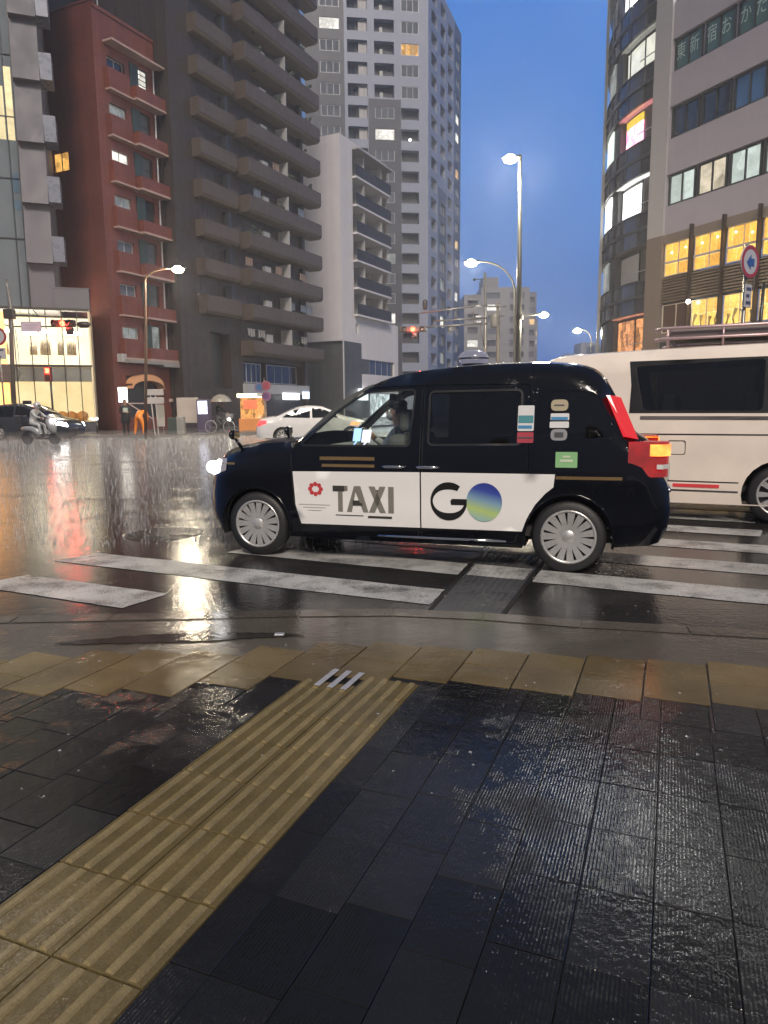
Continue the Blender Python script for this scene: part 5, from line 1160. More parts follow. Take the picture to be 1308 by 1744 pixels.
mb = MB(); mb.bbox(-0.26, 0.24, -0.27, -0.25, 1.0, 1.7, 0.005); mb.build('lit_front', EM('bluish lit front', (0.80, 0.82, 1.0), 3.0, 0.3, 6.0), o, local=True)
b = at(430, 735, 41.5)
o = empty('shop_stall', (b.x, b.y, 0.12), label='warm lit orange shop stall left of the white sedan', cat='stall')
mb = MB(); mb.bbox(-0.75, 0.75, -0.1, 0.6, 0, 0.7, 0.02); mb.build('counter', M('orange counter', (0.5, 0.2, 0.06), 0.5), o, local=True)
mb = MB(); mb.bbox(-0.75, 0.75, 0.5, 0.56, 0.7, 1.9, 0.01); mb.build('back_panel', ROOM('orange stall goods', (1.0, 0.45, 0.12), 0.8, 0.35, 5.0), o, local=True)
mb = MB(); mb.bbox(-0.8, 0.8, -0.2, 0.6, 1.9, 2.12, 0.02); mb.build('light_box', EM('cream light box', (1.0, 0.86, 0.55), 1.6), o, local=True)
mb = MB(); mb.bbox(-0.45, 0.35, -0.16, -0.1, 1.25, 1.75, 0.01); mb.build('red_board', EM('red lit board', (0.9, 0.13, 0.05), 1.2), o, local=True)
b = at(166, 735, 38.5); mb = MB(); mb.smooth = True; mb.tube([(b.x, b.y, 0.12), (b.x, b.y, 0.85)], 0.06, 8); tag(mb.build('bollard', m_pole), 'short dark bollard at the foot of the storefront corner', 'bollard')
bo = bpy.data.objects['bollard']; mb = MB(); mb.ball((b.x, b.y, 0.92), 0.07); mb.build('lamp_cap', EM('bollard lamp', (1.0, 0.97, 0.9), 10.0), bo)
# ------------------------------------------------------------------ vehicles
def inside(p, poly):
    x, y = p; c = False; n = len(poly); j = n - 1
    for i in range(n):
        xi, yi = poly[i]; xj, yj = poly[j]
        if (yi > y) != (yj > y) and x < (xj - xi) * (y - yi) / (yj - yi) + xi: c = not c
        j = i
    return c
def dens(poly, step, closed=True):
    out = []; n = len(poly)
    for i in range(n if closed else n - 1):
        a, b = poly[i], poly[(i + 1) % n]; k = max(1, int(math.ceil(math.hypot(b[0] - a[0], b[1] - a[1]) / step)))
        for j in range(k): out.append((a[0] + (b[0] - a[0]) * j / k, a[1] + (b[1] - a[1]) * j / k))
    if not closed: out.append(poly[-1])
    return out
def smooth_line(pts, it=2):
    for _ in range(it):
        q = [pts[0]]
        for a, b in zip(pts, pts[1:]): q += [(a[0] * .75 + b[0] * .25, a[1] * .75 + b[1] * .25), (a[0] * .25 + b[0] * .75, a[1] * .25 + b[1] * .75)]
        pts = q + [pts[-1]]
    return pts
def round_poly(poly, r=0.04, k=4):
    out = []; n = len(poly)
    for i in range(n):
        p0, p1, p2 = Vector(poly[i - 1]), Vector(poly[i]), Vector(poly[(i + 1) % n]); a, b = p0 - p1, p2 - p1
        rr = min(r, a.length * 0.45, b.length * 0.45); A, B = p1 + a.normalized() * rr, p1 + b.normalized() * rr
        for j in range(k + 1):
            t = j / k; q = A * (1 - t) ** 2 + p1 * 2 * t * (1 - t) + B * t * t; out.append((q.x, q.y))
    return out
def seg_d(p, a, b):
    ax, ay = a; bx, by = b; dx, dy = bx - ax, by - ay; l = dx * dx + dy * dy
    t = 0 if l == 0 else max(0, min(1, ((p[0] - ax) * dx + (p[1] - ay) * dy) / l))
    return math.hypot(p[0] - ax - dx * t, p[1] - ay - dy * t)
class Shell:
    """vehicle skin: side view outlines laid on a curved side, joined across by a crowned top"""
    def __init__(s, top, W, tumble, belt, r, crown=0.05):
        s.top = top; s.W = W; s.tumble = tumble; s.belt = belt; s.r = r; s.crown = crown
    def w(s, x, z):
        w = s.W(x) - max(0, z - s.belt) * s.tumble - max(0, (0.42 - z)) * 0.12
        w += 0.012 * math.exp(-((z - (s.belt - 0.22)) / 0.1) ** 2)          # shoulder line
        d = min(seg_d((x, z), a, b) for a, b in zip(s.top, s.top[1:]))
        r = s.r(x, z)
        if d < r: w -= r * (1 - math.sqrt(max(0, 1 - ((r - d) / r) ** 2)))
        return w
    def P(s, x, z, side=1, off=0.0): return Vector((x, side * (s.w(x, z) + off), z))
    def patch(s, mb, outer, holes=(), step=0.09, side=1, off=0.0):
        o = dens(outer, step); V = list(o); Ed = [(i, (i + 1) % len(o)) for i in range(len(o))]
        for h in holes:
            hh = dens(h, step); b = len(V); V += hh; Ed += [(b + i, b + (i + 1) % len(hh)) for i in range(len(hh))]
        x0, x1 = min(p[0] for p in o), max(p[0] for p in o); z0, z1 = min(p[1] for p in o), max(p[1] for p in o)
        bd = [(V[a], V[b]) for a, b in Ed]
        i = 0; z = z0 + step / 2
        while z < z1:
            x = x0 + step / 2 + (step / 2 if i % 2 else 0)
            while x < x1:
                p = (x, z)
                if inside(p, o) and not any(inside(p, h) for h in holes) and min(seg_d(p, a, b) for a, b in bd) > step * 0.35: V.append(p)
                x += step
            z += step * 0.87; i += 1
        r = delaunay_2d_cdt([Vector(p) for p in V], Ed, [], 0, 1e-6)
        vs = [s.P(v.x, v.y, side, off) for v in r[0]]; fs = []
        for f in r[2]:
            c = (sum(r[0][i].x for i in f) / len(f), sum(r[0][i].y for i in f) / len(f))
            if inside(c, o) and not any(inside(c, h) for h in holes): fs.append(tuple(f))
        sm = mb.smooth; mb.smooth = True; mb.add(vs, fs); mb.smooth = sm
    def skin(s, mb, pts, n=10, off=0.0, ny=1.0):
        """the band across the vehicle along outline points pts"""
        vs, fs = [], []
        for x, z in pts:
            w = (s.w(x, z)) * ny
            for k in range(n + 1):
                y = -w + 2 * w * k / n; c = s.crown * (1 - (y / max(w, 1e-3)) ** 2); vs.append((x, y, z, c))
        m = len(pts); out = []
        for i, (x, z) in enumerate(pts):
            a, b = pts[max(0, i - 1)], pts[min(m - 1, i + 1)]; t = Vector((b[0] - a[0], b[1] - a[1])); t.normalize(); nx, nz = t.y, -t.x
            if nx * (x - 1.3 * 0) + nz * (z - 0.7) < 0 and abs(nz) > 0.5: nx, nz = -nx, -nz
            if abs(nz) <= 0.5 and nx * x < 0: nx, nz = -nx, -nz
            for k in range(n + 1):
                q = vs[i * (n + 1) + k]; out.append((q[0] + nx * (q[3] + off), q[1], q[2] + nz * (q[3] + off)))
        for i in range(m - 1):
            for k in range(n): fs.append((i * (n + 1) + k, i * (n + 1) + k + 1, (i + 1) * (n + 1) + k + 1, (i + 1) * (n + 1) + k))
        sm = mb.smooth; mb.smooth = True; mb.add(out, fs); mb.smooth = sm
def arch(cx, cz, r, z0, n=14):      # points of a wheel arch from rear to front or front to rear
    a0 = math.asin(max(-1, min(1, (z0 - cz) / r)))
    return [(cx + r * math.cos(a), cz + r * math.sin(a)) for a in [a0 + (math.pi - 2 * a0) * i / n for i in range(n + 1)]]
m_tyre = M('wet tyre rubber', (0.016, 0.016, 0.017), 0.5, bump=0.3, bscale=80)
m_rim = M('silver wheel', (0.58, 0.57, 0.55), 0.3, 0.6, var=0.2, scale=8)
m_black = M('black underbody', (0.01, 0.01, 0.011), 0.6)
m_chrome = M('chrome trim', (0.65, 0.65, 0.66), 0.12, 1.0)
def wheel(parent, x, y, z, r, rr, side, spokes=15, wd=0.19, turn=0.0):
    prof = [(rr, -wd / 2), (r - 0.03, -wd / 2), (r - 0.008, -wd / 2 + 0.02), (r, -wd / 2 + 0.05), (r, wd / 2 - 0.05), (r - 0.008, wd / 2 - 0.02), (r - 0.03, wd / 2), (rr, wd / 2)]
    w = empty('wheel', (x, y, z)); w.parent = parent; w.rotation_euler.z = turn
    mb = MB(); mb.smooth = True; mb.lathe(prof, (0, 0, 0), 'y', 40); mb.build('tyre', m_tyre, w, local=True)
    mb = MB(); mb.smooth = True; f = side * wd / 2
    mb.lathe([(rr, f * 0.6), (rr + 0.006, f), (rr - 0.012, f * 1.02), (rr - 0.02, f * 0.75)], (0, 0, 0), 'y', 40)
    mb.lathe([(0, f * 0.95), (0.045, f * 0.93), (0.06, f * 0.80)], (0, 0, 0), 'y', 20)
    mb.smooth = False
    for k in range(spokes):
        a = 2 * math.pi * k / spokes
        for da, dw in ((-0.07, 0.010), (0.07, 0.010)):
            c0, s0 = math.cos(a + da * 1.5), math.sin(a + da * 1.5); c1, s1 = math.cos(a + da * 1.1), math.sin(a + da * 1.1)
            p0, p1 = Vector((0.05 * c0, f * 0.86, 0.05 * s0)), Vector(((rr - 0.012) * c1, f * 0.93, (rr - 0.012) * s1))
            t = (p1 - p0).normalized(); nrm = t.cross(Vector((0, 1, 0))) * dw; dpt = Vector((0, f * 0.12, 0))
            mb.hexa([p0 - nrm - dpt, p0 + nrm - dpt, p1 + nrm * 1.5 - dpt, p1 - nrm * 1.5 - dpt, p0 - nrm, p0 + nrm, p1 + nrm * 1.5, p1 - nrm * 1.5])
    mb.build('rim', m_rim, w, local=True)
    mb = MB(); mb.lathe([(0, f * 0.5), (rr, f * 0.5)], (0, 0, 0), 'y', 28); mb.build('brake_backing', M('dark wheel well', (0.02, 0.02, 0.02), 0.5), w, local=True)
    return w

# ---- the taxi: x from the rear axle forward, left side (+y) faces the viewer
m_paint_navy = None
def PAINT(name, col, rough=0.12, beads=0.35, flake=0.0):
    m, nt, out = _new(name); p = N(nt, 'ShaderNodeTexCoord').outputs['Object']
    bs = N(nt, 'ShaderNodeBsdfPrincipled'); L(nt, bs.outputs[0], out.inputs[0])
    L(nt, mixc(nt, noise(nt, p, 3, 4), tuple(c * 0.85 for c in col), tuple(min(1, c * 1.1) for c in col)), bs.inputs['Base Color'])
    bs.inputs['Roughness'].default_value = rough; bs.inputs['Coat Weight'].default_value = 0.2; bs.inputs['Coat Roughness'].default_value = 0.05; bs.inputs['Specular IOR Level'].default_value = 0.4
    v = N(nt, 'ShaderNodeTexVoronoi'); v.inputs['Scale'].default_value = 55.0; L(nt, scaled(nt, p, (1.0, 1.0, 0.7)), v.inputs['Vector'])
    h = ramp(nt, v.outputs['Distance'], [(0.12, 1.0), (0.34, 0.0)])
    k = ramp(nt, noise(nt, p, 6, 3), [(0.45, 0.0), (0.65, 1.0)])
    b = N(nt, 'ShaderNodeBump'); b.inputs['Strength'].default_value = beads; b.inputs['Distance'].default_value = 0.004
    L(nt, mixc(nt, 1.0, h, k, 'MULTIPLY'), b.inputs['Height']); L(nt, b.outputs[0], bs.inputs['Normal']); L(nt, b.outputs[0], bs.inputs['Coat Normal'])
    return m
m_navy = PAINT('wet navy black paint', (0.0012, 0.0016, 0.0035))
m_tint = GLASS('dark privacy glass', (0.055, 0.058, 0.062)); m_clear = GLASS('pale car glass', (0.88, 0.93, 0.89))
m_seal = M('rubber seal', (0.008, 0.008, 0.009), 0.4)
m_panelw = M('white door wrap', (0.80, 0.79, 0.77), 0.22, var=0.04, scale=1.2, coat=0.3)
rearc = Vector((1.501, 5.699, 0)); frontc = Vector((-1.175, 6.521, 0)); fdir = (frontc - rearc).normalized(); lft = Vector((-fdir.y, fdir.x, 0))
root = rearc - lft * 0.80; root.z = -0.004
AX = 2.80
TOPL = [(3.36, 0.20), (3.45, 0.30), (3.465, 0.45), (3.45, 0.62), (3.42, 0.74), (3.375, 0.86), (3.28, 0.945), (3.10, 1.0), (2.85, 1.035), (2.52, 1.055), (2.40, 1.075), (2.24, 1.19), (2.05, 1.345), (1.86, 1.475), (1.70, 1.57), (1.52, 1.632), (1.28, 1.672), (0.95, 1.70), (0.6, 1.715), (0.3, 1.715), (0.05, 1.698), (-0.12, 1.665), (-0.22, 1.60), (-0.30, 1.46), (-0.385, 1.29), (-0.47, 1.12), (-0.60, 1.045), (-0.68, 0.96), (-0.70, 0.82), (-0.755, 0.72), (-0.775, 0.55), (-0.765, 0.38), (-0.70, 0.26)]
TOPS = smooth_line(TOPL, 1)
def Wt(x):
    if x > 2.4: return 0.835 - 0.05 * ((x - 2.4) / 0.6) ** 2 - (0.05 * ((x - 3.0) / 0.38) ** 2 if x > 3.0 else 0)
    if x < 0: return 0.835 - 0.07 * (x / 0.78) ** 2
    return 0.835
def rt_(x, z):
    if x > 2.75: return 0.13 + 0.10 * min(1, (x - 2.75) / 0.5)
    if z < 0.7: return 0.10 if x < 0 else 0.05
    return 0.13
sh = Shell(TOPS, Wt, 0.20, 1.0, rt_, 0.035)
taxi = empty('taxi', root, math.atan2(fdir.y, fdir.x), 'black taxi with a white lettered panel across its doors, driving left over the crosswalk', 'taxi')
ar = list(reversed(arch(0, 0.30, 0.355, 0.22))); af = list(reversed(arch(AX, 0.30, 0.345, 0.20)))
# body outline: front bottom -> top -> rear bottom -> rear arch -> sill -> front arch
outline = TOPS + [(-0.36, 0.23)] + [p for p in ar] + [(0.9, 0.20), (2.2, 0.195)] + [p for p in af] + [(3.2, 0.195)]
WF = round_poly([(2.345, 1.035), (2.02, 1.315), (1.90, 1.405), (1.73, 1.49), (1.30, 1.505), (1.335, 1.035)], 0.035)
WR = round_poly([(1.165, 1.045), (1.165, 1.485), (0.40, 1.49), (0.395, 1.055)], 0.04)
WQ = round_poly([(0.265, 1.07), (0.275, 1.49), (-0.16, 1.475), (-0.235, 1.40), (-0.335, 1.12)], 0.05)
FD = round_poly([(2.435, 0.98), (2.415, 0.52), (2.33, 0.235), (1.255, 0.235), (1.235, 1.0), (1.235, 1.545), (1.72, 1.535), (1.93, 1.43), (2.08, 1.31), (2.39, 1.045)], 0.03)
RD = round_poly([(1.225, 0.235), (0.43, 0.235), (0.375, 0.40), (0.32, 0.53), (0.325, 1.0), (0.335, 1.54), (1.215, 1.545)], 0.03)
def grow(poly, d):
    cx, cz = sum(p[0] for p in poly) / len(poly), sum(p[1] for p in poly) / len(poly); out = []
    n = len(poly)
    for i in range(n):
        a, b = Vector(poly[i - 1]), Vector(poly[(i + 1) % n]); t = (b - a).normalized(); nr = Vector((t.y, -t.x)); p = Vector(poly[i])
        if not inside(tuple(p - nr * 0.004), poly): nr = -nr
        q = p + nr * d; out.append((q.x, q.y))
    return out
mb = MB(); 
for sd_ in (1, -1): sh.patch(mb, outline, [FD, RD, WQ], side=sd_)
i0 = min(range(len(TOPS)), key=lambda i: abs(TOPS[i][0] - 2.38) + abs(TOPS[i][1] - 1.09)); i1 = min(range(len(TOPS)), key=lambda i: abs(TOPS[i][0] - 1.66) + abs(TOPS[i][1] - 1.585))
j0 = min(range(len(TOPS)), key=lambda i: abs(TOPS[i][0] + 0.25) + abs(TOPS[i][1] - 1.56)); j1 = min(range(len(TOPS)), key=lambda i: abs(TOPS[i][0] + 0.45) + abs(TOPS[i][1] - 1.16))
sh.skin(mb, TOPS[:i0 + 1]); sh.skin(mb, TOPS[i1:j0 + 1]); sh.skin(mb, TOPS[j1:])
mb.build('body', m_navy, taxi, local=True)
mb = MB(); sh.skin(mb, TOPS[i0:i1 + 1], off=-0.004); mb.build('windscreen', m_clear, taxi, local=True)
mb = MB(); sh.skin(mb, TOPS[j0:j1 + 1], off=-0.004); mb.build('rear_window', m_tint, taxi, local=True)
for sd_ in (1, -1):
    for poly, win, gm, nm in ((FD, WF, m_clear, 'front_door'), (RD, WR, m_tint, 'sliding_door')):
        mb = MB(); sh.patch(mb, grow(poly, -0.005), [win], side=sd_, off=0.0); d = mb.build(nm, m_navy, taxi, local=True)
        mb = MB(); sh.patch(mb, grow(win, 0.012), [grow(win, -0.006)], side=sd_, off=0.003, step=0.12); mb.build('window_seal', m_seal, d, local=True)
        mb = MB(); sh.patch(mb, win, [], side=sd_, off=-0.006, step=0.15); mb.build('window', gm, d, local=True)
    mb = MB(); sh.patch(mb, grow(WQ, 0.002), [], side=sd_, off=-0.003, step=0.12); mb.build('quarter_window', m_tint, taxi, local=True)
    # dark liner behind the shut lines
    mb = MB(); sh.patch(mb, grow(FD, 0.03), [grow(WF, -0.004)], side=sd_, off=-0.03, step=0.2); sh.patch(mb, grow(RD, 0.03), [grow(WR, -0.004)], side=sd_, off=-0.03, step=0.2); mb.build('door_lining', M('dark door lining', (0.07, 0.075, 0.07), 0.6), taxi, local=True)
    # white wrap over both doors
    PW = [(2.41, 0.80), (2.395, 0.50), (2.345, 0.325), (0.372, 0.335), (0.335, 0.44), (0.27, 0.56), (0.19, 0.655), (0.125, 0.71), (0.115, 0.815), (1.2, 0.812)]
    PWf = [p for p in PW if p[0] > 1.25][:3] + [(1.236, 0.331), (1.236, 0.812)]
    PWr = [(1.224, 0.812), (1.224, 0.331)] + [p for p in PW if p[0] < 1.1]
    mb = MB(); sh.patch(mb, dens(PWf, 0.1), [], side=sd_, off=0.005, step=0.1); sh.patch(mb, dens(PWr, 0.1), [], side=sd_, off=0.005, step=0.1); wp = mb.build('door_wrap', m_panelw, taxi, local=True)
    # chrome grips, sill bar
    for xg in (1.36, 1.06):
        mb = MB(); mb.smooth = True; mb.tube([sh.P(xg, 0.855, sd_, 0.012), sh.P(xg + 0.05, 0.857, sd_, 0.03), sh.P(xg + 0.17, 0.857, sd_, 0.03), sh.P(xg + 0.22, 0.855, sd_, 0.012)], [0.008, 0.013, 0.013, 0.008], 8); mb.build('door_handle', m_chrome, taxi, local=True)
    mb = MB(); mb.smooth = True; mb.tube([sh.P(x, 0.245, sd_, 0.008) for x in (1.62, 1.2, 0.8, 0.5)], 0.012, 6); mb.build('sill_strip', m_chrome, taxi, local=True)
    if sd_ == 1: wrap = wp
m_gold_refl = M('painted gold reflection', (0.26, 0.17, 0.075), 0.25, 0.5)  # warm reflection of the lit shops painted along the body as strips
for a, b, z0, z1 in ((1.64, 2.15, 0.905, 0.935), (1.64, 2.13, 0.845, 0.87), (-0.40, 0.11, 0.775, 0.80), (3.02, 3.18, 0.845, 0.865)):
    mb = MB(); sh.patch(mb, [(a, z0), (b, z0), (b, z1), (a, z1)], side=1, off=0.004, step=0.1); mb.build('belt_reflection', m_gold_refl, taxi, local=True)
# lettering on the wrap (2D pattern laid on the curved side; x grows to the picture's left)
def side_pattern(pts2d, faces, x_c, z_c, off, mat, name, parent):
    vs = [sh.P(x_c - px, z_c + pz, 1, off) for px, pz in pts2d]; mb = MB(); mb.add(vs, faces); return mb.build(name, mat, parent, local=True)
m_ink = M('dark grey lettering', (0.045, 0.042, 0.036), 0.35); m_ink2 = M('taupe lettering', (0.20, 0.19, 0.165), 0.35); m_inkb = M('black lettering', (0.012, 0.012, 0.011), 0.3)
def rects(rs): 
    v, f = [], []
    for x0, x1, z0, z1 in rs: b = len(v); v += [(x0, z0), (x1, z0), (x1, z1), (x0, z1)]; f.append((b, b + 1, b + 2, b + 3))
    return v, f
def poly2(ps): return list(ps), [tuple(range(len(ps)))]
lx, lz = 1.745, 0.565; h = 0.115
tv, tf_ = [], []
def addp(ps):
    b = len(tv); tv.extend(ps); tf_.append(tuple(range(b, b + len(ps))))
# T A X I, heavy square letters 0.60 m wide
addp([(-0.285, h - 0.045), (-0.145, h - 0.045), (-0.145, h), (-0.285, h)]); addp([(-0.237, -h), (-0.193, -h), (-0.193, h - 0.045), (-0.237, h - 0.045)])
addp([(-0.155, -h), (-0.108, -h), (-0.072, h - 0.05), (-0.085, h)]); addp([(0.045, -h), (-0.002, -h), (-0.072, h - 0.05), (-0.085, h), (-0.025, h)]); addp([(-0.10, -0.055), (-0.012, -0.055), (-0.026, -0.015), (-0.086, -0.015)])
addp([(0.05, -h), (0.105, -h), (0.205, h), (0.15, h)]); addp([(0.15, -h), (0.205, -h), (0.105, h), (0.05, h)])
addp([(0.228, -h), (0.278, -h), (0.278, h), (0.228, h)])
side_pattern(tv, tf_, lx, lz, 0.008, m_ink2, 'taxi_lettering', wrap)
for q in ((-0.285, -0.175, h - 0.05, h), (-0.10, -0.01, -0.058, -0.012), (0.105, 0.15, -0.04, -0.005), (0.11, 0.15, 0.045, 0.085)):
    v, f = rects([q]); side_pattern(v, f, lx, lz, 0.0095, m_ink, 'lettering_accent', wrap)
v, f = rects([(0.04, 0.26, -0.165, -0.145), (-0.26, 0.0, -0.150, -0.143)]); side_pattern(v, f, lx, lz, 0.008, m_ink, 'small_print', wrap)
v, f = rects([(-0.16, 0.14, -0.115, -0.108), (-0.12, 0.10, -0.14, -0.134), (-0.07, 0.06, -0.165, -0.16)]); side_pattern(v, f, 2.20, 0.615, 0.008, M('faint lettering', (0.42, 0.40, 0.38), 0.4), 'small_print', wrap)
# red rosette
m_redink = M('red emblem', (0.55, 0.05, 0.06), 0.35); v, f = [], []
for k in range(8):
    a = 2 * math.pi * k / 8; c = (0.052 * math.cos(a), 0.045 * math.sin(a)); b = len(v)
    v += [(c[0] + 0.021 * math.cos(t), c[1] + 0.021 * math.sin(t)) for t in [2 * math.pi * q / 8 for q in range(8)]]; f.append(tuple(range(b, b + 8)))
side_pattern(v, f, 2.195, 0.645, 0.008, m_redink, 'red_emblem', wrap)
# the G: a ring thick at top and bottom, open at the right, with a crossbar
v, f = [], []; n = 44
for i in range(n + 1):
    a = R(52) + R(308) * i / n
    ro_x, ro_z = 0.158, 0.163; th = 0.022 + 0.028 * abs(math.sin(a)) ** 1.5
    v += [(ro_x * math.cos(a), ro_z * math.sin(a)), ((ro_x - th * 0.95) * math.cos(a), (ro_z - th * 1.25) * math.sin(a))]
f = [(2 * i, 2 * i + 2, 2 * i + 3, 2 * i + 1) for i in range(n)]
b = len(v); v += [(0.02, -0.03), (0.155, -0.03), (0.155, 0.022), (0.03, 0.022), (0.015, 0.005)]; f.append(tuple(range(b, b + 5)))
side_pattern(v, f, 0.985, 0.57, 0.008, m_inkb, 'letter_g', wrap)
# the O: a disc shading from deep blue over green to pale green (its own printed colours)
m_disc, nt, out = _new('blue green printed disc'); bs = N(nt, 'ShaderNodeBsdfPrincipled'); L(nt, bs.outputs[0], out.inputs[0]); bs.inputs['Roughness'].default_value = 0.3
sp = N(nt, 'ShaderNodeSeparateXYZ'); L(nt, N(nt, 'ShaderNodeTexCoord').outputs['Object'], sp.inputs[0])
zz = math_(nt, 'MULTIPLY_ADD', sp.outputs[2], 3.03, -1.227); zz = math_(nt, 'MULTIPLY_ADD', sp.outputs[0], -0.8, math_(nt, 'ADD', zz, 0.56))
L(nt, ramp(nt, zz, [(0.05, (0.30, 0.46, 0.42)), (0.28, (0.42, 0.55, 0.18)), (0.55, (0.20, 0.34, 0.46)), (0.8, (0.045, 0.075, 0.36)), (1.0, (0.03, 0.05, 0.27))]), bs.inputs['Base Color'])
v = [(0.0, 0.0)] + [(0.150 * math.cos(2 * math.pi * k / 40), 0.163 * math.sin(2 * math.pi * k / 40)) for k in range(40)]; f = [(0, 1 + k, 1 + (k + 1) % 40) for k in range(40)]
side_pattern(v, f, 0.685, 0.57, 0.008, m_disc, 'letter_o', wrap)
# stickers on the rear glass and pillar
def sticker(x0, x1, z0, z1, mat, rnd=0.02, name='sticker', inner=None):
    mb = MB(); sh.patch(mb, round_poly([(x0, z0), (x1, z0), (x1, z1), (x0, z1)], rnd), [], side=1, off=0.006, step=0.1); s_ = mb.build(name, mat, taxi, local=True)
    if inner:
        for q, mm in inner:
            mb = MB(); sh.patch(mb, [(q[0], q[2]), (q[1], q[2]), (q[1], q[3]), (q[0], q[3])], [], side=1, off=0.009, step=0.1); mb.build('print', mm, s_, local=True)
ms_w = M('sticker white', (0.62, 0.62, 0.62), 0.35); ms_b = M('sticker blue', (0.05, 0.22, 0.42), 0.35); ms_t = M('sticker teal', (0.06, 0.24, 0.27), 0.35); ms_r = M('sticker red', (0.36, 0.035, 0.055), 0.35); ms_g = M('sticker gold', (0.36, 0.31, 0.20), 0.4); ms_gr = M('sticker green', (0.24, 0.48, 0.22), 0.35); ms_k = M('sticker dark', (0.05, 0.05, 0.06), 0.4)
sticker(0.275 + .02, 0.425, 1.16, 1.365, ms_w, 0.01, inner=[((0.30, 0.42, 1.225, 1.285), ms_t), ((0.31, 0.42, 1.18, 1.205), ms_b)])
sticker(0.275 + .02, 0.425, 1.065, 1.15, ms_r, 0.008, inner=[((0.30, 0.42, 1.10, 1.112), ms_k)])
sticker(0.03, 0.165, 1.32, 1.41, ms_g, 0.042, inner=[((0.06, 0.14, 1.36, 1.37), ms_k)])
sticker(0.02, 0.165, 1.245, 1.30, ms_w, 0.008, inner=[((0.03, 0.16, 1.248, 1.272), ms_b)])
sticker(0.02, 0.17, 1.185, 1.235, ms_w, 0.008)
sticker(0.03, 0.16, 1.085, 1.175, M('sticker grey', (0.24, 0.24, 0.26), 0.4), 0.04, inner=[((0.06, 0.13, 1.11, 1.15), ms_k)])
sticker(-0.055, 0.115, 0.87, 0.995, ms_gr, 0.008, inner=[((-0.02, 0.08, 0.915, 0.935), M('sticker pale', (0.55, 0.62, 0.45), 0.4)), ((0.0, 0.06, 0.95, 0.965), M('sticker pale', (0.55, 0.62, 0.45), 0.4))])
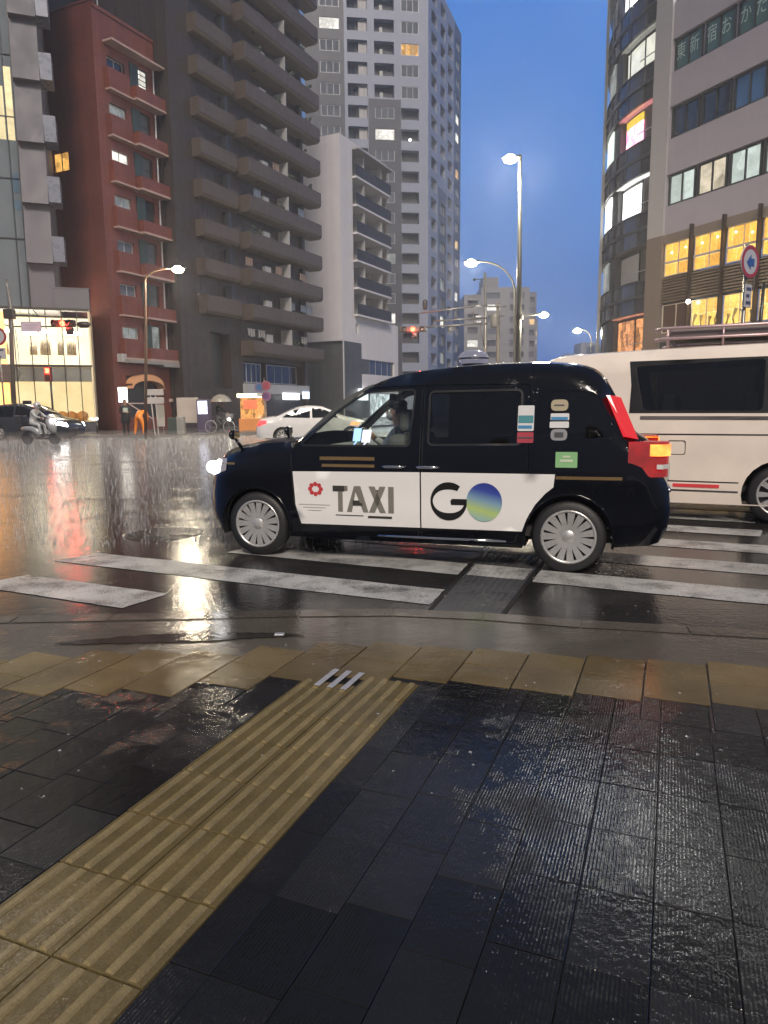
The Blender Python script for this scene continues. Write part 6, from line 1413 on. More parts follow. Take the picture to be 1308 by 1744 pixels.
# lamps
m_head = EM('lit headlight', (1.0, 0.97, 0.93), 7.0, 0.1); m_headg = M('headlight glass', (0.35, 0.33, 0.35), 0.1); m_tailr = EM('lit red tail lamp', (1.0, 0.015, 0.02), 0.26, 0.5, 6.0); m_strip = EM('lit red strip', (1.0, 0.004, 0.018), 0.48, 0.2)
m_amber = EM('lit amber indicator', (1.0, 0.16, 0.02), 1.5, 0.2, 9.0, (1.0, 0.34, 0.05))
for sd_ in (1, -1):
    HL = round_poly([(3.12, 0.79), (3.41, 0.71), (3.395, 0.80), (3.32, 0.895), (3.13, 0.90)], 0.02)
    mb = MB(); sh.patch(mb, HL, [], side=sd_, off=0.005, step=0.05); hl = mb.build('headlight', m_headg, taxi, local=True)
    mb = MB(); sh.patch(mb, round_poly([(3.21, 0.765), (3.405, 0.715), (3.388, 0.80), (3.315, 0.88), (3.21, 0.885)], 0.02), [], side=sd_, off=0.009, step=0.04)
    mb.smooth = True; c = sh.P(3.34, 0.80, sd_, -0.07); mb.ball((c.x + 0.055, c.y + sd_ * 0.01, c.z), 0.058, 0.085, 0.062); mb.build('bulb', m_head, hl, local=True)
    mb = MB(); mb.add([(3.46, sd_ * 0.25, 0.70), (3.46, sd_ * 0.25, 0.86), (3.43, sd_ * 0.5, 0.85), (3.43, sd_ * 0.5, 0.71)], [(0, 1, 2, 3)]); mb.build('grille_lamp', m_headg, taxi, local=True)
    mb = MB(); sh.patch(mb, round_poly([(-0.305, 1.425), (-0.385, 1.435), (-0.56, 1.11), (-0.452, 1.105)], 0.012), [], side=sd_, off=-0.02, step=0.06)
    # outer edge follows the raked tailgate: build as a raised strip
    st = [(-0.285, 1.44), (-0.345, 1.30), (-0.425, 1.115)]; mb = MB(); q = []
    for x, z in st: q += [sh.P(x + 0.03, z, sd_, 0.006), sh.P(x, z, sd_, 0.03), sh.P(x, z, sd_, 0.03) + Vector((-0.085, -0.02 * sd_, -0.02)), sh.P(x, z, sd_, 0) + Vector((-0.07, -0.14 * sd_, -0.01))]
    for i in range(2):
        for k in range(3): mb.add([q[4 * i + k], q[4 * i + k + 1], q[4 * i + 5 + k], q[4 * i + 4 + k]], [(0, 1, 2, 3)])
    mb.add([q[k] for k in range(4)], [(0, 1, 2, 3)]); mb.add([q[8 + k] for k in range(4)], [(0, 1, 2, 3)]); mb.build('light_strip', m_strip, taxi, local=True)
    # big corner lamp wrapping the rear
    def corner(mb, x0, z0, x1, z1, o):
        pr = [(x0, 0.0), ((x0 + x1) / 2, 0.004), (x1 + 0.05, -0.02), (x1, -0.08), (x1 - 0.005, -0.22)]
        vs = []
        for z in (z0, (z0 * 2 + z1) / 3, (z0 + 2 * z1) / 3, z1):
            zz = min(max(z, 0.3), 1.08)
            for x, y in pr:
                wv = sh.W(x if x > -0.6 else -0.6) - max(0, zz - sh.belt) * sh.tumble - 0.01
                vs.append((x - o * 0.6, sd_ * (wv + y + o), z))
        m_ = len(pr); sm = mb.smooth; mb.smooth = True
        mb.add(vs, [(r_ * m_ + k, r_ * m_ + k + 1, (r_ + 1) * m_ + k + 1, (r_ + 1) * m_ + k) for r_ in range(3) for k in range(m_ - 1)]); mb.smooth = False
        mb.add([vs[3 * m_ + k] for k in range(m_)] + [(vs[3 * m_][0], vs[3 * m_][1] - sd_ * 0.25, z1)], [tuple(range(m_ + 1))]); mb.add([vs[k] for k in range(m_)] + [(vs[0][0], vs[0][1] - sd_ * 0.25, z0)], [tuple(range(m_ + 1))])
    mb = MB(); corner(mb, -0.43, 0.80, -0.735, 1.075, 0.012); tl = mb.build('tail_lamp', m_tailr, taxi, local=True)
    mb = MB(); corner(mb, -0.585, 0.965, -0.742, 1.055, 0.020); mb.build('indicator', m_amber, tl, local=True)
    mb = MB(); corner(mb, -0.64, 0.865, -0.738, 0.90, 0.018); mb.build('reverse_lens', M('clear lens', (0.6, 0.6, 0.6), 0.1), tl, local=True)
    # fender mirror on its stalk
    mb = MB(); mb.smooth = True; c = sh.P(3.06, 0.985, sd_, -0.10); mb.tube([c, c + Vector((0.05, sd_ * 0.03, 0.09))], [0.02, 0.014], 8)
    mb.ball(c + Vector((0.06, sd_ * 0.05, 0.13)), 0.036, 0.066, 0.048); fm = mb.build('fender_mirror', m_navy, taxi, local=True)
    mb = MB(); cc = c + Vector((0.022, sd_ * 0.05, 0.13)); mb.add([cc + Vector((0, -0.05, -0.033)), cc + Vector((0, 0.05, -0.033)), cc + Vector((0, 0.05, 0.035)), cc + Vector((0, -0.05, 0.035))], [(0, 1, 2, 3)]); mb.build('mirror_glass', M('mirror glass', (0.6, 0.65, 0.75), 0.03, 1.0), fm, local=True)
    for x, nm in ((0, 0), (AX, 1)): wheel(taxi, x, sd_ * 0.725, 0.30, 0.30, 0.218, sd_, 15, 0.17)
    # wheel housings
    for x, rr in ((0, 0.355), (AX, 0.345)):
        mb = MB(); A = arch(x, 0.30, rr + 0.006, 0.2); vs = []
        for p in A: vs += [(p[0], sd_ * 0.83, p[1]), (p[0], sd_ * 0.45, p[1])]
        mb.add(vs, [(2 * i, 2 * i + 1, 2 * i + 3, 2 * i + 2) for i in range(len(A) - 1)]); mb.add([(p[0], sd_ * 0.45, p[1]) for p in A], [tuple(range(len(A)))]); mb.build('wheel_housing', m_black, taxi, local=True)
    # mudguard flap edge, arch lip
    for x, rr in ((0, 0.355), (AX, 0.345)):
        A = arch(x, 0.30, rr, 0.22); mb = MB(); mb.smooth = True; mb.tube([sh.P(p[0], p[1], sd_, 0.0) for p in A], 0.012, 6); mb.build('arch_lip', m_navy, taxi, local=True)
# underbody, bumper details, interior
mb = MB(); mb.box(0.38, 2.42, -0.70, 0.70, 0.17, 0.26); mb.box(3.1, 3.3, -0.6, 0.6, 0.2, 0.3); mb.box(-0.66, -0.3, -0.6, 0.6, 0.24, 0.3); mb.box(-0.3, 3.1, -0.42, 0.42, 0.2, 0.3); mb.build('underbody', m_black, taxi, local=True)
mb = MB(); mb.box(-0.55, 2.4, -0.72, 0.72, 0.28, 0.36); mb.box(-0.5, 0.2, -0.68, 0.68, 0.36, 0.92); mb.build('cabin_floor', M('dark cabin trim', (0.02, 0.02, 0.022), 0.7), taxi, local=True)
m_seat = M('dark grey seat cloth', (0.10, 0.105, 0.10), 0.8)
for x, y, n_, wdt in ((1.62, -0.36, 'front_seat', 0.25), (1.62, 0.36, 'front_seat', 0.25), (0.35, 0.0, 'rear_seat', 0.6)):
    mb = MB(); mb.bbox(x - 0.05, x + 0.45, y - wdt, y + wdt, 0.42, 0.58, 0.05); mb.bbox(x - 0.2, x - 0.02, y - wdt, y + wdt, 0.5, 1.12, 0.06)
    if n_ == 'front_seat': mb.bbox(x - 0.2, x - 0.1, y - 0.13, y + 0.13, 1.14, 1.34, 0.04)
    mb.build(n_, m_seat, taxi, local=True)
mb = MB(); mb.bbox(2.08, 2.42, -0.68, 0.68, 0.7, 1.0, 0.06); mb.build('dashboard', M('grey dashboard', (0.30, 0.33, 0.28), 0.6), taxi, local=True)
mb = MB(); mb.smooth = True
mb2c = [(2.10 + 0.05 * math.sin(a), -0.36 + 0.18 * math.cos(a), 0.98 + 0.17 * math.sin(a)) for a in [2 * math.pi * k / 20 for k in range(21)]]; mb.tube(mb2c, 0.014, 6, cap=False); mb.tube([(2.12, -0.36, 0.97), (2.3, -0.36, 0.9)], 0.03, 8); mb.build('steering_wheel', m_seal, taxi, local=True)
for x, y, z, w, hh, mm, nm in ((2.05, 0.12, 1.10, 0.04, 0.062, EM('blue phone screen', (0.35, 0.55, 1.0), 1.3, 0.2, 8), 'phone_screen'), (1.93, 0.20, 1.09, 0.045, 0.06, EM('white tablet screen', (0.9, 0.88, 1.0), 1.0, 0.2, 8), 'tablet_screen'), (2.06, 0.15, 1.21, 0.045, 0.016, EM('orange sign for hire', (1.0, 0.28, 0.10), 1.5, 0.2), 'hire_sign')):
    mb = MB(); mb.hexa([(x - w, y + 0.03, z - hh), (x + w, y + 0.01, z - hh), (x + w, y - 0.005, z - hh), (x - w, y + 0.015, z - hh), (x - w - 0.02, y + 0.03, z + hh), (x + w - 0.02, y + 0.01, z + hh), (x + w - 0.02, y - 0.005, z + hh), (x - w - 0.02, y + 0.015, z + hh)])
    (nm != 'hire_sign') and mb.tube([(x, y, z - hh), (x + 0.05, y, 0.98)], 0.008, 6); mb.build(nm, mm, taxi, local=True)
mb = MB(); mb.bbox(1.66, 1.72, -0.12, 0.12, 1.42, 1.49, 0.015); mb.build('cabin_mirror', m_seal, taxi, local=True)
# roof lamp
mb = MB(); mb.smooth = True; mb.lathe([(0.06, 0.0), (0.11, 0.01), (0.135, 0.035), (0.14, 0.07), (0.115, 0.11), (0.07, 0.125), (0.0, 0.13)], (0.93, 0.0, 1.745), n=24)
rl_ = mb.build('roof_lamp', EM('dim lavender roof lamp', (0.62, 0.60, 0.78), 0.20, 0.25, 10), taxi, local=True)
mb = MB(); mb.lathe([(0.141, 0.048), (0.143, 0.055), (0.141, 0.062)], (0.93, 0, 1.745), n=24); mb.lathe([(0.10, -0.015), (0.11, 0.008)], (0.93, 0, 1.745), n=24); mb.build('lamp_band', m_seal, rl_, local=True)
# bumper reflector and rear bumper moulding
mb = MB(); sh.patch(mb, [(3.36, 0.645), (3.42, 0.645), (3.417, 0.67), (3.36, 0.67)], [], side=1, off=0.006, step=0.05); mb.build('reflector', M('red reflector', (0.45, 0.02, 0.02), 0.2), taxi, local=True)
mb = MB(); mb.smooth = True; mb.tube([(-0.765, -0.6, 0.68), (-0.775, 0, 0.69), (-0.765, 0.6, 0.68)], 0.02, 6); mb.build('bumper_strip', m_chrome, taxi, local=True)
mb = MB(); mb.bbox(-0.80, -0.74, -0.18, 0.18, 0.72, 0.88, 0.01); mb.build('number_plate', M('pale plate', (0.4, 0.45, 0.42), 0.4), taxi, local=True)

# ---- generic far cars
def car(name, label, cat, loc, heading, top, axles, wr, paint, windows, W, belt, tumble=0.25, crown=0.04, glass=None, r=0.10, zb=0.2, tails=None, heads=None, screens=None, group=None, spokes=10, off_y=0.72):
    TS = smooth_line(top, 1); s = Shell(TS, W, tumble, belt, lambda x, z: r, crown)
    o = empty(name, loc, heading, label, cat, group)
    ol = list(TS)
    for ax in axles: ol += list(reversed(arch(ax, wr, wr + 0.06, zb)))
    mb = MB()
    for sd_ in (1, -1): s.patch(mb, ol, windows, side=sd_, step=0.14)
    cuts = []
    for (a, b) in (screens or []):
        ia = min(range(len(TS)), key=lambda i: math.hypot(TS[i][0] - a[0], TS[i][1] - a[1])); ib = min(range(len(TS)), key=lambda i: math.hypot(TS[i][0] - b[0], TS[i][1] - b[1])); cuts.append((ia, ib))
    last = 0
    for ia, ib in cuts: s.skin(mb, TS[last:ia + 1]); last = ib
    s.skin(mb, TS[last:]); mb.build('body', paint, o, local=True)
    for ia, ib in cuts:
        mb = MB(); s.skin(mb, TS[ia:ib + 1], off=-0.004); mb.build('windscreen', glass or m_tint, o, local=True)
    for sd_ in (1, -1):
        for wpoly in windows:
            mb = MB(); s.patch(mb, wpoly, [], side=sd_, off=-0.005, step=0.2); w = mb.build('window', glass or m_tint, o, local=True)
        for ax in axles: wheel(o, ax, sd_ * off_y, wr, wr, wr * 0.7, sd_, spokes, 0.2)
        for poly, mm in (tails or []):
            mb = MB(); s.patch(mb, poly, [], side=sd_, off=0.008, step=0.08); mb.build('tail_lamp', mm, o, local=True)
        for poly, mm in (heads or []):
            mb = MB(); s.patch(mb, poly, [], side=sd_, off=0.008, step=0.08); mb.build('headlight', mm, o, local=True)
    x0, x1 = min(p[0] for p in top) + 0.3, max(p[0] for p in top) - 0.3
    mb = MB(); mb.box(x0, x1, -0.55, 0.55, zb, zb + 0.12); mb.build('underbody', m_black, o, local=True)
    for ax in axles:
        for sd_ in (1, -1):
            mb = MB(); A = arch(ax, wr, wr + 0.065, zb); vs = []
            for p in A: vs += [(p[0], sd_ * 0.8, p[1]), (p[0], sd_ * 0.45, p[1])]
            mb.add(vs, [(2 * i, 2 * i + 1, 2 * i + 3, 2 * i + 2) for i in range(len(A) - 1)]); mb.add([(p[0], sd_ * 0.45, p[1]) for p in A], [tuple(range(len(A)))]); mb.build('wheel_housing', m_black, o, local=True)
    return o, s
m_whitecar = PAINT('wet white car paint', (0.62, 0.62, 0.63), 0.2, 0.2); m_darkcar = PAINT('wet dark grey car paint', (0.03, 0.033, 0.04), 0.15, 0.2)
m_redtail = EM('lit red car tail', (1.0, 0.03, 0.03), 3.0)
sedan_top = [(0.0, 0.25), (-0.03, 0.45), (0.0, 0.75), (0.10, 0.95), (0.45, 1.02), (0.75, 1.06), (1.15, 1.26), (1.55, 1.40), (2.0, 1.45), (2.5, 1.42), (2.9, 1.28), (3.35, 1.03), (3.9, 0.93), (4.3, 0.80), (4.42, 0.60), (4.42, 0.35), (4.36, 0.22)]
ed = Vector((0.93, 0.0)); b = at(434, 758, 27.3)
WS1 = round_poly([(0.95, 1.03), (1.30, 1.27), (1.62, 1.365), (2.02, 1.385), (2.02, 1.0)], 0.05); WS2 = round_poly([(2.10, 1.0), (2.10, 1.385), (2.48, 1.355), (2.82, 1.22), (3.12, 1.02)], 0.05)
sedan, s_ = car('sedan', 'white sedan with a red tail light seen between the taxi bonnet and the shops', 'car', (b.x, b.y + 0.8, -0.006), R(8), sedan_top, (0.95, 3.6), 0.31, m_whitecar, [WS1, WS2], lambda x: 0.86 - 0.10 * (abs(x - 2.2) / 2.2) ** 3, 0.95,
    tails=[(round_poly([(-0.01, 0.72), (0.35, 0.80), (0.36, 0.93), (0.09, 0.93)], 0.02), m_redtail)], heads=[(round_poly([(4.0, 0.72), (4.38, 0.66), (4.30, 0.78), (4.0, 0.85)], 0.02), m_headg)], screens=[((0.75, 1.06), (1.4, 1.35)), ((2.7, 1.36), (3.3, 1.06))], glass=GLASS('sedan glass', (0.30, 0.34, 0.36)))
mb = MB(); mb.box(0.9, 3.2, -0.6, 0.6, 0.3, 0.85); mb.build('seats', m_seat, sedan, local=True)
hatch_top = [(0.0, 0.25), (-0.02, 0.6), (0.05, 1.0), (0.25, 1.35), (0.55, 1.60), (1.0, 1.68), (1.8, 1.70), (2.4, 1.62), (2.9, 1.36), (3.25, 1.10), (3.8, 0.98), (4.2, 0.85), (4.35, 0.62), (4.35, 0.35), (4.28, 0.22)]
b = at(12, 748, 34.2)
H1 = round_poly([(0.45, 1.10), (0.62, 1.48), (1.1, 1.57), (1.65, 1.59), (1.65, 1.08)], 0.05); H2 = round_poly([(1.75, 1.08), (1.75, 1.59), (2.25, 1.53), (2.65, 1.33), (2.95, 1.08)], 0.05)
m_headlit = EM('lit car headlight', (1.0, 0.98, 0.95), 20.0)
dark, s_ = car('dark_car', 'dark grey car with lit headlights behind the scooter rider at far left', 'car', (b.x - 0.9, b.y + 0.6, -0.006), R(-8), hatch_top, (0.85, 3.5), 0.32, m_darkcar, [H1, H2], lambda x: 0.86 - 0.10 * (abs(x - 2.2) / 2.2) ** 3, 1.0,
    heads=[(round_poly([(3.85, 0.72), (4.33, 0.62), (4.25, 0.80), (3.88, 0.88)], 0.02), m_headlit)], screens=[((2.5, 1.57), (3.2, 1.13))])
q = dark.matrix_world if False else None
mb = MB(); mb.bbox(1.7, 2.0, -0.15, 0.15, 1.70, 1.86, 0.03); mb.build('roof_box', m_seal, dark, local=True)

# ---- white minibus behind the taxi, rear end at the left
m_van = PAINT('wet cream white van paint', (0.80, 0.71, 0.62), 0.25, 0.25)
van_top = [(0.10, 0.20), (0.03, 0.35), (0.0, 0.60), (0.0, 1.20), (0.03, 1.60), (0.07, 1.85), (0.16, 1.96), (0.5, 1.99), (2.5, 2.05), (5.05, 2.05), (5.65, 1.99), (6.05, 1.62), (6.3, 1.20), (6.45, 0.95), (6.5, 0.5), (6.43, 0.22)]
v0 = Vector((2.42, 8.94)); vd = Vector((0.904, -0.427)); vn = Vector((0.427, 0.904)); v0 = v0 + vn * 0.86 - vd * 0.55
VW = [round_poly([(1.33, 1.30), (1.22, 1.82), (2.60, 1.87), (2.60, 1.29)], 0.05), round_poly([(2.66, 1.29), (2.66, 1.87), (4.0, 1.88), (4.0, 1.28)], 0.05), round_poly([(4.06, 1.28), (4.06, 1.88), (5.05, 1.87), (5.45, 1.70), (5.85, 1.28)], 0.05)]
van, vs_ = car('minibus', 'cream white minibus with dark side windows passing behind the taxi', 'van', (v0.x, v0.y, -0.006), math.atan2(vd.y, vd.x), van_top, (2.83, 5.45), 0.34, m_van, VW, lambda x: 0.89 - 0.06 * max(0, (0.5 - x) / 0.5) ** 2 - 0.1 * max(0, (x - 5.55) / 0.95) ** 2, 1.15, tumble=0.10, crown=0.05, r=0.12, glass=GLASS('minibus dark glass', (0.22, 0.21, 0.19)),
    screens=[((5.65, 1.99), (6.2, 1.4))], zb=0.22, off_y=0.76)
for z, mm, hh in ((1.02, m_seal, 0.008), (0.47, m_seal, 0.006), (0.36, m_chrome, 0.01)):
    for sd_ in (1, -1):
        if z > 1:
            mb = MB(); vs_.patch(mb, [(0.3, z - hh), (6.0, z - hh), (6.0, z + hh), (0.3, z + hh)], [], side=sd_, off=0.004, step=0.2); mb.build('body_moulding', mm, van, local=True); continue
        mb = MB(); vs_.patch(mb, [(0.3, z - hh), (2.4, z - hh), (2.4, z + hh), (0.3, z + hh)], [], side=sd_, off=0.004, step=0.2); vs_.patch(mb, [(3.3, z - hh), (4.95, z - hh), (4.95, z + hh), (3.3, z + hh)], [], side=sd_, off=0.004, step=0.2); mb.build('body_moulding', mm, van, local=True)
for sd_ in (1, -1):
    mb = MB(); vs_.patch(mb, [(1.17, 1.27), (5.88, 1.255), (5.5, 1.73), (5.05, 1.91), (1.15, 1.885), (1.18, 1.6)], VW, side=sd_, off=0.004, step=0.2); mb.build('window_surround', m_seal, van, local=True)
    mb = MB(); vs_.patch(mb, [(1.7, 0.40), (2.2, 0.40), (2.2, 0.44), (1.7, 0.44)], [], side=sd_, off=0.006, step=0.2); mb.build('tail_lamp_glint', EM('red tail lamp glint', (1.0, 0.04, 0.05), 0.35), van, local=True)  # reflection of the taxi's tail lamp painted on as a glowing strip
mb = MB(); mb.smooth = True
for x in (1.5, 2.4, 3.3, 4.2): mb.bbox(x, x + 0.15, -0.65, 0.65, 0.9, 1.5, 0.05); mb.bbox(x, x + 0.5, -0.65, 0.65, 0.75, 0.9, 0.04)
mb.build('seats', m_seat, van, local=True)
mb = MB(); mb.box(0.2, 5.3, -0.75, 0.75, 0.35, 0.42); mb.build('cabin_floor', m_black, van, local=True)
for sd_ in (1, -1):
    for xx in (3.62, 4.98):
        mb = MB(); vs_.patch(mb, [(xx, 0.30), (xx + 0.012, 0.30), (xx + 0.012, 1.26), (xx, 1.26)], [], side=sd_, off=0.002, step=0.2); mb.build('door_seam', m_seal, van, local=True)
    mb = MB(); vs_.patch(mb, [(1.3, 1.195), (3.62, 1.185), (3.62, 1.225), (1.3, 1.235)], [], side=sd_, off=0.006, step=0.25); mb.build('door_rail', M('grey door rail', (0.16, 0.15, 0.14), 0.35, 0.4), van, local=True)
    mb = MB(); mb.smooth = True; mb.tube([vs_.P(3.42, 0.98, sd_, 0.01), vs_.P(3.45, 0.98, sd_, 0.035), vs_.P(3.55, 0.98, sd_, 0.035), vs_.P(3.58, 0.98, sd_, 0.01)], 0.014, 8); mb.build('door_handle', m_seal, van, local=True)
    mb = MB(); vs_.patch(mb, round_poly([(1.62, 0.78), (1.82, 0.78), (1.82, 0.95), (1.62, 0.95)], 0.03), [round_poly([(1.628, 0.788), (1.812, 0.788), (1.812, 0.942), (1.628, 0.942)], 0.03)], side=sd_, off=0.002, step=0.1); mb.build('fuel_flap', m_seal, van, local=True)
# roof carrier added to stand for blurred pink streaks: rails, bars, load cover
m_rack = M('pink streak roof rail', (0.48, 0.35, 0.36), 0.35, 0.5)  # pink of the streaks put into the metal colour
rk = empty('added_roof_rack', (0.45, 0, 0)); rk.parent = van
for y in (-0.62, 0.62):
    for z in (2.15, 2.27):
        mb = MB(); mb.smooth = True; mb.tube([(0.95, y, z - 0.02), (1.05, y, z), (4.2, y, z)], 0.018, 8); mb.build('rail', m_rack, rk, local=True)
for k in range(6):
    x = 1.1 + 0.6 * k; mb = MB(); mb.smooth = True; mb.tube([(x, -0.62, 2.15), (x, 0.62, 2.15)], 0.016, 6); mb.tube([(x, -0.62, 2.05), (x, -0.62, 2.27)], 0.014, 6); mb.tube([(x, 0.62, 2.05), (x, 0.62, 2.27)], 0.014, 6); mb.build('cross_bar', m_rack, rk, local=True)
mb = MB(); mb.bbox(1.1, 4.1, -0.56, 0.56, 2.165, 2.30, 0.04); mb.build('load_cover', M('pale grey load cover', (0.30, 0.26, 0.25), 0.5), rk, local=True)
# ------------------------------------------------------------------ people
def hand(mb, wrist, dirn, normal, size=0.18, curl=0.5, mi=0):
    """palm, four unequal bent fingers and a side thumb"""
    d = Vector(dirn).normalized(); n = Vector(normal); n = (n - d * n.dot(d)).normalized(); s = d.cross(n); w = Vector(wrist)
    mb.mi = mi; mb.smooth = True
    P_ = size * 0.5
    for k in range(4):      # palm as four merged rays
        o = s * (k - 1.5) * size * 0.105
        mb.tube([w + o * 0.5, w + o * 0.9 + d * P_ * 0.5, w + o + d * P_], [size * 0.075, size * 0.085, size * 0.07], 7)
        fl = size * (0.42, 0.5, 0.46, 0.36)[k]; a = curl
        p0 = w + o + d * P_; p1 = p0 + (d * math.cos(a * 0.5) + n * math.sin(a * 0.5)) * fl * 0.45; p2 = p1 + (d * math.cos(a * 1.4) + n * math.sin(a * 1.4)) * fl * 0.32; p3 = p2 + (d * math.cos(a * 2.2) + n * math.sin(a * 2.2)) * fl * 0.23
        mb.tube([p0, p1, p2, p3], [size * 0.05, size * 0.047, size * 0.042, size * 0.03], 7)
    t0 = w + s * -size * 0.16 + d * size * 0.12; t1 = t0 + (d * 0.6 - s * 0.7 + n * 0.3).normalized() * size * 0.22; t2 = t1 + (d * 0.9 - s * 0.1 + n * 0.4).normalized() * size * 0.18
    mb.tube([t0, t1, t2], [size * 0.065, size * 0.055, size * 0.04], 7)
def skin_body(nodes, edges):
    """nodes: (pos, radius, material index); returns verts, faces, material per face"""
    me = bpy.data.meshes.new('figure'); me.from_pydata([Vector(n[0]) for n in nodes], edges, [])
    o = bpy.data.objects.new('figure', me); COL.objects.link(o)
    sk = o.modifiers.new('skin', 'SKIN'); sk.use_smooth_shade = True
    for i, v in enumerate(me.skin_vertices[0].data):
        r = nodes[i][1]; v.radius = (r, r) if not isinstance(r, tuple) else r; v.use_root = (i == 0)
    ss = o.modifiers.new('subd', 'SUBSURF'); ss.levels = 2; ss.render_levels = 2
    bpy.context.view_layer.update(); dg = bpy.context.evaluated_depsgraph_get(); ev = o.evaluated_get(dg)
    m2 = bpy.data.meshes.new_from_object(ev)
    vs = [v.co.copy() for v in m2.vertices]; fs = [tuple(p.vertices) for p in m2.polygons]; ms = []
    segs = [(Vector(nodes[a][0]), Vector(nodes[b][0]), nodes[b][2]) for a, b in edges]
    for p in m2.polygons:
        c = p.center; best = None
        for a, b, m in segs:
            ab = b - a; t = max(0, min(1, (c - a).dot(ab) / max(1e-9, ab.length_squared))); dd = (c - a - ab * t).length
            if best is None or dd < best[0]: best = (dd, m)
        ms.append(best[1])
    bpy.data.objects.remove(o); bpy.data.meshes.remove(m2); bpy.data.meshes.remove(me)
    return vs, fs, ms
def person(label, loc, heading, J, mats, group=None, hair=None, k=1.0, face=True, hood=False, hands=True):
    """J: joint positions in the figure's own frame (x forward, y left, z up). mats: skin, top, trousers, shoes, hair"""
    o = empty('person', loc, heading, label, 'person', group)
    nd, ed = [], []
    def add(n, p, r, m): nd.append((J[p] if isinstance(p, str) else p, (r * k if not isinstance(r, tuple) else (r[0] * k, r[1] * k)), m)); ed.append((n, len(nd) - 1)) if n is not None else None; return len(nd) - 1
    pel = add(None, 'pelvis', (0.135, 0.105), 2); sp = add(pel, 'spine', (0.135, 0.10), 1); ch = add(sp, 'chest', (0.165, 0.115), 1); nk = add(ch, 'neck', 0.062, 1); 
    hd0 = add(nk, 'jaw', 0.066, 0); hd = add(hd0, 'head', (0.088, 0.10), 0); tp = add(hd, 'crown', 0.06, 0)
    for s in 'lr':
        sh_ = add(ch, 'shoulder_' + s, 0.07, 1); el = add(sh_, 'elbow_' + s, 0.050, 1); wr_ = add(el, 'wrist_' + s, 0.034, 1)
        hp = add(pel, 'hip_' + s, 0.10, 2); kn = add(hp, 'knee_' + s, 0.068, 2); an = add(kn, 'ankle_' + s, 0.048, 2); to = add(an, 'toe_' + s, 0.042, 3)
    vs, fs, ms = skin_body(nd, ed)
    mb = MB(); mb.smooth = True; mb.add(vs, fs); mb.m = ms
    if hands:
        for s in 'lr':
            d = (Vector(J['wrist_' + s]) - Vector(J['elbow_' + s])).normalized(); nrm = Vector(J.get('palm_' + s, (0, 0, -1))); hand(mb, Vector(J['wrist_' + s]), d, nrm, 0.18 * k, J.get('curl', 0.6), 0)
    mb.mi = 0
    h = Vector(J['head']); up = (Vector(J['crown']) - Vector(J['jaw'])).normalized(); f = Vector(J.get('face', (1, 0, 0))); f = (f - up * f.dot(up)).normalized(); l = up.cross(f)
    if face:
        c = h + f * 0.093 * k
        mb.tube([c + up * 0.015, c + f * 0.022 - up * 0.02, c - up * 0.03], [0.008, 0.014, 0.010], 7)
        for s in (1, -1):
            mb.ball(h + l * s * 0.092 * k - up * 0.01, 0.018, 0.012, 0.032, 8, 6)
        mb.mi = 4
        for s in (1, -1): mb.ball(c + l * s * 0.034 * k + up * 0.022 - f * 0.006, 0.010, 0.012, 0.007, 8, 5)
        mb.tube([c - up * 0.05 + l * 0.025 - f * 0.012, c - up * 0.052 - f * 0.004, c - up * 0.05 - l * 0.025 - f * 0.012], 0.005, 5)
    b = mb.build('body', mats, o, local=True)
    mb = MB(); mb.smooth = True
    vs, fs = [], []
    for i in range(8):
        a = math.pi * 0.60 * i / 7
        for q in range(16):
            t = 2 * math.pi * q / 16; rr = 0.108 * k; fr = math.cos(t)
            a2 = a * (1.0 if fr < 0.35 else 0.62)
            vs.append(h + up * 0.02 * k + (f * math.cos(t) + l * math.sin(t) * 0.92) * rr * math.sin(a2) + up * rr * 1.12 * math.cos(a2))
    for i in range(7):
        for q in range(16): fs.append((i * 16 + q, i * 16 + (q + 1) % 16, (i + 1) * 16 + (q + 1) % 16, (i + 1) * 16 + q))
    mb.add(vs, fs); mb.build('hood' if hood else 'hair', mats[1] if hood else mats[4], o, local=True)
    return o
STAND = dict(pelvis=(0, 0, .95), spine=(0.01, 0, 1.12), chest=(0.01, 0, 1.32), neck=(0.01, 0, 1.47), jaw=(0.03, 0, 1.54), head=(0.035, 0, 1.62), crown=(0.03, 0, 1.70),
    shoulder_l=(0, .18, 1.40), elbow_l=(-.02, .24, 1.14), wrist_l=(.05, .25, .90), shoulder_r=(0, -.18, 1.40), elbow_r=(-.02, -.24, 1.14), wrist_r=(.05, -.25, .90),
    hip_l=(0, .09, .92), knee_l=(.03, .10, .50), ankle_l=(0, .11, .09), toe_l=(.15, .12, .04), hip_r=(0, -.09, .92), knee_r=(.03, -.10, .50), ankle_r=(0, -.11, .09), toe_r=(.15, -.12, .04), palm_l=(0, -1, 0), palm_r=(0, 1, 0))
m_skin = M('skin', (0.42, 0.27, 0.20), 0.5, var=0.08); m_hair = M('black hair', (0.010, 0.009, 0.008), 0.5); m_shoe = M('black shoes', (0.015, 0.015, 0.015), 0.4)
m_blackcloth = M('black wet cloth', (0.016, 0.018, 0.020), 0.5); m_orange = M('orange rain suit', (0.72, 0.22, 0.025), 0.4, var=0.15, scale=6); m_grey = M('pale grey rainwear', (0.40, 0.41, 0.42), 0.4, var=0.2, scale=6)
b = at(216, 748, 34.6)
J = dict(STAND); J.update(wrist_l=(.22, .14, 1.12), elbow_l=(.0, .25, 1.12), wrist_r=(.22, -.12, 1.16), elbow_r=(.0, -.25, 1.14), palm_l=(0, -1, 0.3), palm_r=(0, 1, 0.3))
pb = person('person in black rainwear standing left of the person in orange', (b.x, b.y, 0.12), R(-70), J, [m_skin, m_blackcloth, m_blackcloth, m_shoe, m_hair])
